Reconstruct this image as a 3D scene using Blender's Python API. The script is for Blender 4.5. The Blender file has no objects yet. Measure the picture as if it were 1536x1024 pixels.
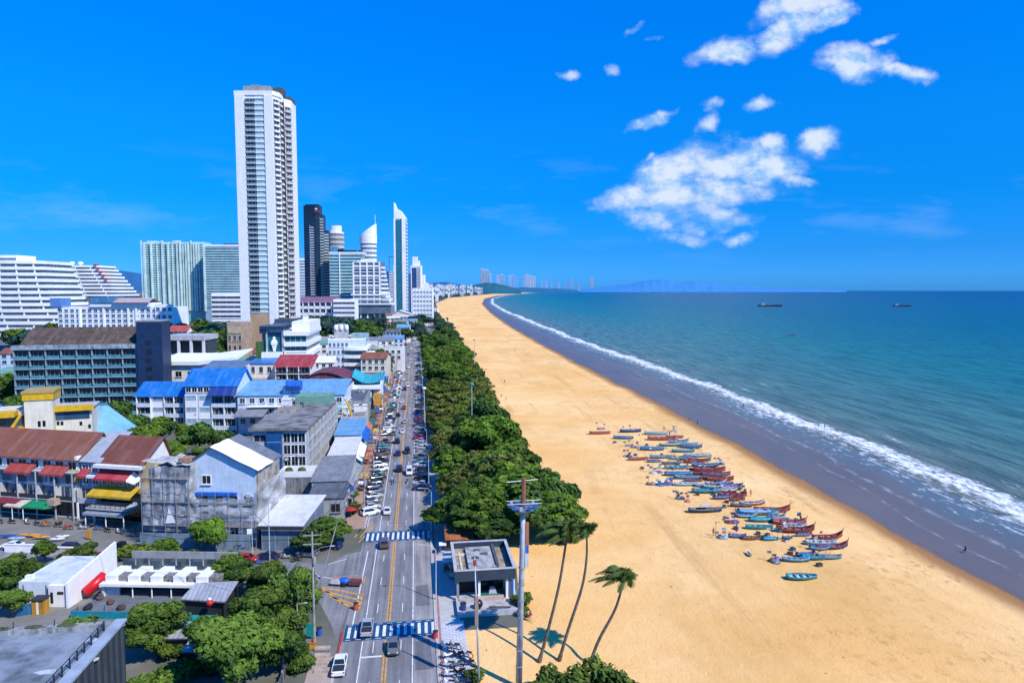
import bpy, math, random
import numpy as np
from mathutils import Vector
random.seed(7)
R = math.radians
S = bpy.context.scene
COL = S.collection
# ------------------------------------------------------------------ camera model
CAMH, YAW, PITCH, F = 52.0, R(8.0), R(4.3), 1024.0
FWD = Vector((math.sin(YAW)*math.cos(PITCH), math.cos(YAW)*math.cos(PITCH), -math.sin(PITCH)))
RGT = Vector((math.cos(YAW), -math.sin(YAW), 0))
UPV = RGT.cross(FWD)
FH = Vector((math.sin(YAW), math.cos(YAW), 0))
CAM = Vector((0, 0, CAMH))
def ray(x, y): return FWD + RGT*((x-768)/F) + UPV*((512-y)/F)
def G(x, y, z=0.0):                      # ground point under a picture position
    r = ray(x, y); return CAM + r*((z-CAMH)/r.z)
def at(x, y, d):                         # point at horizontal depth d
    r = ray(x, y); return CAM + r*(d/r.dot(FH))
def px(p):
    v = Vector(p)-CAM; k = v.dot(FWD)
    return 768+F*v.dot(RGT)/k, 512-F*v.dot(UPV)/k
def gd(y): return G(768, y).dot(FH)      # ground depth of a picture row
# ------------------------------------------------------------------ mesh builder
class MB:
    def __init__(s): s.v=[]; s.f=[]; s.m=[]; s.at=None
    def quad(s, pts, m=0):
        n=len(s.v); s.v += [tuple(p) for p in pts]; s.f.append(tuple(range(n,n+len(pts)))); s.m.append(m)
    def box(s, x0,x1,y0,y1,z0,z1, m=0):
        n=len(s.v)
        s.v += [(x0,y0,z0),(x1,y0,z0),(x1,y1,z0),(x0,y1,z0),(x0,y0,z1),(x1,y0,z1),(x1,y1,z1),(x0,y1,z1)]
        for q in ((3,2,1,0),(4,5,6,7),(0,1,5,4),(1,2,6,5),(2,3,7,6),(3,0,4,7)):
            s.f.append(tuple(n+i for i in q)); s.m.append(m)
        return s
    def prism(s, poly, z0, z1, m=0, mtop=None):
        n=len(s.v); k=len(poly)
        zt = z1 if isinstance(z1,(list,tuple)) else [z1]*k
        s.v += [(p[0],p[1],z0) for p in poly] + [(p[0],p[1],zt[i]) for i,p in enumerate(poly)]
        for i in range(k):
            j=(i+1)%k; s.f.append((n+i,n+j,n+k+j,n+k+i)); s.m.append(m)
        s.f.append(tuple(n+k+i for i in range(k))); s.m.append(m if mtop is None else mtop)
        s.f.append(tuple(n+k-1-i for i in range(k))); s.m.append(m)
        return s
    def rings(s, rings, m=0, cap=True, close=True):      # loft of equal-length rings
        n=len(s.v); k=len(rings[0])
        for r in rings: s.v += [tuple(p) for p in r]
        for a in range(len(rings)-1):
            for i in range(k if close else k-1):
                j=(i+1)%k; s.f.append((n+a*k+i,n+a*k+j,n+(a+1)*k+j,n+(a+1)*k+i)); s.m.append(m)
        if cap:
            s.f.append(tuple(n+k-1-i for i in range(k))); s.m.append(m)
            b=n+(len(rings)-1)*k; s.f.append(tuple(b+i for i in range(k))); s.m.append(m)
        return s
    def tube(s, pts, rad, n=6, m=0, cap=True):
        pts=[Vector(p) for p in pts]; rs=[]
        if not isinstance(rad,(list,tuple)): rad=[rad]*len(pts)
        d0=(pts[-1]-pts[0]); d0=(d0 if d0.length>1e-6 else pts[1]-pts[0]).normalized(); u=d0.cross(Vector((0,0,1)) if abs(d0.z)<.75 else Vector((0,1,0)))
        for i,p in enumerate(pts):
            t=(pts[min(i+1,len(pts)-1)]-pts[max(i-1,0)]).normalized()
            u=u-t*u.dot(t)
            if u.length<1e-4: u=t.cross(Vector((0,0,1)) if abs(t.z)<.9 else Vector((1,0,0)))
            u=u.normalized(); w=u.cross(t)
            rs.append([p+(u*math.cos(2*math.pi*k/n)+w*math.sin(2*math.pi*k/n))*rad[i] for k in range(n)])
        return s.rings(rs,m,cap)
    def cyl(s,x,y,z0,z1,r,n=10,m=0,r1=None): return s.tube([(x,y,z0),(x,y,z1)],[r,r if r1 is None else r1],n,m)
    def ell(s,c,r,nu=10,nv=6,m=0):
        rs=[]
        for i in range(1,nv):
            a=math.pi*i/nv
            rs.append([(c[0]+r[0]*math.sin(a)*math.cos(2*math.pi*k/nu),c[1]+r[1]*math.sin(a)*math.sin(2*math.pi*k/nu),c[2]-r[2]*math.cos(a)) for k in range(nu)])
        return s.rings(rs,m)
    def mesh(s, name, mats, smooth=False):
        me=bpy.data.meshes.new(name); me.from_pydata(s.v,[],s.f)
        for m in (mats if isinstance(mats,(list,tuple)) else [mats]): me.materials.append(m)
        if any(s.m): me.polygons.foreach_set('material_index', s.m)
        if smooth: me.polygons.foreach_set('use_smooth',[True]*len(s.f))
        if s.at is not None:
            a=me.attributes.new('shade','FLOAT','POINT'); a.data.foreach_set('value',s.at)
        me.update(); return me
    def obj(s, name, mats, parent=None, smooth=False): return link(name, s.mesh(name,mats,smooth), parent)
def link(name, data, parent=None, loc=None, rz=0):
    o=bpy.data.objects.new(name,data); COL.objects.link(o)
    if parent is not None: o.parent=parent
    if loc is not None: o.location=loc
    if rz: o.rotation_euler=(0,0,rz)
    return o
def tag(o,label,cat,group=None):
    if not 4<=len(label.split())<=16: print('LABEL',len(label.split()),label)
    o['label']=label; o['category']=cat
    if group: o['group']=group
    return o
def thing(name,label,cat,loc=(0,0,0),rz=0,group=None):
    o=link(name,None,None,loc,rz); o.empty_display_size=.5
    return tag(o,label,cat,group)
def struct(name,mb,m,kind='structure'):
    o=mb.obj(name,m) if isinstance(mb,MB) else link(name,mb); o['kind']=kind; return o
KIDS={}
def dup(t,loc,rz,label,group=None,scale=None):
    r=t.copy(); COL.objects.link(r); r.location=loc; r.rotation_euler=(0,0,rz); r['label']=label
    if group: r['group']=group
    if scale is not None: r.scale=scale if isinstance(scale,(tuple,list)) else (scale,)*3
    ch=KIDS.get(t.name)
    if ch is None: ch=KIDS[t.name]=list(t.children)
    for c in ch:
        d=c.copy(); COL.objects.link(d); d.parent=r
        gc=KIDS.get(c.name)
        if gc is None: gc=KIDS[c.name]=list(c.children)
        for g in gc:
            e=g.copy(); COL.objects.link(e); e.parent=d
    return r
ORD='first second third fourth fifth sixth seventh eighth ninth tenth eleventh twelfth thirteenth fourteenth fifteenth sixteenth seventeenth eighteenth nineteenth'.split()
TENS=['','','twent','thirt','fort','fift','sixt','sevent','eight','ninet']
CARD='one two three four five six seven eight nine'.split()
def nth(i):                                # 0-based ordinal in words
    i+=1
    if i<20: return ORD[i-1]
    if i>=100: return 'hundred and '+nth(i-101) if i>100 else 'hundredth'
    t,u=divmod(i,10)
    return TENS[t]+('ieth' if u==0 else 'y '+ORD[u-1])
# ------------------------------------------------------------------ materials
def lin(c): return tuple((x/12.92 if x<=.04045 else ((x+.055)/1.055)**2.4) for x in c)
class NT:
    def __init__(s,name):
        s.mat=bpy.data.materials.new(name); s.mat.use_nodes=True; s.t=s.mat.node_tree; s.t.nodes.clear()
        s.out=s.n('ShaderNodeOutputMaterial')
    def n(s,typ,**kw):
        x=s.t.nodes.new(typ)
        for k,v in kw.items(): setattr(x,k,v)
        return x
    def l(s,a,b): s.t.links.new(a,b)
    def val(s,node,name,v):
        i=node.inputs[name]
        if hasattr(v,'is_output') or isinstance(v,bpy.types.NodeSocket): s.l(v,i)
        else: i.default_value=(v[0],v[1],v[2],1) if isinstance(v,(tuple,list)) and len(v)==3 and i.type=='RGBA' else v
    def coord(s,kind='Object'): return s.n('ShaderNodeTexCoord').outputs[kind]
    def pos(s): return s.n('ShaderNodeNewGeometry').outputs['Position']
    def mapping(s,v,scale=(1,1,1),rot=(0,0,0)):
        m=s.n('ShaderNodeMapping'); s.l(v,m.inputs['Vector']); m.inputs['Scale'].default_value=scale; m.inputs['Rotation'].default_value=rot; return m.outputs[0]
    def noise(s,v,scale=1,detail=4,rough=.55,out='Fac'):
        x=s.n('ShaderNodeTexNoise'); s.l(v,x.inputs['Vector']); x.inputs['Scale'].default_value=scale; x.inputs['Detail'].default_value=detail; x.inputs['Roughness'].default_value=rough; return x.outputs[out]
    def math(s,op,a,b=None,c=None,clamp=False):
        x=s.n('ShaderNodeMath',operation=op); x.use_clamp=clamp
        for i,v in enumerate((a,b,c)):
            if v is None: continue
            if isinstance(v,bpy.types.NodeSocket): s.l(v,x.inputs[i])
            else: x.inputs[i].default_value=v
        return x.outputs[0]
    def ramp(s,fac,stops,interp='LINEAR'):
        x=s.n('ShaderNodeValToRGB'); s.l(fac,x.inputs[0]); e=x.color_ramp.elements; x.color_ramp.interpolation=interp
        while len(e)<len(stops): e.new(.5)
        for i,(p,c) in enumerate(stops):
            e[i].position=p; e[i].color=(c,c,c,1) if isinstance(c,(int,float)) else (c[0],c[1],c[2],1)
        return x.outputs[0]
    def mix(s,fac,a,b,mode='MIX'):
        x=s.n('ShaderNodeMix',data_type='RGBA',blend_type=mode)
        for i,v in ((0,fac),(6,a),(7,b)):
            if isinstance(v,bpy.types.NodeSocket): s.l(v,x.inputs[i])
            elif i==0: x.inputs[0].default_value=v
            else: x.inputs[i].default_value=(v[0],v[1],v[2],1)
        return x.outputs[2]
    def mr(s,v,a,b,c=0,d=1,smooth=False):
        x=s.n('ShaderNodeMapRange'); s.l(v,x.inputs[0])
        if smooth: x.interpolation_type='SMOOTHSTEP'
        for i,k in enumerate((a,b,c,d)): x.inputs[i+1].default_value=k
        return x.outputs[0]
    def bump(s,h,strength=.3,dist=.1):
        x=s.n('ShaderNodeBump'); s.l(h,x.inputs['Height']); x.inputs['Strength'].default_value=strength; x.inputs['Distance'].default_value=dist; return x.outputs[0]
    def bsdf(s,color,rough=.6,metal=0,normal=None,spec=.5,**kw):
        b=s.n('ShaderNodeBsdfPrincipled'); s.val(b,'Base Color',color); s.val(b,'Roughness',rough); b.inputs['Metallic'].default_value=metal
        s.val(b,'Specular IOR Level',spec)
        if normal is not None: s.l(normal,b.inputs['Normal'])
        for k,v in kw.items(): s.val(b,k,v)
        s.l(b.outputs[0],s.out.inputs[0]); return b
def haze_mix(c,a):  # blends aerial haze into a base colour, a sets how much
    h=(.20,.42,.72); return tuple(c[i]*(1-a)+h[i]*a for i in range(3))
_M={}
def paint(c,rough=.6,dirt=.12,scale=.6,streak=True,metal=0,bump=0,spec=.4):     # c linear
    k=('p',tuple(round(x,3) for x in c),rough,dirt,scale,streak,metal,bump)
    if k in _M: return _M[k]
    t=NT('paint'); v=t.pos()
    a=t.noise(v,scale,5,.65)
    if streak:
        b=t.noise(t.mapping(v,(2.2,2.2,.12)),1.0,4,.6); a=t.math('ADD',t.math('MULTIPLY',a,.55),t.math('MULTIPLY',b,.45))
    dk=tuple(x*(1-dirt*3.2)*y for x,y in zip(c,(1,.97,.93))); dk=tuple(max(0,x) for x in dk)
    col=t.mix(t.mr(a,.33,.58),dk,c)
    t.bsdf(col,rough,metal,t.bump(a,bump,.1) if bump else None,spec); _M[k]=t.mat; return t.mat
def glass(c,rough=.12,var=.5,scale=.35,spec=.6):
    k=('g',tuple(round(x,3) for x in c),rough,var,scale)
    if k in _M: return _M[k]
    t=NT('window_glass'); oi=t.n('ShaderNodeObjectInfo').outputs['Random']
    w=t.n('ShaderNodeTexWhiteNoise'); w.noise_dimensions='3D'
    sn=t.n('ShaderNodeVectorMath',operation='SNAP'); t.l(t.pos(),sn.inputs[0]); sn.inputs[1].default_value=(1.7,1.7,3.3); t.l(sn.outputs[0],w.inputs['Vector'])
    r=t.math('ADD',t.math('MULTIPLY',oi,.4),t.math('MULTIPLY',w.outputs['Value'],.6))
    col=t.mix(r,tuple(x*(1-var) for x in c),tuple(min(1,x*(1+var)) for x in c))
    t.bsdf(col,rough,0,None,spec); _M[k]=t.mat; return t.mat
def plain(c,rough=.5,metal=0,spec=.5):
    k=('s',tuple(round(x,3) for x in c),rough,metal)
    if k in _M: return _M[k]
    t=NT('coat'); oi=t.n('ShaderNodeObjectInfo').outputs['Random']
    n=t.noise(t.coord(),2.5,3); f=t.math('ADD',t.math('MULTIPLY',oi,.5),t.math('MULTIPLY',n,.5))
    t.bsdf(t.mix(f,tuple(x*.8 for x in c),tuple(min(1,x*1.12) for x in c)),rough,metal,None,spec); _M[k]=t.mat; return t.mat
def roofmat(c,kind='sheet',rough=.55,axis='x',pitch=.6,dirt=.18):
    k=('r',tuple(round(x,3) for x in c),kind,axis,pitch)
    if k in _M: return _M[k]
    t=NT('roof_'+kind); v=t.coord()
    n=t.noise(v,.35,6,.7); n2=t.noise(t.mapping(v,(1.5,.25,1) if axis=='x' else (.25,1.5,1)),1.3,3)
    w=t.n('ShaderNodeTexWave',wave_type='BANDS',bands_direction='X' if axis=='x' else 'Y'); t.l(v,w.inputs['Vector']); w.inputs['Scale'].default_value=.5/pitch*.63; w.inputs['Distortion'].default_value=.15
    h=w.outputs['Fac']
    f=t.math('ADD',t.math('MULTIPLY',n,.6),t.math('MULTIPLY',n2,.4))
    col=t.mix(t.mr(f,.33,.66),tuple(x*(1-dirt*2.6) for x in c),c)
    sn=t.n('ShaderNodeVectorMath',operation='SNAP'); t.l(v,sn.inputs[0]); sn.inputs[1].default_value=(1.05,3.1,50) if axis=='x' else (3.1,1.05,50)
    wn=t.n('ShaderNodeTexWhiteNoise'); wn.noise_dimensions='3D'; t.l(sn.outputs[0],wn.inputs['Vector'])
    col=t.mix(t.mr(wn.outputs['Value'],.55,1,0,.38),col,tuple(min(1,x*.75+.12) for x in c)); col=t.mix(t.mr(wn.outputs['Value'],.12,.0,0,.5),col,tuple(x*.6+.03 for x in c))
    ru=t.noise(v,.9,6,.75); col=t.mix(t.mr(ru,.60,.74,0,.5),col,(.16,.09,.055))
    col=t.mix(t.math('MULTIPLY',h,.2),col,tuple(x*.45 for x in c))
    if kind=='tile':
        w2=t.n('ShaderNodeTexWave',wave_type='BANDS',bands_direction='Z'); t.l(v,w2.inputs['Vector']); w2.inputs['Scale'].default_value=.9; w2.inputs['Distortion'].default_value=.4
        col=t.mix(t.math('MULTIPLY',w2.outputs['Fac'],.3),col,tuple(x*.4 for x in c))
    t.bsdf(col,rough,0,t.bump(h,.5,.08),.4); _M[k]=t.mat; return t.mat
WHITE=(.86,.86,.85); OFFW=(.70,.69,.66); CREAM=(.72,.66,.52); GREY=(.33,.34,.35); LGREY=(.5,.51,.52); DGREY=(.09,.10,.11); CONC=(.36,.35,.33); LBLUE=(.55,.66,.78)
DARKG=(.012,.018,.025); BLUEG=(.03,.08,.13); TEALG=(.05,.17,.19); PALEG=(.28,.44,.44)
# ------------------------------------------------------------------ world, sun, camera
SUNDIR=Vector((.54,-.59,.0)).normalized()*math.cos(R(46))+Vector((0,0,math.sin(R(46))))
def build_world():
    w=bpy.data.worlds.new('World'); S.world=w; w.use_nodes=True; t=w.node_tree; t.nodes.clear()
    class W(NT):
        def __init__(s): s.t=t; s.out=t.nodes.new('ShaderNodeOutputWorld')
    q=W()
    sky=q.n('ShaderNodeTexSky'); sky.sky_type='NISHITA'; sky.sun_disc=False
    sky.sun_elevation=math.asin(SUNDIR.z); sky.sun_rotation=math.atan2(SUNDIR.x,SUNDIR.y)
    sky.altitude=0; sky.air_density=1.0; sky.dust_density=.35; sky.ozone_density=4.0
    # deep saturated blue: a little contrast on the sky colour, flattened a bit towards the horizon
    hs=q.n('ShaderNodeHueSaturation'); q.l(sky.outputs[0],hs.inputs['Color']); hs.inputs['Saturation'].default_value=SKY_SAT; hs.inputs['Value'].default_value=1.0; hs.inputs['Hue'].default_value=SKY_HUE
    d=q.coord('Generated'); xyz=q.n('ShaderNodeSeparateXYZ'); q.l(d,xyz.inputs[0])
    tint=q.ramp(q.mr(xyz.outputs['Z'],-.02,.55),SKY_TINT)
    base=q.mix(1.0,hs.outputs[0],tint,'MULTIPLY')
    # clouds: fixed world directions, gnomonic plane about north-north-east
    def dot(vec):
        x=q.n('ShaderNodeVectorMath',operation='DOT_PRODUCT'); q.l(d,x.inputs[0]); x.inputs[1].default_value=vec; return x.outputs['Value']
    fw=dot(tuple(FH)); u=q.math('DIVIDE',dot(tuple(RGT)),q.math('MAXIMUM',fw,.05)); v=q.math('DIVIDE',xyz.outputs['Z'],q.math('MAXIMUM',fw,.05))
    cv=q.n('ShaderNodeCombineXYZ'); q.l(u,cv.inputs[0]); q.l(v,cv.inputs[1])
    wob=q.noise(cv.outputs[0],9,6,.6,'Color')
    vm=q.n('ShaderNodeVectorMath',operation='MULTIPLY_ADD'); q.l(wob,vm.inputs[0]); vm.inputs[1].default_value=(.075,.06,0); vm.inputs[2].default_value=(-.0375,-.03,0)
    ad=q.n('ShaderNodeVectorMath',operation='ADD'); q.l(cv.outputs[0],ad.inputs[0]); q.l(vm.outputs[0],ad.inputs[1]); P=ad.outputs[0]
    tot=None
    for (x,y,rx,ry,ang,dens) in CLOUDS:
        r=ray(x,y); k=r.dot(FH); cu,cvv=r.dot(RGT)/k, r.z/k
        mp=q.n('ShaderNodeMapping',vector_type='TEXTURE'); q.l(P,mp.inputs['Vector']); mp.inputs['Location'].default_value=(cu,cvv,0); mp.inputs['Rotation'].default_value=(0,0,R(ang)); mp.inputs['Scale'].default_value=(rx/F,ry/F,1)
        ln=q.n('ShaderNodeVectorMath',operation='LENGTH'); q.l(mp.outputs[0],ln.inputs[0])
        m=q.math('MULTIPLY',q.mr(ln.outputs['Value'],1.25,.15,0,1,True),dens)
        tot=m if tot is None else q.math('MAXIMUM',tot,m)
    tex=q.noise(q.mapping(cv.outputs[0],(1,1.5,1)),16,9,.62)
    body=q.math('ADD',tot,q.math('MULTIPLY',q.math('SUBTRACT',tex,.5),1.35))
    dens=q.math('MULTIPLY',q.mr(body,.22,.98,0,1,True),q.mr(tot,.0,.28,0,1,True))
    fine=q.noise(q.mapping(cv.outputs[0],(1,1.3,1)),34,7,.6)
    mo=q.n('ShaderNodeVectorMath',operation='ADD'); q.l(cv.outputs[0],mo.inputs[0]); mo.inputs[1].default_value=(.006,.016,0)
    tex2=q.noise(q.mapping(mo.outputs[0],(1,1.5,1)),16,9,.62); lit=q.math('MULTIPLY',q.math('SUBTRACT',tex,tex2),2.2)
    ccol=q.ramp(q.math('ADD',lit,q.math('ADD',q.math('MULTIPLY',fine,.8),q.math('MULTIPLY',tot,.32))),[(.36,CLD0),(.80,CLD1)])
    wisp=q.math('MULTIPLY',q.mr(q.noise(q.mapping(cv.outputs[0],(1.2,5,1)),3.2,6,.6),.52,.8),q.mr(v,.02,.12,.0,1))
    wisp=q.math('MULTIPLY',wisp,q.mr(v,.22,.10,0,.22))
    base=q.mix(wisp,base,CLD1)
    allc=q.mix(q.math('MULTIPLY',dens,.93),base,ccol)
    bg=q.n('ShaderNodeBackground'); q.l(allc,bg.inputs[0]); bg.inputs['Strength'].default_value=SKY_STR
    q.l(bg.outputs[0],q.out.inputs[0])
SKY_STR=.1; SKY_SAT=1.35; SKY_HUE=.5
SKY_TINT=[(.03,(.12,.66,2.3)),(.07,(.11,.66,2.2)),(.13,(.07,.58,1.68)),(.264,(.02,.78,1.62)),(.43,(.03,1.1,1.92)),(.58,(.0,1.3,2.25)),(.72,(0,1.48,2.55)),(1,(0,1.6,2.7))]
CLD0=(3.0,5.8,9.8); CLD1=(7.6,8.6,10)
CLOUDS=[(1180,50,70,30,22,1),(1085,75,70,28,8,1),(1240,30,60,22,28,.85),(1195,10,90,30,15,.9),
 (1285,95,75,34,-12,1),(1350,112,60,15,-3,.8),(1325,62,26,10,10,.7),
 (1232,208,44,30,20,1),(975,178,48,15,22,.85),(1062,160,30,16,0,.7),(1062,184,26,18,60,.6),(1140,164,36,16,12,.8),
 (856,108,22,14,0,.85),(920,95,18,11,0,.7),(955,42,18,9,25,.6),(984,62,16,8,0,.55),(982,228,12,8,30,.5),
 (1010,258,110,42,22,.95),(1095,248,90,34,8,.95),(1150,262,78,34,4,1),(1162,222,32,26,40,.9),(1190,276,40,14,-4,.8),(940,296,72,30,14,.95),(1010,290,120,40,6,.85),(1090,290,110,36,4,.85),(1000,322,130,34,4,.66),(1060,332,110,26,4,.6),(1110,358,40,14,4,.6),(1030,356,120,18,0,.45)]
build_world()
sun=bpy.data.lights.new('sun','SUN'); sun.energy=5.0; sun.angle=R(.5); sun.color=(1,.95,.86)
so=link('sun',sun); so.rotation_euler=(-SUNDIR).to_track_quat('-Z','Y').to_euler(); so.location=(100,-100,200)
cam=bpy.data.cameras.new('camera'); co=link('camera',cam); co.location=CAM; cam.sensor_width=36; cam.lens=24*F/1024; cam.clip_start=1; cam.clip_end=120000
co.rotation_euler=(R(90)-PITCH,0,-YAW); S.camera=co
S.view_settings.view_transform='Standard'; S.view_settings.look='None'; S.view_settings.exposure=0
S.cycles.max_bounces=6; S.cycles.diffuse_bounces=3; S.cycles.glossy_bounces=3; S.cycles.transparent_max_bounces=8; S.cycles.caustics_reflective=False; S.cycles.caustics_refractive=False
try: S.cycles.use_denoising=True
except Exception: pass
# ------------------------------------------------------------------ shore lines (picture -> ground)
LB=[(1650,965),(1536,905),(1400,830),(1300,775),(1200,720),(1100,665),(1000,612),(900,562),(830,526),(770,492),(738,470),(724,456),(727,448),(745,443.5),(790,439.5),(830,437.6),(870,436.6),(930,436.2)]
LC=[(1650,818),(1536,772),(1450,735),(1350,690),(1250,650),(1150,612),(1050,575),(950,540),(870,512),(800,484),(756,466),(738,455),(738,448),(757,443.1),(795,439.2),(834,437.4),(874,436.5),(934,436.1)]
LA=[(640,1100),(684,1010),(690,945),(776,940),(779,905),(775,850),(745,800),(735,740),(722,690),(708,640),(696,600),(686,560),(676,520),(668,490),(657,465),(654,455),(672,447),(735,441),(780,438.2),(826,436.9),(866,436.3),(926,436.1)]
def gl(L): return np.array([tuple(G(x,y))[:2] for x,y in L])
PB,PC,PA=gl(LB),gl(LC),gl(LA)
PB=np.vstack([PB[0]+(PB[0]-PB[1])*8,PB]); PC=np.vstack([PC[0]+(PC[0]-PC[1])*8,PC]); PA=np.vstack([[PA[0][0],-80],PA])
def sdist(P,L):      # signed distance to polyline, positive to its right-hand (sea) side; also along-line coordinate
    best=np.full(len(P),1e18); sg=np.zeros(len(P)); al=np.zeros(len(P)); acc=0
    for a,b in zip(L[:-1],L[1:]):
        e=b-a; n=np.hypot(*e); t=np.clip(((P-a)@e)/n**2,0,1); q=P-(a+t[:,None]*e); d=np.hypot(q[:,0],q[:,1])
        k=d<best-1e-6; best=np.where(k,d,best); s=(e[1]*(P[:,0]-a[0])-e[0]*(P[:,1]-a[1])); sg=np.where(k,np.sign(s),sg); al=np.where(k,acc+t*n,al); acc+=n
    return best*np.where(sg==0,1,sg),al
def polar(a0,a1,na,r0,r1,nr):
    an=np.linspace(R(a0),R(a1),na); rr=np.concatenate([np.geomspace(r0,r1,nr)])
    A,Q=np.meshgrid(an,rr); X=Q*np.sin(A+YAW); Y=Q*np.cos(A+YAW)
    i=np.arange(na*nr).reshape(nr,na); fs=np.stack([i[:-1,:-1],i[:-1,1:],i[1:,1:],i[1:,:-1]],-1).reshape(-1,4)[:,::-1]
    return np.stack([X.ravel(),Y.ravel()],1),fs
def sheet(name,P,Z,fs,mat,attrs,keep,smooth=True,kind='structure',every=False):
    fs=fs[keep[fs].all(1) if every else keep[fs].any(1)]; used=np.unique(fs); mp=np.zeros(len(P),int); mp[used]=np.arange(len(used))
    me=bpy.data.meshes.new(name); V=np.column_stack([P,Z])[used]
    me.from_pydata(V.tolist(),[],mp[fs].tolist()); me.materials.append(mat)
    for k,v in attrs.items():
        a=me.attributes.new(k,'FLOAT','POINT'); a.data.foreach_set('value',v[used].astype(np.float32))
    if smooth: me.polygons.foreach_set('use_smooth',[True]*len(me.polygons))
    me.update(); return struct(name,me,mat,kind)
GP,GF=polar(-62,62,420,55,60000,330)
dB,_=sdist(GP,PB); dC,aC=sdist(GP,PC); dA,_=sdist(GP,PA)
tt=np.where(dB<=0,0,np.where(dC>0,1+dC/60,dB/np.maximum(dB-dC,1e-3))); 
def foam_nodes(t):
    at=lambda n: t.n('ShaderNodeAttribute',attribute_name=n).outputs['Fac']
    d,a,e=at('shore'),at('along'),at('edge')
    cx=t.n('ShaderNodeCombineXYZ'); t.l(d,cx.inputs[0]); t.l(a,cx.inputs[1])
    P=cx.outputs[0]
    n1=t.noise(t.mapping(P,(.05,.022,1)),1,5,.6); n2=t.noise(t.mapping(P,(.55,.22,1)),1,6,.7); n3=t.noise(t.mapping(P,(.012,.006,1)),1,3,.5)
    dd=t.math('ADD',d,t.math('MULTIPLY',t.math('SUBTRACT',n1,.5),26)); dd=t.math('ADD',dd,t.math('MULTIPLY',t.math('SUBTRACT',n3,.5),16))
    core=t.ramp(t.mr(dd,-30,16),[(0,0),(.22,.12),(.42,.34),(.58,.52),(.70,.90),(.80,.70),(.86,.2),(.92,0)])
    f=t.mr(t.math('ADD',core,t.math('MULTIPLY',t.math('SUBTRACT',n2,.5),2.3)),.44,.86)
    f=t.math('MULTIPLY',f,t.mr(core,0,.12))
    # thin swash lines left on the wet sand
    def line(off,w,amp,ns,s):
        nn=t.noise(t.mapping(P,(.004,ns,1)),1,3,.5); x=t.math('ADD',t.math('ADD',d,off),t.math('MULTIPLY',t.math('SUBTRACT',nn,.5),amp))
        return t.math('MULTIPLY',t.math('MULTIPLY',t.mr(t.math('ABSOLUTE',x),w,0),s),t.mr(n2,.46,.62))
    wv=t.math('MULTIPLY',line(-17,2.0,22,.02,.9),t.mr(n1,.5,.6)); wv2=t.math('MULTIPLY',line(-38,1.6,34,.012,.7),t.mr(n1,.56,.64)); f=t.math('MAXIMUM',f,t.math('MAXIMUM',wv,wv2))
    for L in (line(27,.55,20,.011,.30),line(20,1.3,13,.018,.34)): f=t.math('MAXIMUM',f,L)
    # small white caps further out
    caps=t.noise(t.mapping(P,(.16,.045,1)),1,6,.75)
    f2=t.math('MULTIPLY',t.mr(caps,.66,.73),t.mr(d,15,60)); f2=t.math('MULTIPLY',f2,t.mr(d,900,300,0,.55))
    return d,a,e,P,n1,n2,t.math('MAXIMUM',f,f2)
def sea_mat():
    t=NT('sea_water'); d,a,e,P,n1,n2,f=foam_nodes(t)
    n4=t.noise(t.mapping(P,(.006,.002,1)),1,4,.55)
    dep=t.math('ADD',d,t.math('MULTIPLY',t.math('SUBTRACT',n4,.5),150))
    x=t.math('LOGARITHM',t.math('MAXIMUM',t.math('ADD',dep,18),1),10)
    c=t.ramp(t.mr(x,1.1,3.6),[(0,SEA0),(.28,SEA1),(.5,SEA2),(.68,SEA3),(1,SEA4)])
    sw=t.noise(t.mapping(P,(.17,.022,1)),1,5,.65); c=t.mix(t.mr(sw,.42,.60,0,.85),c,t.mix(.6,c,(.008,.04,.04)))
    lt=t.noise(t.mapping(P,(.4,.07,1)),1,4,.7); c=t.mix(t.mr(lt,.52,.78,0,.34),c,(.2,.36,.36))
    c=t.mix(f,c,(.82,.85,.88))
    w1=t.noise(t.mapping(P,(.28,.05,1)),1,6,.62); w2=t.noise(t.pos(),.9,3,.6)
    h=t.math('ADD',t.math('MULTIPLY',w1,1.0),t.math('MULTIPLY',w2,.12)); h=t.math('ADD',h,t.math('MULTIPLY',f,.15))
    ro=t.math('ADD',t.math('MULTIPLY',f,.5),.30)
    t.bsdf(c,ro,0,t.bump(h,1.0,2.2),.06); return t.mat
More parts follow.
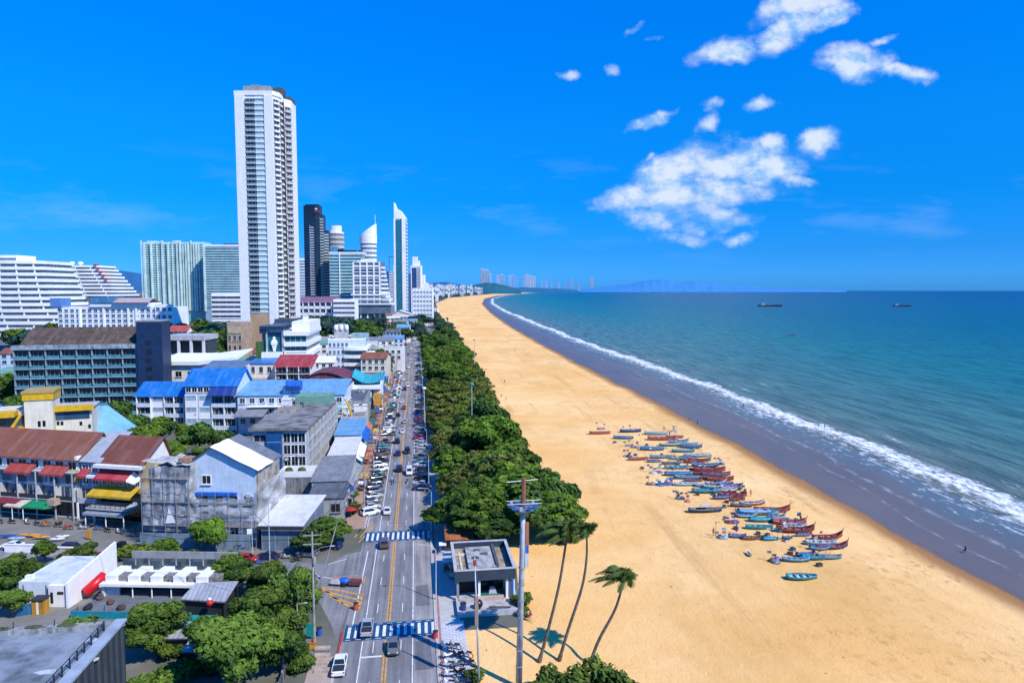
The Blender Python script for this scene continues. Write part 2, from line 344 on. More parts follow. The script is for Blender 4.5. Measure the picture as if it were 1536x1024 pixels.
def sand_mat():
    t=NT('sand'); d,a,e,P,n1,n2,f=foam_nodes(t); p=t.pos()
    big=t.noise(p,.018,5,.6); mid=t.noise(p,.14,5,.65); fine=t.noise(p,2.2,5,.75); pr=t.noise(t.mapping(p,(1,.6,1)),.55,6,.8)
    c=t.mix(t.mr(big,.36,.64),SAND0,SAND1); c=t.mix(t.mr(mid,.42,.72,0,.35),c,SAND2)
    # footprints and trodden strips, denser along the waterline
    mask=t.math('MULTIPLY',t.mr(e,-75,-12),t.mr(t.noise(p,.05,4,.6),.40,.56))
    mask=t.math('MAXIMUM',mask,t.mr(t.noise(p,.02,5,.6),.6,.72,0,.5))
    c=t.mix(t.math('MULTIPLY',t.mr(pr,.52,.64,0,.85),mask),c,SAND3)
    trk=t.noise(t.mapping(P,(.22,.008,1)),1,4,.6); c=t.mix(t.math('MULTIPLY',t.mr(trk,.56,.66,0,.4),t.mr(t.noise(p,.03,3),.42,.58)),c,SAND3)
    bl=t.noise(t.mapping(P,(.035,.012,1)),1,5,.62); c=t.mix(t.mr(bl,.48,.66,0,.55),c,SAND4); dots=t.noise(p,.9,2,.5); c=t.mix(t.mr(dots,.73,.77,0,.8),c,(.2,.11,.05))
    c=t.mix(t.mr(fine,.35,.75,0,.09),c,SAND2)
    ee=t.math('ADD',e,t.math('MULTIPLY',t.math('SUBTRACT',n1,.5),9)); 
    damp=t.mr(ee,-6.5,-.8,0,1,True); wet=t.mr(ee,-.6,1.6,0,1,True)
    c=t.mix(damp,c,SANDW1); wc=t.mix(t.mr(t.noise(t.mapping(P,(.05,.02,1)),1,4),.3,.7),SANDW2,SANDW3)
    c=t.mix(wet,c,wc); fl=t.mr(t.math('ADD',d,t.math('MULTIPLY',t.math('SUBTRACT',n1,.5),30)),-26,-4,0,.85,True); c=t.mix(fl,c,(.10,.155,.16)); c=t.mix(f,c,(.8,.82,.85))
    ro=t.math('SUBTRACT',.9,t.math('MULTIPLY',wet,.52)); ro=t.math('ADD',ro,t.math('MULTIPLY',f,.3))
    h=t.math('ADD',t.math('MULTIPLY',pr,1.3),t.math('MULTIPLY',fine,.5)); h=t.math('MULTIPLY',h,t.math('SUBTRACT',1.05,wet))
    b=t.bsdf(c,ro,0,t.bump(h,.5,.45),t.math('ADD',.12,t.math('MULTIPLY',wet,.20))); return t.mat
SEA0=(.18,.20,.16); SEA1=(.095,.205,.17); SEA2=(.018,.185,.18); SEA3=(.001,.125,.175); SEA4=(.001,.07,.18)
SAND0=(.88,.495,.165); SAND1=(.98,.65,.295); SAND2=(.72,.38,.11); SAND4=(.66,.36,.10); SAND3=(.46,.24,.085); SANDW1=(.38,.19,.07); SANDW2=(.115,.10,.088); SANDW3=(.165,.128,.10)
sm=sand_mat(); AT=dict(shore=dC,along=aC,edge=dB)
zs=-.02-.45*np.clip(tt,0,1)-.6*np.clip(tt-1,0,2)
sheet('sand_beach',GP,zs,GF,sm,AT,(dB<=0.0)&(dA>-25)&(GP[:,1]>30),every=True)
sheet('wet_sand',GP,zs,GF,sm,AT,(dB>0.0)&(dC<40))
sheet('sea',GP,np.full(len(GP),-.40),GF,sea_mat(),AT,(dC>-6))
# city ground: everything on the land side of the beach's back edge
def ground_mat():
    t=NT('city_ground'); p=t.pos(); n=t.noise(p,.02,6,.6); n2=t.noise(p,.25,5,.7)
    c=t.ramp(n,[(.35,(.05,.075,.03)),(.5,(.16,.15,.12)),(.62,(.25,.24,.22))]); c=t.mix(t.mr(n2,.4,.7,0,.5),c,(.09,.09,.08))
    t.bsdf(c,.9); return t.mat
_gm=MB(); _far=[(-30000,-80),(-30000,40000),(12000,40000)]
_pts=[(x,y) for x,y in PA]; _poly=_pts+[(_pts[-1][0]+2000,40000),(-42000,40000),(-42000,-80)]
_gm.v=[(x,y,.004) for x,y in _poly]; _gm.f=[tuple(range(len(_poly)))]; _gm.m=[0]; struct('ground',_gm,ground_mat())
def sheetpoly(name,pts,z,m,kind='structure'):
    b=MB(); b.quad([(p[0],p[1],z) for p in pts]); o=b.obj(name,m); o['kind']=kind; return o
# hills along the horizon (real relief, far away; blue haze put into their colours)
def ridge(name,prof,d,depth,c):
    b=MB(); rows=[]
    base=[at(x,435.5,d) for x,y in prof]
    for k,(hh,dd) in enumerate(((0,-.25),(.35,-.12),(.75,-.04),(1,0),(.7,.1),(0,.3))):
        r=[]
        for i,(x,y) in enumerate(prof):
            top=at(x,y,d).z; w=(top)*hh*(1 if k in(0,3,5) else 1+.12*math.sin(i*2.3+k*1.7)); q=at(x,435.5,d*(1+dd*depth)); q2=base[i]*1.0
            r.append((q.x,q.y,max(-5,w) if hh else -8))
        rows.append(r)
    b.rings(rows,0,False,False); o=b.obj(name,c,None,True); o['kind']='structure'; return o
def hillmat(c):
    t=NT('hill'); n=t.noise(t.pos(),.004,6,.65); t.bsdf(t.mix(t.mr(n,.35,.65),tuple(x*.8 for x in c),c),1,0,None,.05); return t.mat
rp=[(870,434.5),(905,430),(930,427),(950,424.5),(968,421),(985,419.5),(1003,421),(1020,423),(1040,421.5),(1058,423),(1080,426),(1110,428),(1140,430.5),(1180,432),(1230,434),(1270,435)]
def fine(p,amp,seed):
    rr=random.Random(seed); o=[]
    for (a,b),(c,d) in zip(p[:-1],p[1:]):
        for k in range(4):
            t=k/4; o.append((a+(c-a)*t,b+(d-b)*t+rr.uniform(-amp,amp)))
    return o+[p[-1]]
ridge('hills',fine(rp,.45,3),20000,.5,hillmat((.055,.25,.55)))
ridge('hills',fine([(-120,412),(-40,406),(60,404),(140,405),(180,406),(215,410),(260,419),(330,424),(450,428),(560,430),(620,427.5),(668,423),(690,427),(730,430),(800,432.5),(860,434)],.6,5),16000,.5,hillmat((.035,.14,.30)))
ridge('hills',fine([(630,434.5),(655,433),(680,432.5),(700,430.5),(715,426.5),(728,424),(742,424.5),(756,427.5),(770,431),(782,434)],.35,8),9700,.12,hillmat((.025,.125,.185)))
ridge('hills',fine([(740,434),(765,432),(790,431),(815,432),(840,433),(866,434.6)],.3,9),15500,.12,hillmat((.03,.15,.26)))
# ------------------------------------------------------------------ roads
def asphalt(c,seed=0):
    t=NT('asphalt'); p=t.pos(); n=t.noise(p,.09,6,.65); n2=t.noise(t.mapping(p,(1.2,.05,1)),.9,4,.6); n3=t.noise(p,1.8,4,.7); n4=t.noise(p,.02,3)
    f=t.math('ADD',t.math('MULTIPLY',n,.4),t.math('MULTIPLY',n2,.6))
    k=t.mix(t.mr(f,.40,.62),tuple(x*.62 for x in c),tuple(x*1.35 for x in c)); k=t.mix(t.mr(n4,.45,.6,0,.4),k,tuple(x*.8 for x in c)); k=t.mix(t.mr(n3,.4,.8,0,.2),k,(.02,.02,.025))
    t.bsdf(k,.85,0,t.bump(n3,.2,.03)); return t.mat
ROADX=[-11.4,2.35]
def road_cx(y): return 0 if y<520 else -((y-520)**1.55)*.0012      # the avenue bends away a little far off
m_as=asphalt((.225,.22,.222)); 
M_P1=asphalt((.165,.165,.17)); M_P2=asphalt((.25,.245,.245))
def strip(name,xa,xb,y0,y1,z,m,n=60,kind='structure',parent=None):
    b=MB(); ys=list(np.geomspace(y0,y1,n)) if y1/y0>2 else list(np.linspace(y0,y1,n))
    b.rings([[(xa+road_cx(y),y,z),(xb+road_cx(y),y,z)] for y in ys],0,False,False); b.f=[q[::-1] for q in b.f]
    o=b.obj(name,m,parent); 
    if kind: o['kind']=kind
    return o
strip('road',ROADX[0],ROADX[1],40,1500,.012,m_as)
m_pk=asphalt((.30,.28,.27)); strip('parking_lane',-.85,2.3,40,1200,.016,m_pk); strip('parking_lane',-11.35,-8.5,160,1200,.016,asphalt((.25,.20,.17)))
sr=[G(x,y) for x,y in ((-120,806),(0,816),(150,822),(330,836),(430,842),(492,846),(520,831),(552,824),(505,962),(498,938),(484,912),(470,884),(440,868),(330,858),(150,848),(0,850),(-120,850))]
sheetpoly('side_street',sr,.008,asphalt((.22,.215,.215)))
def pave(c,c2,sx=.9):
    t=NT('paving'); p=t.pos(); b=t.n('ShaderNodeTexBrick'); t.l(p,b.inputs['Vector']); b.inputs['Scale'].default_value=sx
    b.inputs['Color1'].default_value=(*c,1); b.inputs['Color2'].default_value=(*c2,1); b.inputs['Mortar'].default_value=(*[x*.5 for x in c],1); b.inputs['Mortar Size'].default_value=.03
    n=t.noise(p,.3,6,.7); k=t.mix(t.mr(n,.38,.68,0,.6),b.outputs['Color'],tuple(x*.55 for x in c)); t.bsdf(k,.85); return t.mat
def kerbed(name,xa,xb,y0,y1,h,m,n=40):
    b=MB(); ys=list(np.geomspace(y0,y1,n))
    b.rings([[(xa+road_cx(y),y,-.1),(xb+road_cx(y),y,-.1),(xb+road_cx(y),y,h),(xa+road_cx(y),y,h)] for y in ys],0,True,True)
    o=b.obj(name,m); o['kind']='structure'; return o
m_pv=pave((.52,.33,.23),(.42,.28,.21)); m_kb=paint((.55,.5,.46),.8,.15); m_kr=paint((.45,.20,.16),.8,.15)
kerbed('pavement',-16.2,-11.75,149,900,.14,m_pv); kerbed('kerb',-11.75,-11.42,149,900,.16,m_kb)
kerbed('pavement',-15.2,-11.75,40,96,.14,pave((.55,.42,.34),(.45,.36,.3))); kerbed('kerb',-11.75,-11.42,40,99,.16,m_kb)
kerbed('kerb',2.36,2.62,40,900,.16,m_kb); kerbed('kerb',2.95,3.25,40,150,.17,m_kr)
kerbed('pavement',2.63,6.4,40,900,.13,pave((.62,.60,.56),(.52,.5,.47)))
pp=[G(x,y) for x,y in ((655,1090),(655,945),(686,945),(706,968),(745,968),(748,1090))]
sheetpoly('pavement',[(3.3,60),(3.3,104),(6.9,104),(7.0,60)],.145,pave((.66,.66,.66),(.56,.56,.57),.5))
q=random.Random(9)
for i in range(16):
    y=48+i*11+q.uniform(-4,4); x=q.choice([-9.6,-7.4,-6,-3.6,-2,.6]); w=q.uniform(.5,1.3); l=q.uniform(2,9); b=MB(); b.quad([(x-w,y,.0195),(x+w,y,.0195),(x+w*q.uniform(.8,1),y+l,.0195),(x-w,y+l*q.uniform(.9,1),.0195)]); struct('road_patch',b,[M_P1,M_P2][i%2])
# markings, one sheet each
yel=paint((.72,.36,.07),.7,.14,1.2,False); wht=paint((.78,.78,.78),.7,.12,1.2,False); blu=paint((.015,.085,.19),.65,.15,.8,False)
def mark(x,w,y0,y1,m,dash=None,z=.022):
    b=MB(); y=y0
    while y<y1:
        e=min(y1,y+(dash[0] if dash else 14)); b.quad([(x-w/2+road_cx(y),y,z),(x+w/2+road_cx(y),y,z),(x+w/2+road_cx(e),e,z),(x-w/2+road_cx(e),e,z)]); y=e+(dash[1] if dash else 0)
    o=b.obj('road_marking',m); o['kind']='structure'
CW1,CW2=(100.2,105.4),(140.5,146.6)
for a,b_ in ((40,CW1[0]-.3),(CW1[1]+.3,CW2[0]-.3),(CW2[1]+.3,520)):
    mark(-5.05,.22,a,b_,yel); mark(-4.62,.22,a,b_,yel); mark(-8.35,.16,a,b_,wht); mark(-1.0,.16,a,b_,wht)
    mark(-6.7,.13,a+3,b_,wht,(3.2,7.5)); mark(-2.7,.13,a+3,b_,wht,(3.2,7.5))
mark(-11.1,.14,150,400,wht)
b=MB(); b.quad([(x,y,.022) for x,y in ((-8.2,95.2),(-5.3,95.2),(-5.3,95.6),(-8.2,95.6))]); struct('road_marking',b,wht)
for (y0,y1),lab in ((CW1,'near'),(CW2,'far')):
    t=thing('crosswalk',{'near':'nearer blue and white zebra crossing, by the grey beach house','far':'farther blue and white zebra crossing, beyond the side street'}[lab],'crosswalk',(0,y0,0))
    b=MB(); b.quad([(ROADX[0]+.1,0,.026),(ROADX[1]-.1,0,.026),(ROADX[1]-.1,y1-y0,.026),(ROADX[0]+.1,y1-y0,.026)]); b.obj('base_panel',blu,t)
    for k in range(13):
        b=MB(); x=-10.85+k*1.06; b.quad([(x,.9,.031),(x+.47,.9,.031),(x+.47,y1-y0-.9,.031),(x,y1-y0-.9,.031)]); b.obj('stripe',wht,t)
    for yy in (.3,y1-y0-.42):
        for k in range(9): b=MB(); b.quad([(-11+k*1.5,yy,.031),(-10.2+k*1.5,yy,.031),(-10.2+k*1.5,yy+.12,.031),(-11+k*1.5,yy+.12,.031)]); b.obj('edge_dash',wht,t)
def pxline(pts,w,m,z=.024):
    b=MB()
    for (x0,y0),(x1,y1) in pts:
        a,c=G(x0,y0),G(x1,y1); n=Vector((-(c-a).y,(c-a).x,0)).normalized()*w/2
        b.quad([(q.x,q.y,z) for q in (a+n,a-n,c-n,c+n)][::-1])
    o=b.obj('road_marking',m); o['kind']='structure'
pxline([((483,880),(543,892)),((485,886),(541,900)),((496,894),(539,909)),((512,903),(538,914)),((484,882),(514,905)),((544,890),(537,915))],.42,yel)
pxline([((494,866),(538,862)),((500,868),(543,864)),((508,870),(548,866)),((548,864),(545,874)),((520,872),(545,873))],.2,yel)
pxline([((492,846),(520,838)),((440,858),(475,860)),((500,868),(470,862)),((552,826),(524,960))],.2,wht)
pxline([((536,800),(552,778)),((540,806),(560,782)),((532,806),(546,786)),((538,813),(563,786))],.25,yel)
# ------------------------------------------------------------------ trees
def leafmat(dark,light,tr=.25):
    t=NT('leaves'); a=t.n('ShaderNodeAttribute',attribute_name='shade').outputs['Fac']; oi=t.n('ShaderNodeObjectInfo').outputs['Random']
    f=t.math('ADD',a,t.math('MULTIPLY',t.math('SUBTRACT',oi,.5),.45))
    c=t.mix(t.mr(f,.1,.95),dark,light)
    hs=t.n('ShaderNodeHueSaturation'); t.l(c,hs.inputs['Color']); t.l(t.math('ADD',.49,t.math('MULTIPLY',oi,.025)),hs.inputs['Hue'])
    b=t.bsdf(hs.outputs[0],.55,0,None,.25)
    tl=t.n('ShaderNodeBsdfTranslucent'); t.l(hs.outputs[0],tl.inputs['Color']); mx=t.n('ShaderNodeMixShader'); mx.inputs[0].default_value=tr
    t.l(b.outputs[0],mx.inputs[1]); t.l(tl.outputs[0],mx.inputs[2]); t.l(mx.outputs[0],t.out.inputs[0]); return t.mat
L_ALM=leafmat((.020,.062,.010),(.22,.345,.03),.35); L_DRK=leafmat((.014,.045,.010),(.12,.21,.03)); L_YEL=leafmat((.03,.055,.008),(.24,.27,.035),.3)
L_NEAR=leafmat((.020,.06,.008),(.21,.31,.04),.3); L_FAR=leafmat((.020,.055,.045),(.05,.11,.07),.1); L_OLV=leafmat((.05,.07,.015),(.28,.31,.055),.35); L_PALM=leafmat((.025,.06,.012),(.15,.22,.04),.3)  # L_FAR has distance haze mixed into its green
BARK=paint((.16,.12,.085),.9,.2,2); BARKG=paint((.26,.23,.20),.9,.2,2)
def leafmesh(name,seed,lobes,n,size,mat,flat=.55,core=True):
    """many small rhombic leaf clumps spread through lobes: list of (x,y,z,rx,rz)"""
    g=np.random.default_rng(seed); L=np.array(lobes); w=L[:,3]**2; w=w/w.sum()
    k=g.choice(len(L),n,p=w); d=g.normal(size=(n,3)); d/=np.linalg.norm(d,axis=1)[:,None]; d[:,2]=np.where((d[:,2]<-.15)&(g.random(n)<.75),-d[:,2],d[:,2])
    rad=np.where(g.random(n)<.72,g.uniform(.82,1.06,n),g.uniform(.3,.85,n))
    ph=g.uniform(0,6.28,(len(L),3)); bumpy=1+.16*np.sin(5*d[:,0]+ph[k,0])*np.sin(5*d[:,1]+ph[k,1])
    P=L[k,:3]+d*np.stack([L[k,3],L[k,3],L[k,4]],1)*(rad*bumpy)[:,None]
    N=d*np.array([1,1,1.2])+g.normal(size=(n,3))*.55; N[:,2]+=flat; N/=np.linalg.norm(N,axis=1)[:,None]
    A=np.cross(N,g.normal(size=(n,3))); A/=np.linalg.norm(A,axis=1)[:,None]; B=np.cross(N,A)
    s=size*g.uniform(.6,1.35,n)[:,None]
    V=np.stack([P-A*s,P-B*s*.55+N*s*.12,P+A*s,P+B*s*.55+N*s*.12],1).reshape(-1,3)
    lob=g.uniform(0,.45,len(L)); sh=np.clip(lob[k]*.8+g.uniform(0,.3,n)+.5*np.clip(d[:,2],0,1)*np.clip(rad,.3,1.1)-.1,0,1)  # crown tops toned lighter, inner leaves darker: daylight put into the leaf colour
    me=bpy.data.meshes.new(name); nv=len(V)
    me.vertices.add(nv); me.vertices.foreach_set('co',V.ravel().astype(np.float32)); me.loops.add(nv); me.loops.foreach_set('vertex_index',np.arange(nv,dtype=np.int32))
    me.polygons.add(n); me.polygons.foreach_set('loop_start',np.arange(0,nv,4,dtype=np.int32)); me.update(calc_edges=True)
    a=me.attributes.new('shade','FLOAT','POINT'); a.data.foreach_set('value',np.repeat(sh,4).astype(np.float32)); me.materials.append(mat); return me
def lobes_for(kind,seed,r,h):
    q=random.Random(seed); o=[]
    if kind=='tier':        # beach almond: flat tiers spreading wide
        for z,f in ((.52,1),(.66,.92),(.8,.72),(.93,.42)):
            n=int(5*f)+2; a0=q.uniform(0,6)
            for i in range(n):
                a=a0+i*6.28/n+q.uniform(-.3,.3); rr=r*f*q.uniform(.42,.68); o.append((math.cos(a)*rr,math.sin(a)*rr,h*(z+q.uniform(-.05,.05)),r*f*q.uniform(.34,.5),h*q.uniform(.07,.11)))
            o.append((0,0,h*z,r*f*.5,h*.1))
    elif kind=='round':
        for i in range(11):
            a=q.uniform(0,6.28); e=q.uniform(-.3,1); rr=r*q.uniform(.3,.66)
            o.append((math.cos(a)*rr*(1-.35*max(e,0)),math.sin(a)*rr*(1-.35*max(e,0)),h*(.62+.27*e),r*q.uniform(.3,.46),h*q.uniform(.13,.2)))
        o.append((0,0,h*.66,r*.6,h*.25))
    elif kind=='full':
        for i in range(17):
            a=q.uniform(0,6.28); e=q.uniform(-1,1); rr=r*q.uniform(.35,.72)*(1-.3*abs(e))
            o.append((math.cos(a)*rr,math.sin(a)*rr,h*(.58+.29*e),r*q.uniform(.24,.38),h*q.uniform(.10,.16)))
        o.append((0,0,h*.6,r*.5,h*.26))
    elif kind=='tall':
        for i in range(12):
            z=.3+.62*i/11; a=q.uniform(0,6.28); f=1-abs(z-.55)*1.1; o.append((math.cos(a)*r*.4*f,math.sin(a)*r*.4*f,h*z,r*q.uniform(.4,.6)*f+.4,h*q.uniform(.08,.13)))
    elif kind=='bush':
        for i in range(12):
            a=q.uniform(0,6.28); rr=r*q.uniform(.15,.7); o.append((math.cos(a)*rr,math.sin(a)*rr,h*q.uniform(.3,.62),r*q.uniform(.25,.4),h*q.uniform(.25,.42)))
    return o
def trunkmesh(seed,r,h,kind):
    q=random.Random(seed+5); b=MB(); hh=h*(.62 if kind!='bush' else .35); t0=max(.12,h*.028)
    lean=(q.uniform(-.4,.4),q.uniform(-.4,.4))
    b.tube([(0,0,-.2),(lean[0]*.3,lean[1]*.3,hh*.35),(lean[0],lean[1],hh)],[t0*1.4,t0,t0*.55],7)
    for i in range(6 if kind!='tall' else 3):
        a=i*1.05+q.uniform(-.3,.3); z=hh*q.uniform(.35,.8); b.tube([(lean[0]*.5,lean[1]*.5,z),(math.cos(a)*r*.35,math.sin(a)*r*.35,z+h*.12),(math.cos(a)*r*.68,math.sin(a)*r*.68,z+h*.2)],[t0*.5,t0*.34,t0*.12],5)
    return b
TREES={}
def make_tree(key,kind,r,h,n,leaf,mat,seed,bark=None):
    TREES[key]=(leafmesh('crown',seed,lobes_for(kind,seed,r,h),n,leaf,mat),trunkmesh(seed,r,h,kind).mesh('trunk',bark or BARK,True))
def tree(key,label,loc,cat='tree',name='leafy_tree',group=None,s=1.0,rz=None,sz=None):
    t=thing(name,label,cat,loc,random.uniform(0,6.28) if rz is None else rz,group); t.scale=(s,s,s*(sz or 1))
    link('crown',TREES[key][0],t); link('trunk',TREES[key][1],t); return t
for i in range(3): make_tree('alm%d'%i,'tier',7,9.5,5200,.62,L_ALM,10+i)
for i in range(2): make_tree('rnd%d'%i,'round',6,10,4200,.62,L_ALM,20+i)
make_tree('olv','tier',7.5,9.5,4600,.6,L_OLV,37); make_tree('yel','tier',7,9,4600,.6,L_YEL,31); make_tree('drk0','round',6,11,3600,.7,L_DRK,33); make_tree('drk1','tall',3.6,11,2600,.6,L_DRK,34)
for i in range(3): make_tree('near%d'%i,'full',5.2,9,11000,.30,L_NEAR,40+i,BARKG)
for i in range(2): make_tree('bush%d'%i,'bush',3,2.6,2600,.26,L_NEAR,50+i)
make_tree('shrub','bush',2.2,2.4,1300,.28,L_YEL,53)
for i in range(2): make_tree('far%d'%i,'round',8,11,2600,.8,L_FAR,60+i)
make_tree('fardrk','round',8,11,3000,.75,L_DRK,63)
# --- the belt of trees between avenue and beach
edge=lambda y: float(np.interp(y,[140,160,200,260,320,420,560,700,1000,1500],[28,29,30.5,32.5,33.5,35.5,39,42,48,54]))
belt=[]
y=143.0
for _x,_y in ((15,136),(21.5,134.5),(28,138),(29,145),(24.5,147),(12.5,139)): belt.append((_y,_x,2 if _x>20 else 1))
while y<1250:
    e=edge(y); step=9.5 if y<330 else (12 if y<600 else 19)
    nx=3 if y<700 else 2
    for j in range(nx):
        x=9.6+random.uniform(-.8,1.2)+(e-7-9.6)*(j/(nx-1))+random.uniform(-1.5,1.5)*(j>0)+road_cx(y)*.6
        belt.append((y+random.uniform(-2,2)+(2.5 if j%2 else 0),x,j))
    y+=step
belt.sort()
bname={0:'by the kerb',1:'mid-belt',2:'on the sand side'}
cnt={}
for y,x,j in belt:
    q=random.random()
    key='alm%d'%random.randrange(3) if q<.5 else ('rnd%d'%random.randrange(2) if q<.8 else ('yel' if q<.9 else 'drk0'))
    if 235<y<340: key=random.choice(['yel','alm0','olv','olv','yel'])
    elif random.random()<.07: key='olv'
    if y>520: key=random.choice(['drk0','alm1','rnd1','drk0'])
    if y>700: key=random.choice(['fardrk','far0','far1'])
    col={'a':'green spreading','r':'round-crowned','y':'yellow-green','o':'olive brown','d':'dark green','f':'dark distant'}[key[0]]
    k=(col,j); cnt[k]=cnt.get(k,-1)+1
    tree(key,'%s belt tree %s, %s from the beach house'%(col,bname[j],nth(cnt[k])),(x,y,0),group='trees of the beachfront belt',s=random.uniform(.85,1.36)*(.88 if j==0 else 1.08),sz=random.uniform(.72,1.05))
# --- trees and shrubs among the buildings:  key, x, y(ground), scale, label
def ptree(key,x,y,s,label,name='leafy_tree',cat='tree',group=None,sz=1,d=None,z=0):
    p=G(x,y) if d is None else at(x,y,d); p.z=z
    return tree(key,label,p,cat,name,group,s,sz=sz)
gN='trees in the lower left gardens'
ptree('near0',238,985,.95,'bright green leafy tree right of the dark flat roof corner',group=gN,sz=.95)
ptree('near1',352,1040,1.25,'large bright green tree at the bottom edge in front of the metal-roof huts',group=gN)
ptree('near2',392,968,1.0,'leafy green tree right of the upper grey metal hut roof',group=gN)
ptree('near0',440,945,.95,'dense green tree beside the pavement next to the utility pole',group=gN,sz=1.1)
ptree('near1',398,905,.85,'dark green round tree behind the upper metal hut roof',group=gN)
ptree('alm1',345,885,.62,'low spreading tree just right of the white terrace pavilion',group=gN)
ptree('near2',425,1010,.9,'pale green tree at the bottom beside the parked dark van',group=gN)
ptree('bush1',228,1036,1.1,'yellowish clipped shrub at the bottom edge beside the dark roof','shrub','shrub')
ptree('near0',8,895,.95,'dark green tree at the left picture edge beside the white flat building',group=gN,sz=.8)
ptree('bush0',40,868,1.2,'small bushy tree behind the left end of the white flat building','shrub','shrub')
ptree('rnd1',250,846,.5,'round dark green tree on the side-street verge, left of the netted scaffold','leafy_tree','tree')
ptree('near1',128,848,.5,'bright green small tree behind the white flat building by the kayaks')
ptree('bush0',158,848,1.0,'green shrub behind the white flat building near the red cylinder','shrub','shrub')
ptree('shrub',200,838,1.3,'yellow-green shrub on the side-street verge below the yellow awning','shrub','shrub')
ptree('rnd0',312,836,.72,'grey-green tree standing against the netted scaffold',)
ptree('alm0',490,818,.72,'wide flat-crowned tree at the corner of avenue and side street',sz=.85)
ptree('alm2',470,828,.62,'low dark spreading tree under the flat-crowned corner tree',sz=.8)
ptree('alm1',512,756,.55,'flat green tree at a shop front behind the corner tree',sz=.9)
ptree('near2',532,772,.35,'small tree on the left pavement beside parked cars')
ptree('shrub',478,482,2.2,'green tree left of the white balconied block',d=395)
for i,(key,x,y,s,lab) in enumerate([('drk0',180,655,1.1,'dark tree between the navy stair tower and the light-blue tent roof'),('drk0',205,668,.9,'green tree in front of the blue-roofed housing block, left of two'),
 ('rnd0',243,672,.95,'green tree in front of the blue-roofed housing block, right of two'),('rnd1',278,668,.7,'brownish green tree at the foot of the blue-roofed block'),('near2',172,690,.6,'bright green hedge-like tree below the light-blue tent roof'),
 ('drk1',190,690,.55,'slim dark tree right of the light-blue tent roof'),('drk0',8,625,1.5,'large dark tree at the left edge beside the dark balcony hotel'),('drk0',22,640,1.0,'dark tree behind the yellow-trimmed villa'),
 ('rnd0',20,600,1.2,'olive tree at the left edge above the villa')]):
    ptree(key,x,y,s,lab,group='trees between the left-hand blocks')
q=random.Random(3)
mid=[(12,470,560),(30,480,500),(60,487,480),(85,482,520),(45,490,470),(265,470,520),(285,468,560),(300,474,540),(320,478,520),(338,474,560),(275,482,480),(300,490,470),(322,492,450),(335,500,430),(310,505,410),(345,486,500),(330,516,380),(318,525,370),(302,488,460),(262,490,460),(350,470,600),(255,475,520),(190,432,900),(205,440,850),(200,450,800),(210,436,980),
 (512,478,560),(522,473,600),(532,466,660),(540,470,640),(550,466,690),(498,476,640),(508,470,690),(560,470,690),(528,478,580),(470,470,690),(482,474,640),(455,474,640),(265,478,560),(252,482,520),(288,470,600),(312,472,580),(328,478,540),(345,476,560),(335,488,470),(296,500,430),(284,506,410),(318,508,420),(278,488,470),(470,483,520),(488,480,540),(505,478,560),(520,474,620),(536,470,640),(548,475,560),(530,480,500),(515,486,470),(545,488,470),(560,492,450),(572,500,430),(575,508,410),(560,505,420),(580,515,400),(566,515,390),(578,480,560),(560,482,540),(588,490,470),(590,470,700),(600,466,760),(585,463,800),(612,462,820),(570,460,820),(598,456,900),(615,455,950),(630,452,1000),(640,450,1100),(652,448,1200),(645,456,950),(655,455,980),(628,462,850),(620,470,760),(608,478,640)]
dirn=lambda x: 'left of the white tower' if x<355 else 'right of the white tower'
mid.sort(key=lambda m:m[2]); cn={}
for x,y,d in mid:
    k=dirn(x); cn[k]=cn.get(k,-1)+1; p=at(x,y,d); h=max(6,min(24 if x<400 or d>555 and x<565 and y<480 else 15,p.z+1)); 
    tree(q.choice(['fardrk','far0','far1','rnd0']) if d>450 else q.choice(['drk0','rnd1','drk1']),'distant dark tree %s, %s nearest'%(k,nth(cn[k])),(p.x,p.y,0),group='trees among the distant blocks',s=h/11*q.uniform(.9,1.1))
# far woodland nobody could count: one mass
def wood():
    g=np.random.default_rng(5); b=[]
    for i in range(900):
        d=g.uniform(900,5200)*1.0; x=g.uniform(120,690); p=at(x,436+52*1024/d*.9,d); 
        if p.x>np.interp(p.y,PA[:,1],PA[:,0])-12: continue
        b.append((p.x,p.y,g.uniform(3,6),g.uniform(8,16)*(1+d/4000),g.uniform(5,8)))
    for i in range(160):
        x=g.uniform(655,860); k=g.uniform(0,1); yy=np.interp(x,[655,672,735,780,826,866],[452,446.5,440.6,438.0,436.8,436.25]); p=G(x,yy); d=p.dot(FH)
        b.append((p.x-10-g.uniform(0,80),p.y+20,g.uniform(4,8),g.uniform(10,22)*(1+d/5000),g.uniform(7,13)*(1+d/9000)))
    me=leafmesh('far_woodland',9,b,26000,6,L_FAR); o=link('far_woodland',me); o['kind']='stuff'
wood()
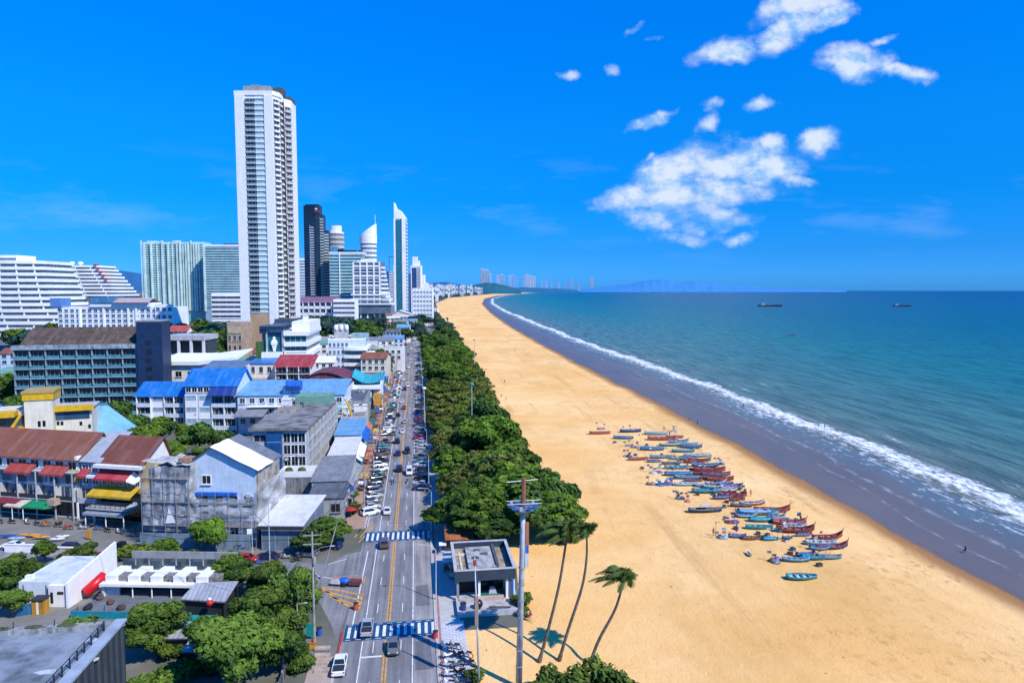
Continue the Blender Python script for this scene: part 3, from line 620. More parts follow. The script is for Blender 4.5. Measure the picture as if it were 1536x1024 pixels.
# ------------------------------------------------------------------ coconut palms bending in the sea wind
def palm(label,pxs,seed,L,nf):
    q=random.Random(seed); d=G(*pxs[0]).dot(FH); pts=[at(x,y,d) for x,y in pxs]; pts[0].z=-.2; base=pts[0].copy(); base.z=0
    t=thing('coconut_palm',label,'palm tree',base,0,'coconut palms on the beach')
    P=[]; n=len(pts)
    for i in range((n-1)*5+1):      # smooth
        k=i/5; a=min(int(k),n-2); f=k-a; g=lambda j: pts[max(0,min(n-1,j))]
        p=.5*((2*g(a))+(g(a+1)-g(a-1))*f+(2*g(a-1)-5*g(a)+4*g(a+1)-g(a+2))*f*f+(3*g(a)-g(a-1)-3*g(a+1)+g(a+2))*f**3); P.append(p-base)
    b=MB(); b.tube(P,[.26-.13*i/(len(P)-1)+(.1 if i<2 else 0) for i in range(len(P))],8); b.obj('trunk',paint((.17,.135,.11),.9,.2,3,False),t,True)
    top=P[-1]; wind=Vector((-.75,.25,.1))
    for i in range(nf):
        a=i*2.399+q.uniform(-.2,.2); el=q.uniform(.05,1.35); dv=Vector((math.cos(a)*math.cos(el),math.sin(a)*math.cos(el),math.sin(el)))
        b=MB(); R_=[]; ln=L*q.uniform(.8,1.1)
        for k in range(13):
            s=k/12; R_.append(top+dv*ln*s*(1-.25*s)+wind*ln*.40*s*s+Vector((0,0,-1))*ln*(.50 if el>.3 else .42)*s**2.2)
        b.tube(R_,[.05*(1-.8*k/12) for k in range(13)],4); sh=[.3]*len(b.v)
        for k in range(1,60):
            s=k/60; j=min(11,int(s*12)); f=s*12-j; p=R_[j].lerp(R_[j+1],f); tg=(R_[j+1]-R_[j]).normalized()
            side=tg.cross(Vector((0,0,1))); side=side.normalized() if side.length>.05 else Vector((1,0,0))
            w=ln*.23*math.sin(math.pi*min(1,s*.86+.14))**.6
            for sg in (-1,1):
                tip=p+(side*sg*.8+tg*.75+wind*.25+Vector((0,0,-.45-.2*q.random()))).normalized()*w*q.uniform(.85,1.1); u=tg*.06
                b.quad([p-u,p+u,tip+u*.3,tip-u*.3]); v=q.uniform(.1,.9); sh+= [v]*4
        b.at=sh; b.obj('frond',L_PALM,t)
    b=MB()
    for i in range(6): b.ell((top.x+.28*math.cos(i),top.y+.28*math.sin(i),top.z-.25),(.16,.16,.19),7,5)
    b.obj('coconut_cluster',paint((.16,.19,.04),.6,.1),t)
palm('leftmost of three tall palms, its crown in front of the dark belt trees',[(808,992),(822,945),(838,880),(848,820),(851,797)],1,4.6,22)
palm('middle palm of the three, tallest, with droopy crown over the sand edge',[(838,990),(852,945),(873,880),(880,835),(880,800)],2,4.6,23)
palm('shortest and rightmost palm, windswept over open sand',[(884,996),(898,960),(922,915),(933,880),(935,868)],3,4.5,23)
# bushes in the bottom right corner and beside the house
for i,(key,x,y,s,lab) in enumerate([('drk0',150,735,.8,'dark tree behind the shophouse row, right of the villa'),('rnd0',232,742,.8,'green tree behind the netted scaffold'),('rnd1',262,735,.7,'olive tree tucked behind the pale building under netting'),('drk0',335,690,.8,'dark tree behind the white-sheeted roof'),('near0',300,702,.7,'bright tree peeping behind the white-sheeted roof'),
 ('rnd0',222,690,1.0,'leafy tree on the open ground before the blue-roofed central wing, left one'),('drk0',300,690,1.0,'dark tree on the open ground before the blue-roofed central wing, right one'),('near1',262,700,.9,'bright tree on the open ground before the blue-roofed block, middle one'),('rnd1',345,705,.8,'olive tree between the white-sheeted roof and concrete block'),('rnd0',205,705,.7,'tree at the right rear corner of the dark terracotta roof'),('rnd0',30,725,.9,'green tree behind the long terracotta roof'),('near1',100,735,.6,'small bright tree behind the long terracotta roof'),('rnd1',68,846,.45,'low round tree on the verge behind the roadside walls'),('shrub',100,846,1.2,'low shrub on the verge below the kayaks'),('bush1',275,842,1.0,'low bush at the foot of the hoarding'),('bush0',350,850,1.1,'low bush on the side-street verge under the thin pole'),('bush1',300,1003,1.2,'dense bush below the lower hut'),('bush0',262,985,1.0,'dark bush between the near tree and lower hut'),('bush1',370,945,1.2,'bush in the shade right of the upper hut'),('near2',318,1000,.65,'young tree in front of the lower hut'),
 ('bush0',445,1005,1.0,'bush under the trees beside the left pavement'),('near0',460,900,.5,'small tree left of the large utility pole'),('bush1',120,945,.9,'bush behind the dark flat roof'),('near1',20,925,.55,'small tree left of the orange timber hut')]): ptree(key,x,y,s,lab,group='garden and verge greenery')
for i,(x,y,s,lab) in enumerate([(838,1062,1.35,'large flowering bush at the bottom edge, left one below the palms'),(895,1062,1.5,'large leafy bush at the bottom edge, middle one below the palms'),(940,1085,1.35,'leafy bush at the bottom edge, rightmost of the palm-foot bushes'),
  (792,1058,.8,'pale leafy bush at the foot of the tall platform mast'),(712,1022,.55,'small round bush among the parked scooters by the promenade'),(782,905,.62,'bright green bush against the right wall of the beach house'),(788,925,.45,'small bush at the right corner of the beach house deck'),(846,812,.9,'yellow-green shrub under the leftmost palm crown'),(1000,1062,.6,'wispy low shrub at the bottom edge right of the palm-foot bushes')]):
    ptree('bush%d'%(i%2),x,y,s,lab,'bush','bush',sz=1.25)
# ------------------------------------------------------------------ vehicles (x right, y forward = front, z up)
TYRE=plain((.015,.015,.017),.9); RIM=plain((.35,.36,.38),.35,.6); CGL=plain((.012,.018,.026),.08,0,.8); LAMP=plain((.8,.8,.75),.2); TAIL=plain((.5,.02,.02),.3); TRIM=plain((.03,.03,.035),.6)
CARC={'white':(.78,.78,.78),'silver':(.42,.44,.46),'black':(.012,.012,.015),'grey':(.13,.14,.15),'red':(.42,.02,.02),'blue':(.03,.12,.42),'dark blue':(.015,.03,.10),'green':(.03,.14,.08),'brown':(.14,.08,.05),'beige':(.5,.43,.33),'orange':(.6,.16,.02),'teal':(.03,.28,.32),'yellow':(.65,.42,.03)}
def cpaint(c): return plain(CARC[c],.22,0,.6)
def section(y,w,zb,zt,wt):      # ring of a body cross-section
    return [(-w*.94,y,zb),(-w,y,zb+.18),(-w,y,zt-.16),(-wt,y,zt),(wt,y,zt),(w,y,zt-.16),(w,y,zb+.18),(w*.94,y,zb)]
SHAPE={ # body stations (y,w,zb,zt,wt) ; cabin (y0 bottom rear, y1 top rear, y2 top front, y3 bottom front, ztop)
 'sedan':([(-2.2,.72,.42,.86,.62),(-2.1,.84,.3,.98,.74),(-1.2,.88,.22,1.0,.78),(0,.89,.2,.98,.8),(1.0,.88,.22,.95,.78),(1.9,.82,.3,.82,.7),(2.2,.66,.42,.7,.56)],(-1.75,-.95,.35,1.15,1.44)),
 'hatchback':([(-1.9,.76,.42,.95,.66),(-1.8,.84,.3,1.05,.74),(-1,.86,.22,1.05,.78),(0,.86,.2,1.02,.78),(.9,.86,.22,.98,.76),(1.6,.8,.3,.85,.68),(1.85,.66,.42,.72,.56)],(-1.8,-1.45,.25,1.05,1.52)),
 'suv':([(-2.2,.8,.5,1.05,.72),(-2.1,.9,.36,1.15,.8),(-1.2,.93,.3,1.15,.84),(0,.93,.28,1.12,.84),(1.1,.92,.3,1.1,.82),(2,.86,.38,1.0,.76),(2.25,.72,.5,.86,.62)],(-2.1,-1.85,.35,1.15,1.8)),
 'pickup':([(-2.6,.84,.52,1.0,.8),(-2.5,.9,.4,1.08,.86),(-1.1,.92,.34,1.08,.88),(0,.92,.32,1.1,.86),(1.2,.92,.34,1.1,.84),(2.3,.86,.4,.98,.76),(2.6,.72,.52,.84,.62)],(-.75,-.55,.6,1.3,1.78)),
 'van':([(-2.4,.82,.4,1.2,.78),(-2.3,.9,.3,1.3,.86),(-1,.92,.26,1.3,.88),(0,.92,.26,1.3,.88),(1.2,.92,.28,1.28,.86),(2.0,.88,.32,1.15,.78),(2.35,.74,.42,.95,.66)],(-2.35,-2.2,1.1,1.85,2.05))}
def cabin(shape,grow=0,b=None):
    y0,y1,y2,y3,zt=SHAPE[shape][1]; w=SHAPE[shape][0][2][1]; zb=SHAPE[shape][0][3][3]-.05; wb=w-.09; wt=w-.22
    lo=[(-wb,y0,zb),(wb,y0,zb),(wb,y3,zb),(-wb,y3,zb)]; hi=[(-wt,y1,zt),(wt,y1,zt),(wt,y2,zt),(-wt,y2,zt)]
    return lo,hi
def shrinkquad(q,m,off):
    q=[Vector(p) for p in q]; c=sum(q,Vector())/4; n=(q[1]-q[0]).cross(q[2]-q[0]).normalized()
    return [c+(p-c)*m+n*off for p in q]
def vehicle_meshes(shape,color):
    st=SHAPE[shape][0]; body=MB(); body.rings([section(*s) for s in st])
    lo,hi=cabin(shape); body.rings([lo,hi])
    if shape=='pickup': body.box(-.78,.78,-2.45,-.85,1.085,1.09,1)
    gl=[]
    for nm,q in (('rear_window',[lo[0],lo[1],hi[1],hi[0]]),('side_window',[lo[1],lo[2],hi[2],hi[1]]),('windscreen',[lo[2],lo[3],hi[3],hi[2]]),('side_window',[lo[3],lo[0],hi[0],hi[3]])):
        b=MB(); b.quad(shrinkquad(q,.86,.012)); gl.append((nm,b))
    ln=st[-1][0]; wv=st[3][1]; rw=.36 if shape in('suv','pickup','van') else .32; ws=[]
    for sx in (-1,1):
        for sy in (-.6,.62):
            b=MB(); b.tube([(sx*(wv-.2),sy*ln,rw),(sx*(wv+.015),sy*ln,rw)],rw,12,0); b.tube([(sx*(wv),sy*ln,rw),(sx*(wv+.03),sy*ln,rw)],rw*.58,8,1); ws.append(b)
    lamps=[]
    for sx in (-1,1):
        b=MB(); y=st[-2][0]; b.ell((sx*st[-1][1]*.82,ln-.12,st[-1][3]-.06),(.2,.16,.09),8,5); lamps.append(('headlight',b,LAMP))
        b=MB(); b.ell((sx*st[0][1]*.9,st[0][0]+.03,st[0][3]-.08),(.14,.08,.13),8,5); lamps.append(('tail_light',b,TAIL))
    return body,gl,ws,lamps
VP={}; VS={}
def vehicle(shape,color,label,loc,rz,detail=True,name=None,group=None,cat=None,s=1.0):
    """full car with parts near the camera, one merged mesh far away"""
    nm={'sedan':'parked_car' if group and 'park' in group else 'car','hatchback':'parked_car' if group and 'park' in group else 'car','suv':'car','pickup':'pickup_truck','van':'van'}[shape] if name is None else name
    cat=cat or {'pickup':'pickup','van':'van'}.get(shape,'car'); k=(shape,color)
    if detail:
        if k not in VP:
            body,gl,ws,lm=vehicle_meshes(shape,color)
            VP[k]=[('body',body.mesh('body',[cpaint(color),TRIM]))]+[(n,b.mesh(n,CGL)) for n,b in gl]+[('wheel',b.mesh('wheel',[TYRE,RIM])) for b in ws]+[(n,b.mesh(n,m)) for n,b,m in lm]
            # roof colour strip and bumpers
            b=MB(); st=SHAPE[shape][0]; b.box(-st[-1][1]*.9,st[-1][1]*.9,st[-1][0]-.05,st[-1][0]+.06,.38,.56); VP[k].append(('bumper',b.mesh('bumper',TRIM)))
        t=thing(nm,label,cat,loc,rz,group); t.scale=(s,s,s)
        for n,m in VP[k]: link(n,m,t)
        return t
    if k not in VS:
        body,gl,ws,lm=vehicle_meshes(shape,color); b=MB()
        def addm(src,mi):
            o=len(b.v); b.v+=src.v; b.f+=[tuple(i+o for i in f) for f in src.f]; b.m+=[mi]*len(src.f)
        addm(body,0); [addm(g,1) for n,g in gl]; [addm(w,2) for w in ws]
        VS[k]=b.mesh(nm,[cpaint(color),CGL,TYRE])
    o=link(nm,VS[k],None,loc,rz); o.scale=(s,s,s); return tag(o,label,cat,group)
def bike_mesh(color):
    b=MB(); 
    for y in (-.62,.62):
        ring=[(0,y+.29*math.cos(a),.3+.29*math.sin(a)) for a in [i*6.283/10 for i in range(11)]]; b.tube(ring,.055,5,1)
    b.rings([[(-.08,-.75,.62),(.08,-.75,.62),(.06,-.75,.72),(-.06,-.75,.72)],[(-.15,-.3,.45),(.15,-.3,.45),(.14,-.3,.74),(-.14,-.3,.74)],[(-.13,.05,.38),(.13,.05,.38),(.1,.05,.55),(-.1,.05,.55)],[(-.16,.35,.45),(.16,.35,.45),(.14,.35,.85),(-.14,.35,.85)],[(-.06,.6,.6),(.06,.6,.6),(.06,.5,.95),(-.06,.5,.95)]])
    b.rings([[(-.12,-.78,.74),(.12,-.78,.74),(.1,-.78,.8),(-.1,-.78,.8)],[(-.15,-.1,.72),(.15,-.1,.72),(.12,-.1,.8),(-.12,-.1,.8)]],1)
    b.tube([(-.34,.36,1.0),(0,.46,.96),(.34,.36,1.0)],.025,5,1); b.tube([(0,.62,.32),(0,.46,.95)],.04,5,1)
    return b
BK={}
def motorbike(color,label,loc,rz,group=None,s=1.1):
    if color not in BK: BK[color]=bike_mesh(color).mesh('motorbike',[cpaint(color),TYRE])
    o=link('motorbike',BK[color],None,loc,rz); o.scale=(s,)*3; return tag(o,label,'motorbike',group)
# ------------------------------------------------------------------ people: one skinned body, grown from joints
SKIN=plain((.32,.17,.10),.6); HAIR=plain((.012,.009,.008),.7)
def person_mesh(pose,cs,cp):
    j={'pel':(0,0,.92),'ch':(0,0,1.3),'nk':(0,0,1.5),'hd':(0,.02,1.66),'lh':(-.1,0,.88),'lk':(-.11,.04,.48),'lf':(-.12,0,.06),'lt':(-.12,.16,.03),'rh':(.1,0,.88),'rk':(.11,.04,.48),'rf':(.12,0,.06),'rt':(.12,.16,.03),
       'ls':(-.2,0,1.42),'le':(-.27,-.02,1.14),'lw':(-.28,.1,.9),'rs':(.2,0,1.42),'re':(.27,-.02,1.14),'rw':(.28,.1,.9)}
    if pose=='walk': j.update(lk=(-.1,.2,.52),lf=(-.1,.28,.08),lt=(-.1,.44,.06),rk=(.1,-.04,.48),rf=(.1,-.3,.1),rt=(.1,-.16,.04),lw=(-.27,-.14,.92),rw=(.27,.24,.95))
    if pose=='wade': j.update(le=(-.42,.05,1.2),lw=(-.6,.15,1.1),re=(.42,.05,1.2),rw=(.6,.15,1.12))
    if pose=='sit': j.update({k:(v[0],v[1],v[2]-.45) for k,v in j.items() if k not in('lf','lt','rf','rt','lk','rk')}); 
    if pose=='sit': j.update(lk=(-.12,.42,.5),rk=(.12,.42,.5),lf=(-.12,.46,.06),rf=(.12,.46,.06),lt=(-.12,.6,.03),rt=(.12,.6,.03),lw=(-.2,.35,.6),rw=(.2,.35,.6),le=(-.26,.1,.72),re=(.26,.1,.72))
    E=[('pel','ch'),('ch','nk'),('nk','hd'),('pel','lh'),('lh','lk'),('lk','lf'),('lf','lt'),('pel','rh'),('rh','rk'),('rk','rf'),('rf','rt'),('ch','ls'),('ls','le'),('le','lw'),('ch','rs'),('rs','re'),('re','rw')]
    rad=dict(pel=.15,ch=.155,nk=.06,hd=.11,lh=.095,rh=.095,lk=.06,rk=.06,lf=.045,rf=.045,lt=.035,rt=.035,ls=.06,rs=.06,le=.042,re=.042,lw=.03,rw=.03)
    ks=list(j); me=bpy.data.meshes.new('p'); me.from_pydata([j[k] for k in ks],[(ks.index(a),ks.index(b)) for a,b in E],[])
    o=bpy.data.objects.new('p',me); COL.objects.link(o); m=o.modifiers.new('s','SKIN')
    for i,k in enumerate(ks): v=me.skin_vertices[0].data[i]; v.radius=(rad[k],rad[k]*(.8 if k in('pel','ch') else 1)); v.use_root=(k=='pel')
    o.modifiers.new('u','SUBSURF').levels=1
    dg=bpy.context.evaluated_depsgraph_get(); r=bpy.data.meshes.new_from_object(o.evaluated_get(dg)); bpy.data.objects.remove(o); r.name='person'
    r.materials.clear()
    for x in (SKIN,cs,cp): r.materials.append(x)
    zc=j['pel'][2]
    for p in r.polygons:
        c=p.center; p.use_smooth=True
        p.material_index=1 if (c.z>zc+.05 and c.z<j['nk'][2]-.02 and abs(c.x)<.3) else (2 if abs(c.x)<.2 and zc-.42<c.z<=zc+.05 else 0)
    h=MB(); hd=j['hd']; h.ell((hd[0],hd[1]-.025,hd[2]+.05),(.115,.125,.12),8,6)
    return r,h.mesh('hair',HAIR,True)
PM={}
def person(label,loc,rz=0,pose='stand',shirt='white',trousers='grey',group=None,s=1.0):
    k=(pose,shirt,trousers)
    if k not in PM: PM[k]=person_mesh(pose,plain(CARC[shirt],.8),plain(CARC[trousers],.8))
    o=link('person',PM[k][0],None,loc,rz); o.scale=(s,)*3; tag(o,label,'person',group); link('hair',PM[k][1],o); return o
# --- traffic:  moving (shape,color,x,y picture,heading away=1,label)
def rd(x,y): p=G(x,y); return (p.x,p.y,.03)
far=lambda y: y<690
for sh,c,x,y,away,lab in [
 ('pickup','white',510,1003,1,'white double-cab pickup parked on the left below the nearer zebra crossing'),
 ('hatchback','grey',590,976,0,'dark grey car coming toward the viewer just below the nearer zebra crossing'),
 ('pickup','silver',551,946,1,'silver pickup driving over the nearer zebra crossing'),
 ('suv','brown',577,819,1,'brownish car on the farther zebra crossing'),
 ('sedan','white',581,769,1,'white sedan alone in the left lanes beyond the farther zebra crossing'),
 ('suv','black',599,706,1,'black car in the left lane next to the yellow line, beside a white van'),
 ('van','white',614,711,0,'white van coming toward the viewer in the right lanes'),
 ('sedan','dark blue',597,682,1,'dark blue sedan ahead of the black car on the left lanes'),
 ('suv','black',611,679,0,'black car coming toward the viewer behind the white van'),
 ('suv','black',596,664,1,'black car farther ahead in the left lanes'),
 ('sedan','grey',590,652,1,'grey car near the left kerb beyond the black one'),
 ('sedan','white',604,649,1,'small white car by the yellow line in mid distance'),
 ('sedan','silver',607,634,1,'silver car by the yellow line farther up the avenue'),
 ('hatchback','black',597,624,1,'black hatchback in the left lanes far up the avenue'),
 ('sedan','red',606,613,0,'red car in the middle of the avenue, far up'),
 ('sedan','white',603,604,1,'white car just beyond the red one far up the avenue'),
 ('van','white',612,580,0,'white van far up the avenue under the tree shadow'),
 ('suv','dark blue',607,585,1,'dark blue car far up the avenue beside a white van'),
 ('sedan','silver',611,560,0,'silver car near the vanishing end of the avenue'),
 ('sedan','white',605,570,1,'white car near the vanishing end, left lanes'),
 ('van','white',613,552,0,'white minibus near the far end of the avenue'),
 ('sedan','black',606,552,1,'black car near the far end of the avenue, left lanes'),
 ('sedan','silver',608,541,1,'silver car at the far end of the avenue, left lanes'),
 ('suv','white',616,540,0,'white car at the far end of the avenue, right lanes'),
 ('sedan','grey',612,532,1,'grey car, last but one at the far end of the avenue'),
 ('van','white',617,524,0,'last white van at the far end of the avenue')]:
    vehicle(sh,c,lab,rd(x,y),0 if away else math.pi,detail=y>600,group='vehicles driving on the avenue')
cc=['white','black','silver','grey','dark blue','white','brown','green','blue','red','beige','teal','white','silver']
q=random.Random(11)
def parked(side,y0,y1,xc,gap,rzf,lbl,first):
    y=y0; n={}
    i=0
    while y<y1:
        if i<len(first): sh,c=first[i]
        else: sh,c=q.choice(['sedan','hatchback','suv','pickup','sedan']),q.choice(cc)
        k=(c,sh); n[k]=n.get(k,-1)+1
        kind={'sedan':'sedan','hatchback':'hatchback','suv':'SUV','pickup':'pickup','van':'van'}[sh]
        lab='%s %s parked at the %s, %s such from the farther crossing'%(c,kind,lbl,nth(n[k]))
        if q.random()<.93 or i<len(first): vehicle(sh,c,lab,(xc+q.uniform(-.25,.25)+road_cx(y),y,.03),rzf+q.uniform(-.12,.12),detail=y<260,group='cars parked along the '+lbl)
        y+=gap*q.uniform(.92,1.25); i+=1
parked(-1,158,520,-11.0,4.1,R(-68),'left kerb',[('suv','white'),('sedan','silver'),('hatchback','grey'),('sedan','silver'),('suv','grey'),('sedan','dark blue'),('sedan','black'),('suv','black'),('hatchback','green'),('pickup','white')])
parked(1,176,470,1.05,4.3,R(62),'right kerb',[('suv','dark blue'),('sedan','silver'),('suv','black'),('sedan','dark blue'),('hatchback','black'),('suv','white'),('sedan','teal'),('suv','grey')])
for i,(c,x,y,a) in enumerate([('red',546,727,80),('orange',549,722,70),('red',543,732,75),('orange',556,692,80),('red',552,697,85),('red',558,687,70),('orange',541,760,80),('red',537,770,85),('black',590,726,0),('white',588,722,0),('black',611,724,180),('red',573,652,85),('orange',571,640,80),('red',628,690,90),('red',632,668,90)]):
    motorbike(c,'%s motorbike %s, %s from the camera among motorbikes'%(c,'riding in the lanes' if a in(0,180) else 'parked on the pavement side',nth(i)),rd(x,y),R(a),'motorbikes along the avenue')
# scooters parked on the promenade in the lower right
sq=random.Random(4)
for i in range(17):
    r_,c_=divmod(i,3); x=3.75+c_*1.35+sq.uniform(-.2,.2); yy=84+r_*2.3+sq.uniform(-.3,.3); c=['white','black','silver','white','grey','dark blue'][i%6]
    motorbike(c,'%s scooter parked on the pale promenade, %s in row %s from the bottom edge'%(c,['left','middle','right'][c_],CARD[r_]),(x,yy,.15),R(80+sq.uniform(-25,25)),'scooters on the promenade',1.2)
vehicle('hatchback','white','white car on the promenade at the bottom edge beside the red kerb',(4.9,80.6,.15),R(8),True,'parked_car')
# things waiting in the side street and lower left
vehicle('sedan','silver','pale blue-grey car half under trees at the bottom, left of the pavement',(-17.2,78.6,.05),R(10),True,'parked_car')
vehicle('suv','black','black SUV under trees beside the left pavement at the bottom',(-17.6,86.5,.05),R(4),True,'parked_car')
motorbike('red','red scooter at the bottom edge under the trees by the left pavement',(-18.9,79.5,.05),R(60),None,1.5)
vehicle('sedan','dark blue','dark car in the side street right of the thin pole',tuple(G(402,838))[:2]+(.03,),R(70),True)
vehicle('suv','grey','grey car in the shade under the corner tree',tuple(G(462,834))[:2]+(.03,),R(75),True)
vehicle('hatchback','dark blue','dark blue car in the shade right of the corner tree',tuple(G(500,822))[:2]+(.03,),R(60),True)
# ------------------------------------------------------------------ boats drawn up on the beach (x along the boat, prow +x)
BOATC={'red':(.36,.075,.07),'dark red':(.20,.045,.045),'blue':(.045,.18,.40),'teal':(.03,.27,.34),'light blue':(.25,.46,.62),'white':(.70,.70,.68),'grey':(.22,.24,.27),'dark blue':(.02,.06,.18),'pink':(.52,.20,.20),'purple':(.15,.12,.36),'brown':(.14,.09,.07),'turquoise':(.03,.38,.45)}
def bm(c): return paint(BOATC[c],.45,.2,2.5,False,0,0)
WOOD=paint((.22,.13,.075),.8,.2,2,False)
def hull_rings(L,B,D,rise,stern,n=15,inset=0,floor=0):
    rs=[]
    for i in range(n):
        s=i/(n-1); x=(s-.5)*L; w=B/2*(math.sin(math.pi*min(1,.16+s*.84))**.62 if s<.999 else .02); w=max(w-inset,.02)
        k0=rise*max(0,(s-.62)/.38)**2.1+stern*max(0,(.22-s)/.22)**1.6; zt=D+k0; zb=.02+.55*k0+(floor if floor else 0)
        rs.append([(x,-w,zt),(x,-w*.8,zb+(zt-zb)*.42),(x,-w*.3,zb),(x,w*.3,zb),(x,w*.8,zb+(zt-zb)*.42),(x,w,zt)])
    return rs
BM={}
def boat(label,loc,rz,L,c1,c2,ci,rise=.9,stern=.25,B=None,group='boats hauled up on the beach',cover=None,canopy=None,tilt=0,name='longtail_boat',engine=False):
    k=(round(L,1),c1,c2,ci,rise,stern,cover)
    if k not in BM:
        B=B or L*.23+.25; D=L*.085+.22; ps=[]
        R0=hull_rings(L,B,D,rise,stern)
        h=MB(); h.rings(R0,0,False,False); R1=hull_rings(L,B,D-.04,rise,stern,inset=.07,floor=.1)
        h.rings([r[::-1] for r in R1],0,False,False); h.quad(R0[0]); ps.append(('hull',h.mesh('hull',bm(c1),True)))
        g=MB()
        for sd in (0,5):
            a=[Vector(r[sd]) for r in R0]; sg=-1 if sd==0 else 1
            g.rings([[p+Vector((0,sg*.05,.05)),p+Vector((0,-sg*.1,.05)),p+Vector((0,-sg*.1,-.12)),p+Vector((0,sg*.05,-.16))] for p in a])
        ps.append(('gunwale',g.mesh('gunwale',bm(c2))))
        f=MB(); 
        f.rings([[(r[1][0],r[1][1]*.86,r[1][2]+.02),(r[4][0],r[4][1]*.86,r[4][2]+.02)] for r in R1[1:-2]],0,False,False); ps.append(('deck',f.mesh('deck',bm(ci))))
        for s in (4,7,10):
            b=MB(); r=R0[s]; b.box(r[0][0]-.14,r[0][0]+.14,r[0][1]*.96,r[5][1]*.96,r[0][2]-.16,r[0][2]-.09); ps.append(('thwart',b.mesh('thwart',WOOD)))
        if rise>.7:
            b=MB(); p=Vector(R0[-1][0]); b.tube([p+Vector((-.1,0,-.2)),p+Vector((.12,0,.35)),p+Vector((.1,0,.62))],[.09,.07,.05],6); ps.append(('prow_post',b.mesh('prow_post',bm(c2))))
        if cover:
            b=MB(); n=len(R0); rr=[]
            for i in range(1,n-3):
                r=R0[i]; w=r[5][1]*1.06; zz=r[5][2]; hh=.22+.13*math.sin(i*1.9)
                rr.append([(r[0][0],-w,zz-.12),(r[0][0],-w,zz+.07),(r[0][0],-w*.45,zz+hh*.8),(r[0][0]+.05,0,zz+hh+.1*math.sin(i*2.7)),(r[0][0],w*.5,zz+hh*.75),(r[0][0],w,zz+.07),(r[0][0],w,zz-.12)])
            b.rings(rr,0,False,False); ps.append(('tarpaulin',b.mesh('tarpaulin',bm(cover),True)))
        if engine:
            b=MB(); b.box(-L*.44,-L*.36,-.18,.18,D+.1,D+.5); b.tube([(-L*.4,0,D+.3),(-L*.68,.1,.12)],.04,5); ps.append(('engine',b.mesh('engine',TRIM)))
        BM[k]=ps
    t=thing(name,label,'boat',loc,rz,group); t.rotation_euler=(tilt,0,rz)
    for n,m in BM[k]: link(n,m,t)
    if canopy:
        b=MB(); b.prism([(-1.1,-.8),(1.3,-.8),(1.3,.8),(-1.1,.8)],1.75,1.85); b.obj('canopy',bm(canopy),t)
        for sx in (-1,1.2):
            for sy in (-.7,.7): b=MB(); b.cyl(sx,sy,.5,1.75,.035,5); b.obj('canopy_post',WOOD,t)
    return t
def wpx(L,y): return L*gd(y)/1024
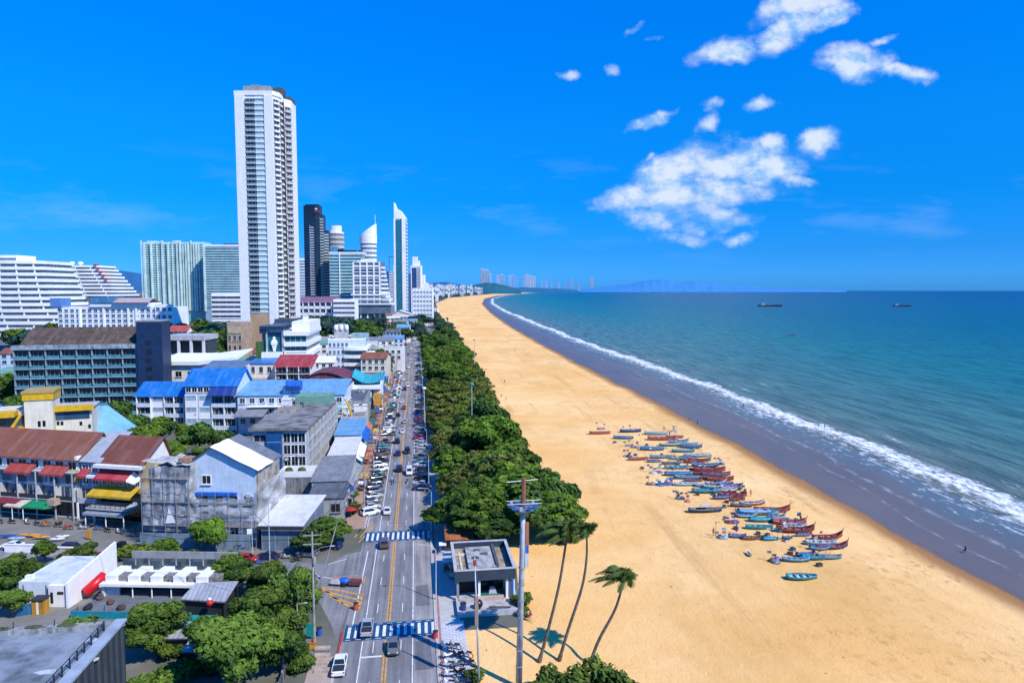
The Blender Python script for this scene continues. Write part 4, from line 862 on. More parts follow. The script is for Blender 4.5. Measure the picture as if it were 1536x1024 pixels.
BO=[ # label, x, y, length px, yaw offset, c1,c2,ci, rise, kwargs
('flat pink boat at the far left end of the fleet',900,651,30,0,'pink','red','brown',.2,{}),
('dark blue boat at the back of the fleet, left of the light blue one',946,648,30,3,'dark blue','blue','dark blue',.3,{'cover':'blue'}),
('bright blue tarp-covered boat, leftmost at the back of the fleet',935,658,28,-6,'blue','light blue','blue',.3,{'cover':'blue'}),
('light blue boat at the back edge of the fleet nearest the sea',984,652,33,-8,'light blue','white','light blue',.5,{'cover':'light blue'}),
('pink and red boat with raised prow just below the back light blue boat',994,660,42,-4,'pink','red','white',.7,{}),
('teal boat with pale gunwale third from the back on the sea side',1006,669,32,-5,'teal','white','teal',.5,{}),
('blue tarp-covered boat alone in the middle of the back fleet',978,675,34,-5,'blue','light blue','blue',.3,{'cover':'blue'}),
('teal boat next to two blue ones, back half of the sea-side line',1025,678,32,-3,'teal','light blue','grey',.5,{}),
('light blue boat with pale deck, back half of the sea-side line',1046,685,38,-4,'light blue','white','teal',.5,{}),
('long grey-blue boat lying across the middle of the back fleet',992,687,32,0,'grey','light blue','teal',.3,{}),
('slim grey boat end to end with the long grey-blue one',1020,689,28,0,'light blue','grey','grey',.3,{}),
('pink boat near the dark net heap, left side of the back fleet',957,690,28,4,'pink','red','white',.3,{}),
('small blue boat beside the pink one on the left side',981,693,20,-5,'blue','light blue','blue',.2,{'cover':'dark blue'}),
('small white-and-teal boat in the open middle of the fleet',1014,703,33,-2,'light blue','teal','white',.3,{}),
('red boat, farthest of the red sea-side line',1042,694,32,-3,'red','dark red','brown',.7,{}),
('dark blue boat between red hulls in the sea-side line',1058,700,38,-3,'dark blue','light blue','teal',.6,{}),
('red boat right behind the dark blue one in the sea-side line',1064,707,44,-5,'red','dark red','brown',.7,{}),
('red-hulled boat with blue deck midway along the sea-side line',1074,714,40,-5,'red','blue','blue',.7,{}),
('dark red boat midway along the sea-side line',1080,721,38,-5,'dark red','red','brown',.7,{}),
('purple-grey loaded boat below the dark red one',1095,731,36,-2,'purple','grey','light blue',.6,{'cover':'purple'}),
('blue boat with box-like covers in the middle of the fleet',1018,713,40,0,'blue','light blue','blue',.2,{'cover':'blue'}),
('teal low boat just below the box-covered blue boat',1031,718,36,-4,'teal','light blue','teal',.2,{}),
('white and blue slim boat left of a blue one, mid fleet',1029,728,33,0,'light blue','white','white',.3,{}),
('blue slim boat end to end with the white one, mid fleet',1054,730,22,-3,'blue','light blue','blue',.3,{}),
('teal tarp-covered boat left of the red line, mid fleet',1060,739,42,-2,'teal','light blue','teal',.5,{'cover':'teal'}),
('bright red boat below the purple-grey one with dark gear behind it',1098,745,40,-8,'red','dark red','red',.7,{}),
('red and white boat, short, on the sea-side line',1128,757,36,-3,'red','white','red',.7,{}),
('long red boat with high prow, upper of the front sea-side trio',1158,768,50,-5,'red','dark red','pink',1.1,{}),
('long light blue boat lying left of the high-prowed red one',1136,772,60,-3,'light blue','teal','light blue',.4,{'cover':'light blue'}),
('bright blue tarp-covered boat below the long light blue one',1143,782,38,-3,'blue','turquoise','blue',.4,{'cover':'turquoise'}),
('pink-decked red boat with blue load at its prow',1184,786,46,-6,'red','pink','pink',.9,{}),
('dark red boat with upturned ends, beside a small blue dinghy',1193,798,52,-5,'dark red','red','pink',1.2,{'st':.6}),
('small blue-hulled boat tucked behind the upturned dark red one',1192,791,34,-3,'blue','white','light blue',.5,{}),
('turquoise dinghy alone on the sand in the front half',1139,793,38,-2,'turquoise','teal','turquoise',.2,{}),
('dark boat carrying a white canopy, alone on the left side',1058,768,48,2,'dark blue','grey','grey',.3,{'canopy':'white','nm':'canopy_boat'}),
('purple-blue boat with a small dark sail standing on it',1106,806,25,-4,'purple','blue','dark blue',.5,{'cover':'purple'}),
('pink-brown boat between the purple one and a blue tarp',1128,809,26,0,'pink','brown','brown',.3,{}),
('blue tarp-covered round boat in the front row',1156,810,24,0,'turquoise','blue','blue',.1,{'cover':'turquoise'}),
('tiny dark blue dinghy right of the round covered boat',1181,808,15,0,'blue','dark blue','blue',.2,{'cover':'blue'}),
('red boat with high prow standing nearest the sea at the front',1241,809,44,4,'red','dark red','brown',1.2,{'st':.3}),
('pale blue and white boat below the front red prow',1232,817,44,-4,'light blue','white','white',.5,{}),
('dark boat with red prow lying against the pale blue one at front right',1248,823,46,2,'dark blue','red','grey',1.0,{}),
('small white and grey boat pointing at the camera, alone on the left',1123,832,15,90,'grey','white','white',.4,{}),
('teal boat with blue tarp piled at its left end, front row',1194,842,38,-6,'teal','light blue','teal',.3,{}),
('teal boat under blue nets, middle of three in the front row',1219,839,34,-8,'teal','blue','blue',.4,{'cover':'teal'}),
('teal boat with grey nets, rightmost of three in the front row',1243,838,36,-4,'turquoise','grey','grey',.4,{'cover':'grey'}),
('broad teal boat with white deck, nearest and alone at the front',1203,868,44,0,'teal','turquoise','white',.15,{'B':1.9,'nm':'flat_boat'}),
]
for lab,x,y,lp,yw,c1,c2,ci,rise,kw in BO:
    p=G(x,y); L=wpx(lp,y)*1.08; boat(lab,(p.x,p.y,.0),-YAW+R(yw+random.uniform(-2,2)),L,c1,c2,ci,rise,kw.get('st',.2),kw.get('B'),cover=kw.get('cover'),canopy=kw.get('canopy'),tilt=random.uniform(-.08,.08),name=kw.get('nm','fishing_boat'))
# heaps of nets with marker flags
def heap(label,x,y,wp,cs,flags,seed,name='net_heap'):
    q=random.Random(seed); p=G(x,y); w=wpx(wp,y); t=thing(name,label,'net heap',(p.x,p.y,0),-YAW,'heaps of fishing gear on the sand')
    for i in range(3):
        b=MB(); a=q.uniform(0,6); n=10; rs=[]
        cx=q.uniform(-.3,.3)*w; cy=q.uniform(-.2,.2)*w; rr=w*q.uniform(.22,.34); hh=q.uniform(.4,.8)
        for k in range(5):
            f=k/4; rs.append([(cx+rr*math.cos(6.283*u/n)*math.cos(f*1.45)*(1+.2*math.sin(u*2.1+k)),cy+rr*.8*math.sin(6.283*u/n)*math.cos(f*1.45)*(1+.2*math.cos(u*1.7+k)),hh*math.sin(f*1.5)) for u in range(n)])
        b.rings(rs); b.obj('net_pile',bm(cs[i%len(cs)]),t,True)
    for i in range(flags):
        b=MB(); fx,fy=q.uniform(-.45,.45)*w,q.uniform(-.3,.3)*w; h=q.uniform(1.4,2.4); lx=q.uniform(-.3,.3)
        b.tube([(fx,fy,.1),(fx+lx,fy,h)],.03,4,0); f=b.obj('flag_pole',WOOD,t)
        b=MB(); c=cs[i%len(cs)]; b.quad([(fx+lx,fy,h),(fx+lx-.75,fy+.15,h-.1),(fx+lx-.7,fy+.05,h-.6),(fx+lx*.75,fy,h-.55)]); b.obj('flag',bm(c),f)
for i,a in enumerate([('pink and grey heap of gear at the far left behind the fleet',900,643,18,['pink','grey'],2),('grey-blue heap of gear on the left edge of the fleet, upper one',941,669,14,['grey','light blue'],3),('grey heap of crates beside the upper left grey-blue heap',952,671,14,['grey','purple'],2),
 ('dark heap with small flags on the left edge of the fleet',943,685,16,['dark blue','grey'],4),('pale blue heap bristling with flags, left of the box-covered boat',983,709,22,['light blue','purple','white'],8),('big purple and blue heap bristling with flags below the box-covered boat',998,727,26,['purple','blue','light blue'],9),
 ('dark heap with flags left of a pink heap, lower left of the fleet',1019,748,20,['dark blue','grey','brown'],5),('pink heap right of the dark flagged heap',1035,752,16,['pink','red'],2),('brownish heap on the sand left of the turquoise boats',1093,782,26,['brown','purple','dark red'],3),
 ('grey heap beside a leaning pole at the front left of the fleet',1082,806,18,['grey','light blue'],3),('dark brown heap of nets alone in the front row',1160,842,28,['brown','grey','purple'],2),('dark gear heap with upright fins on the red sea-side line',1117,740,14,['dark blue','brown'],4),('blue load heaped on the sand by the pink-decked boat',1196,781,14,['blue','dark blue'],2),
 ('small grey heap at the back of the sea-side line',1010,648,14,['grey','white'],3),('blue and grey heap at the rear right of the sea-side line',1080,696,16,['blue','grey'],3),('brown heap left of the big purple heap',976,727,14,['brown','grey'],1)]): heap(*a,seed=i)
q=random.Random(77); ex=[(1012,657,'red'),(1018,664,'light blue'),(1036,672,'blue'),(1034,690,'dark blue'),(1050,692,'teal'),(1008,696,'grey'),(1046,704,'red'),(1054,712,'dark red'),(1062,718,'red'),(1086,727,'red'),(1070,732,'teal'),(1040,722,'blue'),(1088,738,'dark red'),(1106,751,'red'),(1112,760,'dark red'),(1084,748,'blue'),(1120,776,'teal'),(1164,777,'light blue'),(1172,780,'red'),(1206,804,'light blue'),(1222,812,'dark red'),(1230,824,'blue'),(1208,834,'teal'),(1030,668,'light blue'),(1098,735,'red'),(1074,727,'dark red')]
for i,(x,y,c) in enumerate(ex):
    p=G(x,y); boat('narrow %s skiff wedged between larger boats, %s such from the back'%(c,nth(sorted([e[1] for e in ex if e[2]==c]).index(y))),(p.x,p.y,0),-YAW+R(q.uniform(-14,8)),wpx(q.uniform(24,34),y)*1.0,c,q.choice(['white','grey','light blue','red' if c!='red' else 'brown']),q.choice(['grey','blue','brown']),q.choice([.3,.5,.9]),.2,cover=q.choice([None,None,c,'blue']),tilt=q.uniform(-.12,.12),name='skiff')
q=random.Random(78)
for i in range(46):
    t_=q.random(); x=930+t_*310+q.uniform(-20,22); y=650+t_*185+q.uniform(-12,10); p=G(x,y); h=q.uniform(1.5,3); c=['blue','red','white','dark blue','purple','grey'][i%6]
    t=thing('marker_flag','thin marker pole with %s pennant among the beached boats, %s of its colour'%(c,nth(i//6)),'flag',(p.x,p.y,0),q.uniform(-.5,.5),'marker poles among the boats'); b=MB(); l=q.uniform(-.5,.5); b.tube([(0,0,0),(l,q.uniform(-.2,.2),h)],.035,4); b.obj('pole',WOOD,t); b=MB(); b.quad([(l,0,h),(l-.8,.1,h-.15),(l-.7,0,h-.55),(l*.8,0,h-.5)]); b.obj('pennant',bm(c),t)
for i in range(24):
    t_=i/23; x=940+t_*270+q.uniform(-25,25); y=660+t_*180+q.uniform(-10,12); p=G(x,y); c=['blue','grey','white','teal','red','brown'][i%6]
    t=thing('crate','%s fishing crate on the sand between boats, %s of its colour from the back'%(c,nth(i//6)),'crate',(p.x,p.y,0),q.uniform(0,3),'crates between the boats'); b=MB(); b.box(-.5,.5,-.35,.35,0,.5); b.obj('body',bm(c),t); b=MB(); b.box(-.55,.55,-.4,.4,.5,.58); b.obj('rim',TRIM,t)

t=thing('leaning_pole','tall thin pole with a crossbar leaning at the front left of the fleet','pole',tuple(G(1074,808)),-YAW)
b=MB(); b.tube([(0,0,0),(-.1,0,3.6)],.05,6); b.obj('pole',WOOD,t); b=MB(); b.tube([(-.5,0,3.5),(.25,0,3.7)],.04,5); b.obj('crossbar',WOOD,t)
t=thing('small_sail','small dark furled sail standing on the sand by the purple-blue boat','sail',tuple(G(1104,800)),-YAW)
b=MB(); b.tube([(0,0,0),(.1,0,3)],.05,5); b.obj('mast',WOOD,t); b=MB(); b.rings([[(-.2,-.1,.6),(.35,0,.5),(.0,.15,.6)],[(0,-.06,1.8),(.3,0,1.7),(.1,.1,1.8)],[(.05,-.02,2.8),(.15,0,2.8),(.1,.03,2.8)]]); b.obj('sailcloth',bm('dark blue'),t)
# --- ships offshore and a small fishing boat
def ship(label,x,y,lp,name,cat,dark):
    p=at(x,y,52*1024/(y-435.2)); L=lp*p.dot(FH)/1024; t=thing(name,label,cat,(p.x,p.y,-.5),-YAW+R(3))
    b=MB(); b.rings([[(-L/2,-L*.06,L*.05),(-L*.46,-L*.05,0),(-L*.46,L*.05,0),(-L/2,L*.06,L*.05)],[(0,-L*.075,L*.045),(0,-L*.06,0),(0,L*.06,0),(0,L*.075,L*.045)],[(L*.38,-L*.06,L*.06),(L*.36,-L*.03,0),(L*.36,L*.03,0),(L*.38,L*.06,L*.06)],[(L*.52,-.1,L*.085),(L*.46,-.1,0),(L*.46,.1,0),(L*.52,.1,L*.085)]]); b.obj('hull',paint(dark,.6,.1),t)
    b=MB(); b.box(-L*.4,-L*.22,-L*.05,L*.05,L*.045,L*.12); b.box(-L*.37,-L*.26,-L*.04,L*.04,L*.12,L*.16); b.obj('superstructure',paint((.22,.28,.33),.6,.1),t)
    b=MB(); b.cyl(-L*.3,0,L*.16,L*.26,L*.007,6); b.obj('mast',paint(dark,.6,.1),t)
    for k in (-.05,.15,.3): b=MB(); b.box(L*k-L*.05,L*k+L*.05,-L*.05,L*.05,L*.045,L*.075); b.obj('hatch',paint((.10,.13,.16),.7,.1),t)
    for k in (.05,.24): b=MB(); b.cyl(L*k,0,L*.05,L*.16,L*.006,5); b.obj('derrick',paint(dark,.6,.1),t)
ship('dark cargo ship near the horizon, left of the two ships',1155,459.5,38,'cargo_ship','ship',(.04,.055,.075))
ship('dark cargo ship near the horizon, right of the two ships',1353,459.5,29,'cargo_ship','ship',(.03,.05,.085))
ship('small dark fishing boat heading left on open water, nearer than the ships',1186,503,14,'fishing_boat','boat',(.10,.05,.03))
# --- people on the sand and in the surf
P_=[(729,556,'stand','black','black','dark figure standing alone on the upper sand by the trees'),(786,528,'walk','blue','grey','tiny figure walking on the sand near the distant waterline'),(772,527,'stand','red','grey','tiny red-topped figure on the distant sand'),(793,529,'walk','white','black','tiny pale figure on the distant sand'),
 (996,646,'stand','orange','brown','orange-topped figure standing at the back of the boat fleet'),(1004,655,'walk','brown','black','brown-clad figure beside the pink and red boat'),(1011,661,'stand','red','dark blue','red-topped figure beside the teal boat at the back'),(1026,672,'walk','beige','brown','beige-clad figure on the sea side of the back fleet'),(1040,678,'stand','orange','grey','orange-topped figure behind the light blue boat'),
 (1126,744,'walk','orange','brown','orange-topped figure on the sea side of the red boats'),(1201,783,'stand','red','black','red-topped figure behind the pink-decked boat'),(1070,803,'stand','brown','black','dark figure beside the leaning pole'),
 (1228,640,'wade','black','dark blue','dark bather standing in the surf, left of a pair'),(1237,641,'wade','brown','black','dark bather standing in the surf, right of a pair'),(1034,632,'walk','black','grey','figure walking on the wet sand behind the fleet'),(1046,637,'stand','dark blue','black','second figure on the wet sand, nearer the surf'),(1115,610,'wade','dark blue','grey','bather in the foam far behind the fleet'),
 (757,574,'stand','dark blue','grey','figure on the sand below the lone dark figure'),(752,596,'walk','red','black','red-topped figure walking near the beach umbrellas'),(759,600,'walk','orange','black','orange-topped figure walking near the beach umbrellas'),(1448,828,'sit','black','black','dark figure sitting far right by the waterline'),
 (796,932,'walk','red','beige','red-topped person walking beside the beach house deck'),(792,929,'stand','beige','brown','beige-clad person standing beside the beach house deck')]
for x,y,po,sh,tr,lab in P_: 
    p=G(x,y); person(lab,(p.x,p.y,-.35 if po=='wade' else -.01),random.uniform(0,6),po,sh,tr,'people on the beach')
# --- beach umbrellas and loungers by the trees
def parasol(label,x,y,c):
    p=G(x,y); t=thing('beach_umbrella',label,'umbrella',(p.x,p.y,0),0,'beach umbrellas by the trees'); b=MB(); b.cyl(0,0,0,2.3,.03,5); b.obj('pole',WOOD,t)
    b=MB(); b.rings([[(1.3*math.cos(k*.785),1.3*math.sin(k*.785),1.85) for k in range(8)],[(.7*math.cos(k*.785),.7*math.sin(k*.785),2.15) for k in range(8)],[(.04*math.cos(k*.785),.04*math.sin(k*.785),2.35) for k in range(8)]]); b.obj('canopy',bm(c),t)
for i,(x,y,c) in enumerate([(722,594,'light blue'),(729,598,'white'),(726,606,'blue'),(735,602,'light blue'),(739,610,'white'),(733,614,'purple'),(741,618,'light blue'),(745,624,'white'),(724,602,'purple')]): parasol('%s beach umbrella at the edge of the tree belt, %s from the back'%(c,nth(i)),x,y,c)
# ------------------------------------------------------------------ building kit (local: x along front, y into depth, z up)
PW=paint(WHITE,.65,.045); PO=paint((.78,.77,.74),.7,.08); PC_=paint(CREAM,.7,.12); PG=paint(GREY,.75,.14); PLG=paint(LGREY,.7,.13); PDG=paint(DGREY,.6,.1); CON=paint(CONC,.85,.2); PLB=paint(LBLUE,.7,.08)
GD=glass(DARKG); GB=glass(BLUEG); GT=glass(TEALG); GP_=glass(PALEG,.15,.35)
RAIL=plain((.05,.055,.06),.5,.5); STEEL=plain((.42,.43,.44),.4,.5)
def place(x0,x1,ytop,d,rot):
    P=at(x0,ytop,d); u=Vector((math.cos(R(rot)),math.sin(R(rot)),0)); lo,hi=0.0,400.0
    for _ in range(40):
        m=(lo+hi)/2
        if px(P+u*m)[0]<x1: lo=m
        else: hi=m
    return P,lo
class Bld:
    def __init__(s,name,label,cat,x0=None,x1=None,ytop=None,d=None,rot=-8,dep=12,group=None,org=None,w=None,h=None):
        if org is None: P,s.w=place(x0,x1,ytop,d,rot); s.h=P.z; org=(P.x,P.y,0)
        else: s.w,s.h=w,h
        s.dep=dep; s.t=thing(name,label,cat,org,R(rot),group); s.org=Vector(org); s.rot=rot; s.acc={}
    def z(s,y,dd=0): # height of a picture row on this front
        return at(768,y,s.org.dot(FH)+dd).z
    def X(s,x,y=500,yy=0):     # local x of a picture column on the front plane (offset yy into depth)
        r=R(s.rot); u=Vector((math.cos(r),math.sin(r),0)); n=Vector((-math.sin(r),math.cos(r),0)); o=s.org+n*yy; q=ray(x,y)
        a=q.x*-u.y+q.y*u.x; k=((o.x)*-u.y+(o.y)*u.x)/a; p=Vector((q.x*k,q.y*k,0)); return (p-o).dot(u)
    def box(s,part,m,*b):
        k=(part,m.name)
        if k not in s.acc: s.acc[k]=(MB(),m)
        s.acc[k][0].box(*b); return s
    def part(s,name,mb,m,parent=None,smooth=False): return mb.obj(name,m,parent or s.t,smooth)
    def one(s,name,m,*b): return MB().box(*b).obj(name,m,s.t)
    def done(s):
        for (p,_),(mb,m) in s.acc.items(): mb.obj(p,m,s.t)
        s.acc={}; return s
    def walls(s,m,h=None,x0=0,x1=None,y0=0,y1=None,z0=0): return s.one('wall',m,x0,s.w if x1 is None else x1,y0,s.dep if y1 is None else y1,z0,s.h if h is None else h)
    def flat(s,mw,mr,x0=0,x1=None,y0=0,y1=None,h=None,par=.9,over=.0):
        x1=s.w if x1 is None else x1; y1=s.dep if y1 is None else y1; h=s.h if h is None else h; o=over
        s.one('roof',mr,x0+.26-o,x1-.26+o,y0+.26-o,y1-.26+o,h,h+.12)
        if par:
            b=MB()
            for q in ((x0-o,x1+o,y0-o,y0+.25-o),(x0-o,x1+o,y1-.25+o,y1+o),(x0-o,x0+.25-o,y0+.25-o,y1-.25+o),(x1-.25+o,x1+o,y0+.25-o,y1-.25+o)): b.box(*q,h,h+par)
            s.part('parapet',b,mw)
        return s
    def gable(s,m,axis='x',rise=3,x0=0,x1=None,y0=0,y1=None,h=None,over=.6,peak=.5,wm=None,th=.18,name='roof'):
        x1=s.w if x1 is None else x1; y1=s.dep if y1 is None else y1; h=s.h if h is None else h
        b=MB(); o=over
        if axis=='x':
            yp=y0+(y1-y0)*peak; sl=rise/max(.1,yp-y0); s2=rise/max(.1,y1-yp)
            for zz in (0,):
                prof=[(y0-o,h-sl*o),(yp,h+rise),(y1+o,h-s2*o),(y1+o,h-s2*o+th),(yp,h+rise+th),(y0-o,h-sl*o+th)]
                b.rings([[(x0-o,y,z) for y,z in prof],[(x1+o,y,z) for y,z in prof]])
            w=[[(x,y0,h-.01),(x,y1,h-.01),(x,yp,h+rise-.02)] for x in (x0+.02,x1-.02)]
        else:
            xp=x0+(x1-x0)*peak; sl=rise/max(.1,xp-x0); s2=rise/max(.1,x1-xp)
            prof=[(x0-o,h-sl*o),(x0-o,h-sl*o+th),(xp,h+rise+th),(x1+o,h-s2*o+th),(x1+o,h-s2*o),(xp,h+rise)]
            b.rings([[(x,y0-o,z) for x,z in prof],[(x,y1+o,z) for x,z in prof]])
            w=[[(x0,y,h-.01),(x1,y,h-.01),(xp,y,h+rise-.02)] for y in (y0+.02,y1-.02)]
        s.part(name,b,m)
        if wm: g=MB(); g.rings(w); s.part('gable_wall',g,wm)
        return s
    def shed(s,m,z0,z1,x0=0,x1=None,y0=0,y1=None,over=.5,th=.15,name='roof'):     # slope rising from front z0 to back z1
        x1=s.w if x1 is None else x1; y1=s.dep if y1 is None else y1; o=over; k=(z1-z0)/(y1-y0)
        b=MB(); b.rings([[(x,y0-o,z0-k*o),(x,y1+o,z1+k*o),(x,y1+o,z1+k*o+th),(x,y0-o,z0-k*o+th)] for x in (x0-o,x1+o)]); b.f=[f[::-1] for f in b.f]; s.part(name,b,m); return s
    def grid(s,part,fn,p,q,z0,z1,cols,rows,u0=0,u1=1,skip=None):
        p,q=Vector((*p,0)),Vector((*q,0)); e=q-p; L=e.length; e/=L; a=math.atan2(e.y,e.x); cw=L*(u1-u0)/cols; fh=(z1-z0)/rows; me,mt=fn(cw,fh)
        me=me.mesh(part,mt)
        for r in range(rows):
            for c in range(cols):
                if skip and skip(c,r): continue
                k=p+e*(L*u0+cw*(c+.5)); link(part,me,s.t,(k.x,k.y,z0+fh*r),a)
        return s
    def front(s,part,fn,z0,z1,cols,rows,u0=0,u1=1,skip=None,y=0,w=None): return s.grid(part,fn,(0,y),(w or s.w,y),z0,z1,cols,rows,u0,u1,skip)
    def right(s,part,fn,z0,z1,cols,rows,u0=0,u1=1,skip=None,x=None): x=s.w if x is None else x; return s.grid(part,fn,(x,0),(x,s.dep),z0,z1,cols,rows,u0,u1,skip)
    def clutter(s,n,seed,x0,x1,y0,y1,z):
        q=random.Random(seed)
        for i in range(n):
            x,y=q.uniform(x0+1,x1-1),q.uniform(y0+1,y1-1); k=q.random()
            if k<.4: b=MB(); b.cyl(x,y,z+.3,z+1.7,.6,10); b.cyl(x,y,z+1.7,z+1.9,.6,10,0,.2); s.part('water_tank',b,q.choice([STEEL,PLB,PDG]))
            elif k<.75: b=MB(); b.box(x-.55,x+.55,y-.3,y+.3,z,z+.8); s.part('air_conditioner',b,PLG)
            else: b=MB(); b.box(x-1.3,x+1.3,y-1.2,y+1.2,z,z+2.2); b.box(x-1.5,x+1.5,y-1.4,y+1.4,z+2.2,z+2.4); s.part('roof_cabin',b,PO)
        return s
def W(fr,gl,fw=.6,fh=.5,zb=.3,sill=True,dep=.12):
    def fn(cw,f):
        b=MB(); w=cw*fw/2; z0=f*zb; z1=z0+f*fh; t=min(.12,w*.2)
        b.quad([(-w,-.03,z0),(w,-.03,z0),(w,-.03,z1),(-w,-.03,z1)],1)
        b.box(-w-t,-w,-dep,-.002,z0-t,z1+t); b.box(w,w+t,-dep,-.002,z0-t,z1+t); b.box(-w,w,-dep,-.002,z1,z1+t); b.box(-w,w,-dep,-.002,z0-t,z0); b.box(-.03,.03,-dep*.7,-.031,z0,z1)
        if sill: b.box(-w-.25,w+.25,-.38,-dep-.001,z0-.16,z0-.04)
        return b,[fr,gl]
    return fn
def BAND(gl,fr,fh=.55,zb=.25,mull=1.6,out=.25,lip=True):
    def fn(cw,f):
        b=MB(); w=cw/2; z0=f*zb; z1=z0+f*fh; b.quad([(-w,-.04,z0),(w,-.04,z0),(w,-.04,z1),(-w,-.04,z1)],1)
        n=max(1,int(cw/mull))
        for i in range(n+1): x=-w+.04+(cw-.08)*i/n; b.box(x-.04,x+.04,-.12,-.041,z0,z1)
        if lip: b.box(-w,w,-out,-.002,z1,z1+f*(1-fh)*.55); b.box(-w,w,-out,-.002,z0-f*(1-fh)*.4,z0)
        return b,[fr,gl]
    return fn
def BAL(slab,rail,gl,out=1.3,hr=.32,fin=.0,wfr=.94,pil=True):
    def fn(cw,f):
        b=MB(); w=cw*wfr/2; b.quad([(-w,-.04,.15),(w,-.04,.15),(w,-.04,f*.86),(-w,-.04,f*.86)],2)
        b.box(-cw/2,cw/2,-out,-.002,-.12,.14,0); b.box(-w,w,-out,-out+.1,.141,f*hr,1)
        if fin: b.box(-cw/2,-cw/2+fin,-out,-.003,.142,f-.121,0); b.box(cw/2-fin,cw/2,-out,-.003,.142,f-.121,0)
        elif pil: b.box(-cw/2,-w-.001,-.3,-.003,.142,f-.121,0)
        for i in (-.33,0,.33): b.box(i*w*2-.05,i*w*2+.05,-.1,-.041,.15,f*.86,0)
        return b,[slab,rail,gl]
    return fn
def ROWLAB(b): return b
# ------------------------------------------------------------------ skyline
HW=lambda a: paint(haze_mix((.9,.9,.88),a*.7),.7,.03,.1,False); HG=lambda c,a: glass(haze_mix(c,a),.2,.35)  # white walls and glass with distance haze painted into the colour
# the tall white tower
B=Bld('apartment_tower','very tall slim white apartment tower, the tallest building in view','tower',352,442,138,420,-8,24)
H=B.h; pl=[(0,0),(22.5,0),(24.9,4.2),(25.3,8.6),(26.6,8.8),(26.9,7.6),(30,11.5),(29,24),(0,24)]
core=MB(); core.prism(pl,0,H-2); B.part('wall',core,PW)
b=MB(); b.prism([(-.4,-.5),(22.8,-.5),(25.4,4),(25.6,9.2),(24.5,16),(-.4,16)],H-2,H+.6); B.part('parapet',b,PW)
b=MB(); b.box(4,20,3,15,H+.6,H+4.4); b.box(8,13,5,9,H+4.4,H+5.6); B.part('roof_cabin',b,PG); b=MB(); b.box(20.5,26,8,15,H+.6,H+4.9); B.part('roof_screen',b,PDG)
b=MB(); b.box(26.5,29.6,11.6,22,H-2,H+.4); B.part('roof_trim',b,PDG)
b=MB(); b.box(0,5.6,-.9,-.01,0,H-2); B.part('pier',b,PW); b=MB(); b.box(17.6,22.6,-.9,-.01,0,H-2); B.part('pier',b,PW)
b=MB(); b.box(5.61,17.59,-.6,-.015,6,37.6); B.part('beige_panel',b,paint((.50,.34,.20),.8,.1,.1))
z0,z1=38.2,H-3.5; n=40
GDK=glass((.03,.04,.055),.2,.5); GPG=glass((.36,.56,.54),.2,.2)
B.grid('balcony',BAL(PW,glass((.22,.30,.31),.2,.2),GDK,1.0,.34,0,.97),(5.6,0),(11.8,0),z0,z1,1,n); B.grid('window',BAND(GPG,PW,.62,.2,3,.5),(11.8,0),(17.6,0),z0,z1,1,n)
B.grid('balcony',BAL(PW,PW,GDK,1.0,.3,0,.9),(22.6,.1),(24.9,4.2),z0-16,z1,1,n+4); B.grid('balcony',BAL(PW,PO,GDK,.9,.3,0,.9),(24.9,4.2),(25.3,8.4),z0-16,z1,1,n)
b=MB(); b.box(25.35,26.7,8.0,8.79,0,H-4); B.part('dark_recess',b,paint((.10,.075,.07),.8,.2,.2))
B.grid('balcony',BAL(PW,paint((.50,.44,.42),.7,.15),glass((.06,.045,.045),.2,.5),1.1,.36,0,.85),(26.9,7.6),(30,11.5),z0-18,H-6,1,n); 
b=MB(); b.box(22.6,33,-4,18,0,33); B.part('podium',b,PO); b=MB(); b.box(22,34,-5,19,33,34.5); B.part('podium_roof',b,PDG)
B.done()
# terraced white resort, two wings
def terraces(label,d,x0l,rows,mg,depth,bow,group=None):
    b0=Bld('terraced_hotel',label,'hotel',x0l,rows[0][1],rows[0][2],d,-8,depth)
    for i,(xl,xr,yt,yb) in enumerate(rows):
        xa,xb=b0.X(xl,yt),b0.X(xr,yt); zt,zb=b0.z(yt),b0.z(yb); k=i*.8
        def arc(off,o2=0): return [(xa+(xb-xa)*j/8+(o2 if j==8 else 0),-k-off-bow*math.sin(math.pi*(.15+.85*j/8))) for j in range(9)]+[(xb+o2,depth),(xa,depth)]
        p=MB(); p.prism(arc(0),zt-(zt-zb)*.52,zt); b0.part('balcony',p,HW(.12)); w=MB(); w.prism(arc(-1.8,-1.2),zb+.02,zt-(zt-zb)*.52-.02); b0.part('window_band',w,mg)
        for j in range(1,8,2):
            q=arc(-.5)[j]; c=MB(); c.box(q[0]-.3,q[0]+.3,q[1],q[1]+2.2,zb+.01,zt-(zt-zb)*.52-.03); b0.part('pillar',c,HW(.12))
    return b0
GH=HG((.10,.11,.12),.15)
rows=[(62+0*i,146+i*4.6,398+i*5.4,398+(i+1)*5.4) for i in range(9)]
b_=terraces('white terraced hotel wing behind, with stepped right end and red-edged top floors',640,40,rows,GH,30,3)
for i in range(5):
    xa=b_.X(146+i*4.6,400); p=MB(); p.box(xa-2.5,xa-.4,-i*.8-2.2,-i*.8+4,b_.z(398+i*5.4)+.01,b_.z(398+i*5.4)+1.1); b_.part('red_trim',p,paint((.5,.05,.05),.7,.1))
for x in (100,113): 
    b=MB(); c=b_.X(x,396); zz=b_.z(398); b.ell((c,8,zz+2.2),(2.4,2.4,1.8),8,5); b.cyl(c,8,zz,zz+1.5,.8); b_.part('satellite_dish',b,PW)
rows=[(-30,62+i*3.4+(max(0,i-6)**2)*1.6,391+i*9,391+(i+1)*9) for i in range(13)]
b_=terraces('large white terraced hotel wing at the left edge, stepping down to the right',560,-30,rows,GH,40,5)
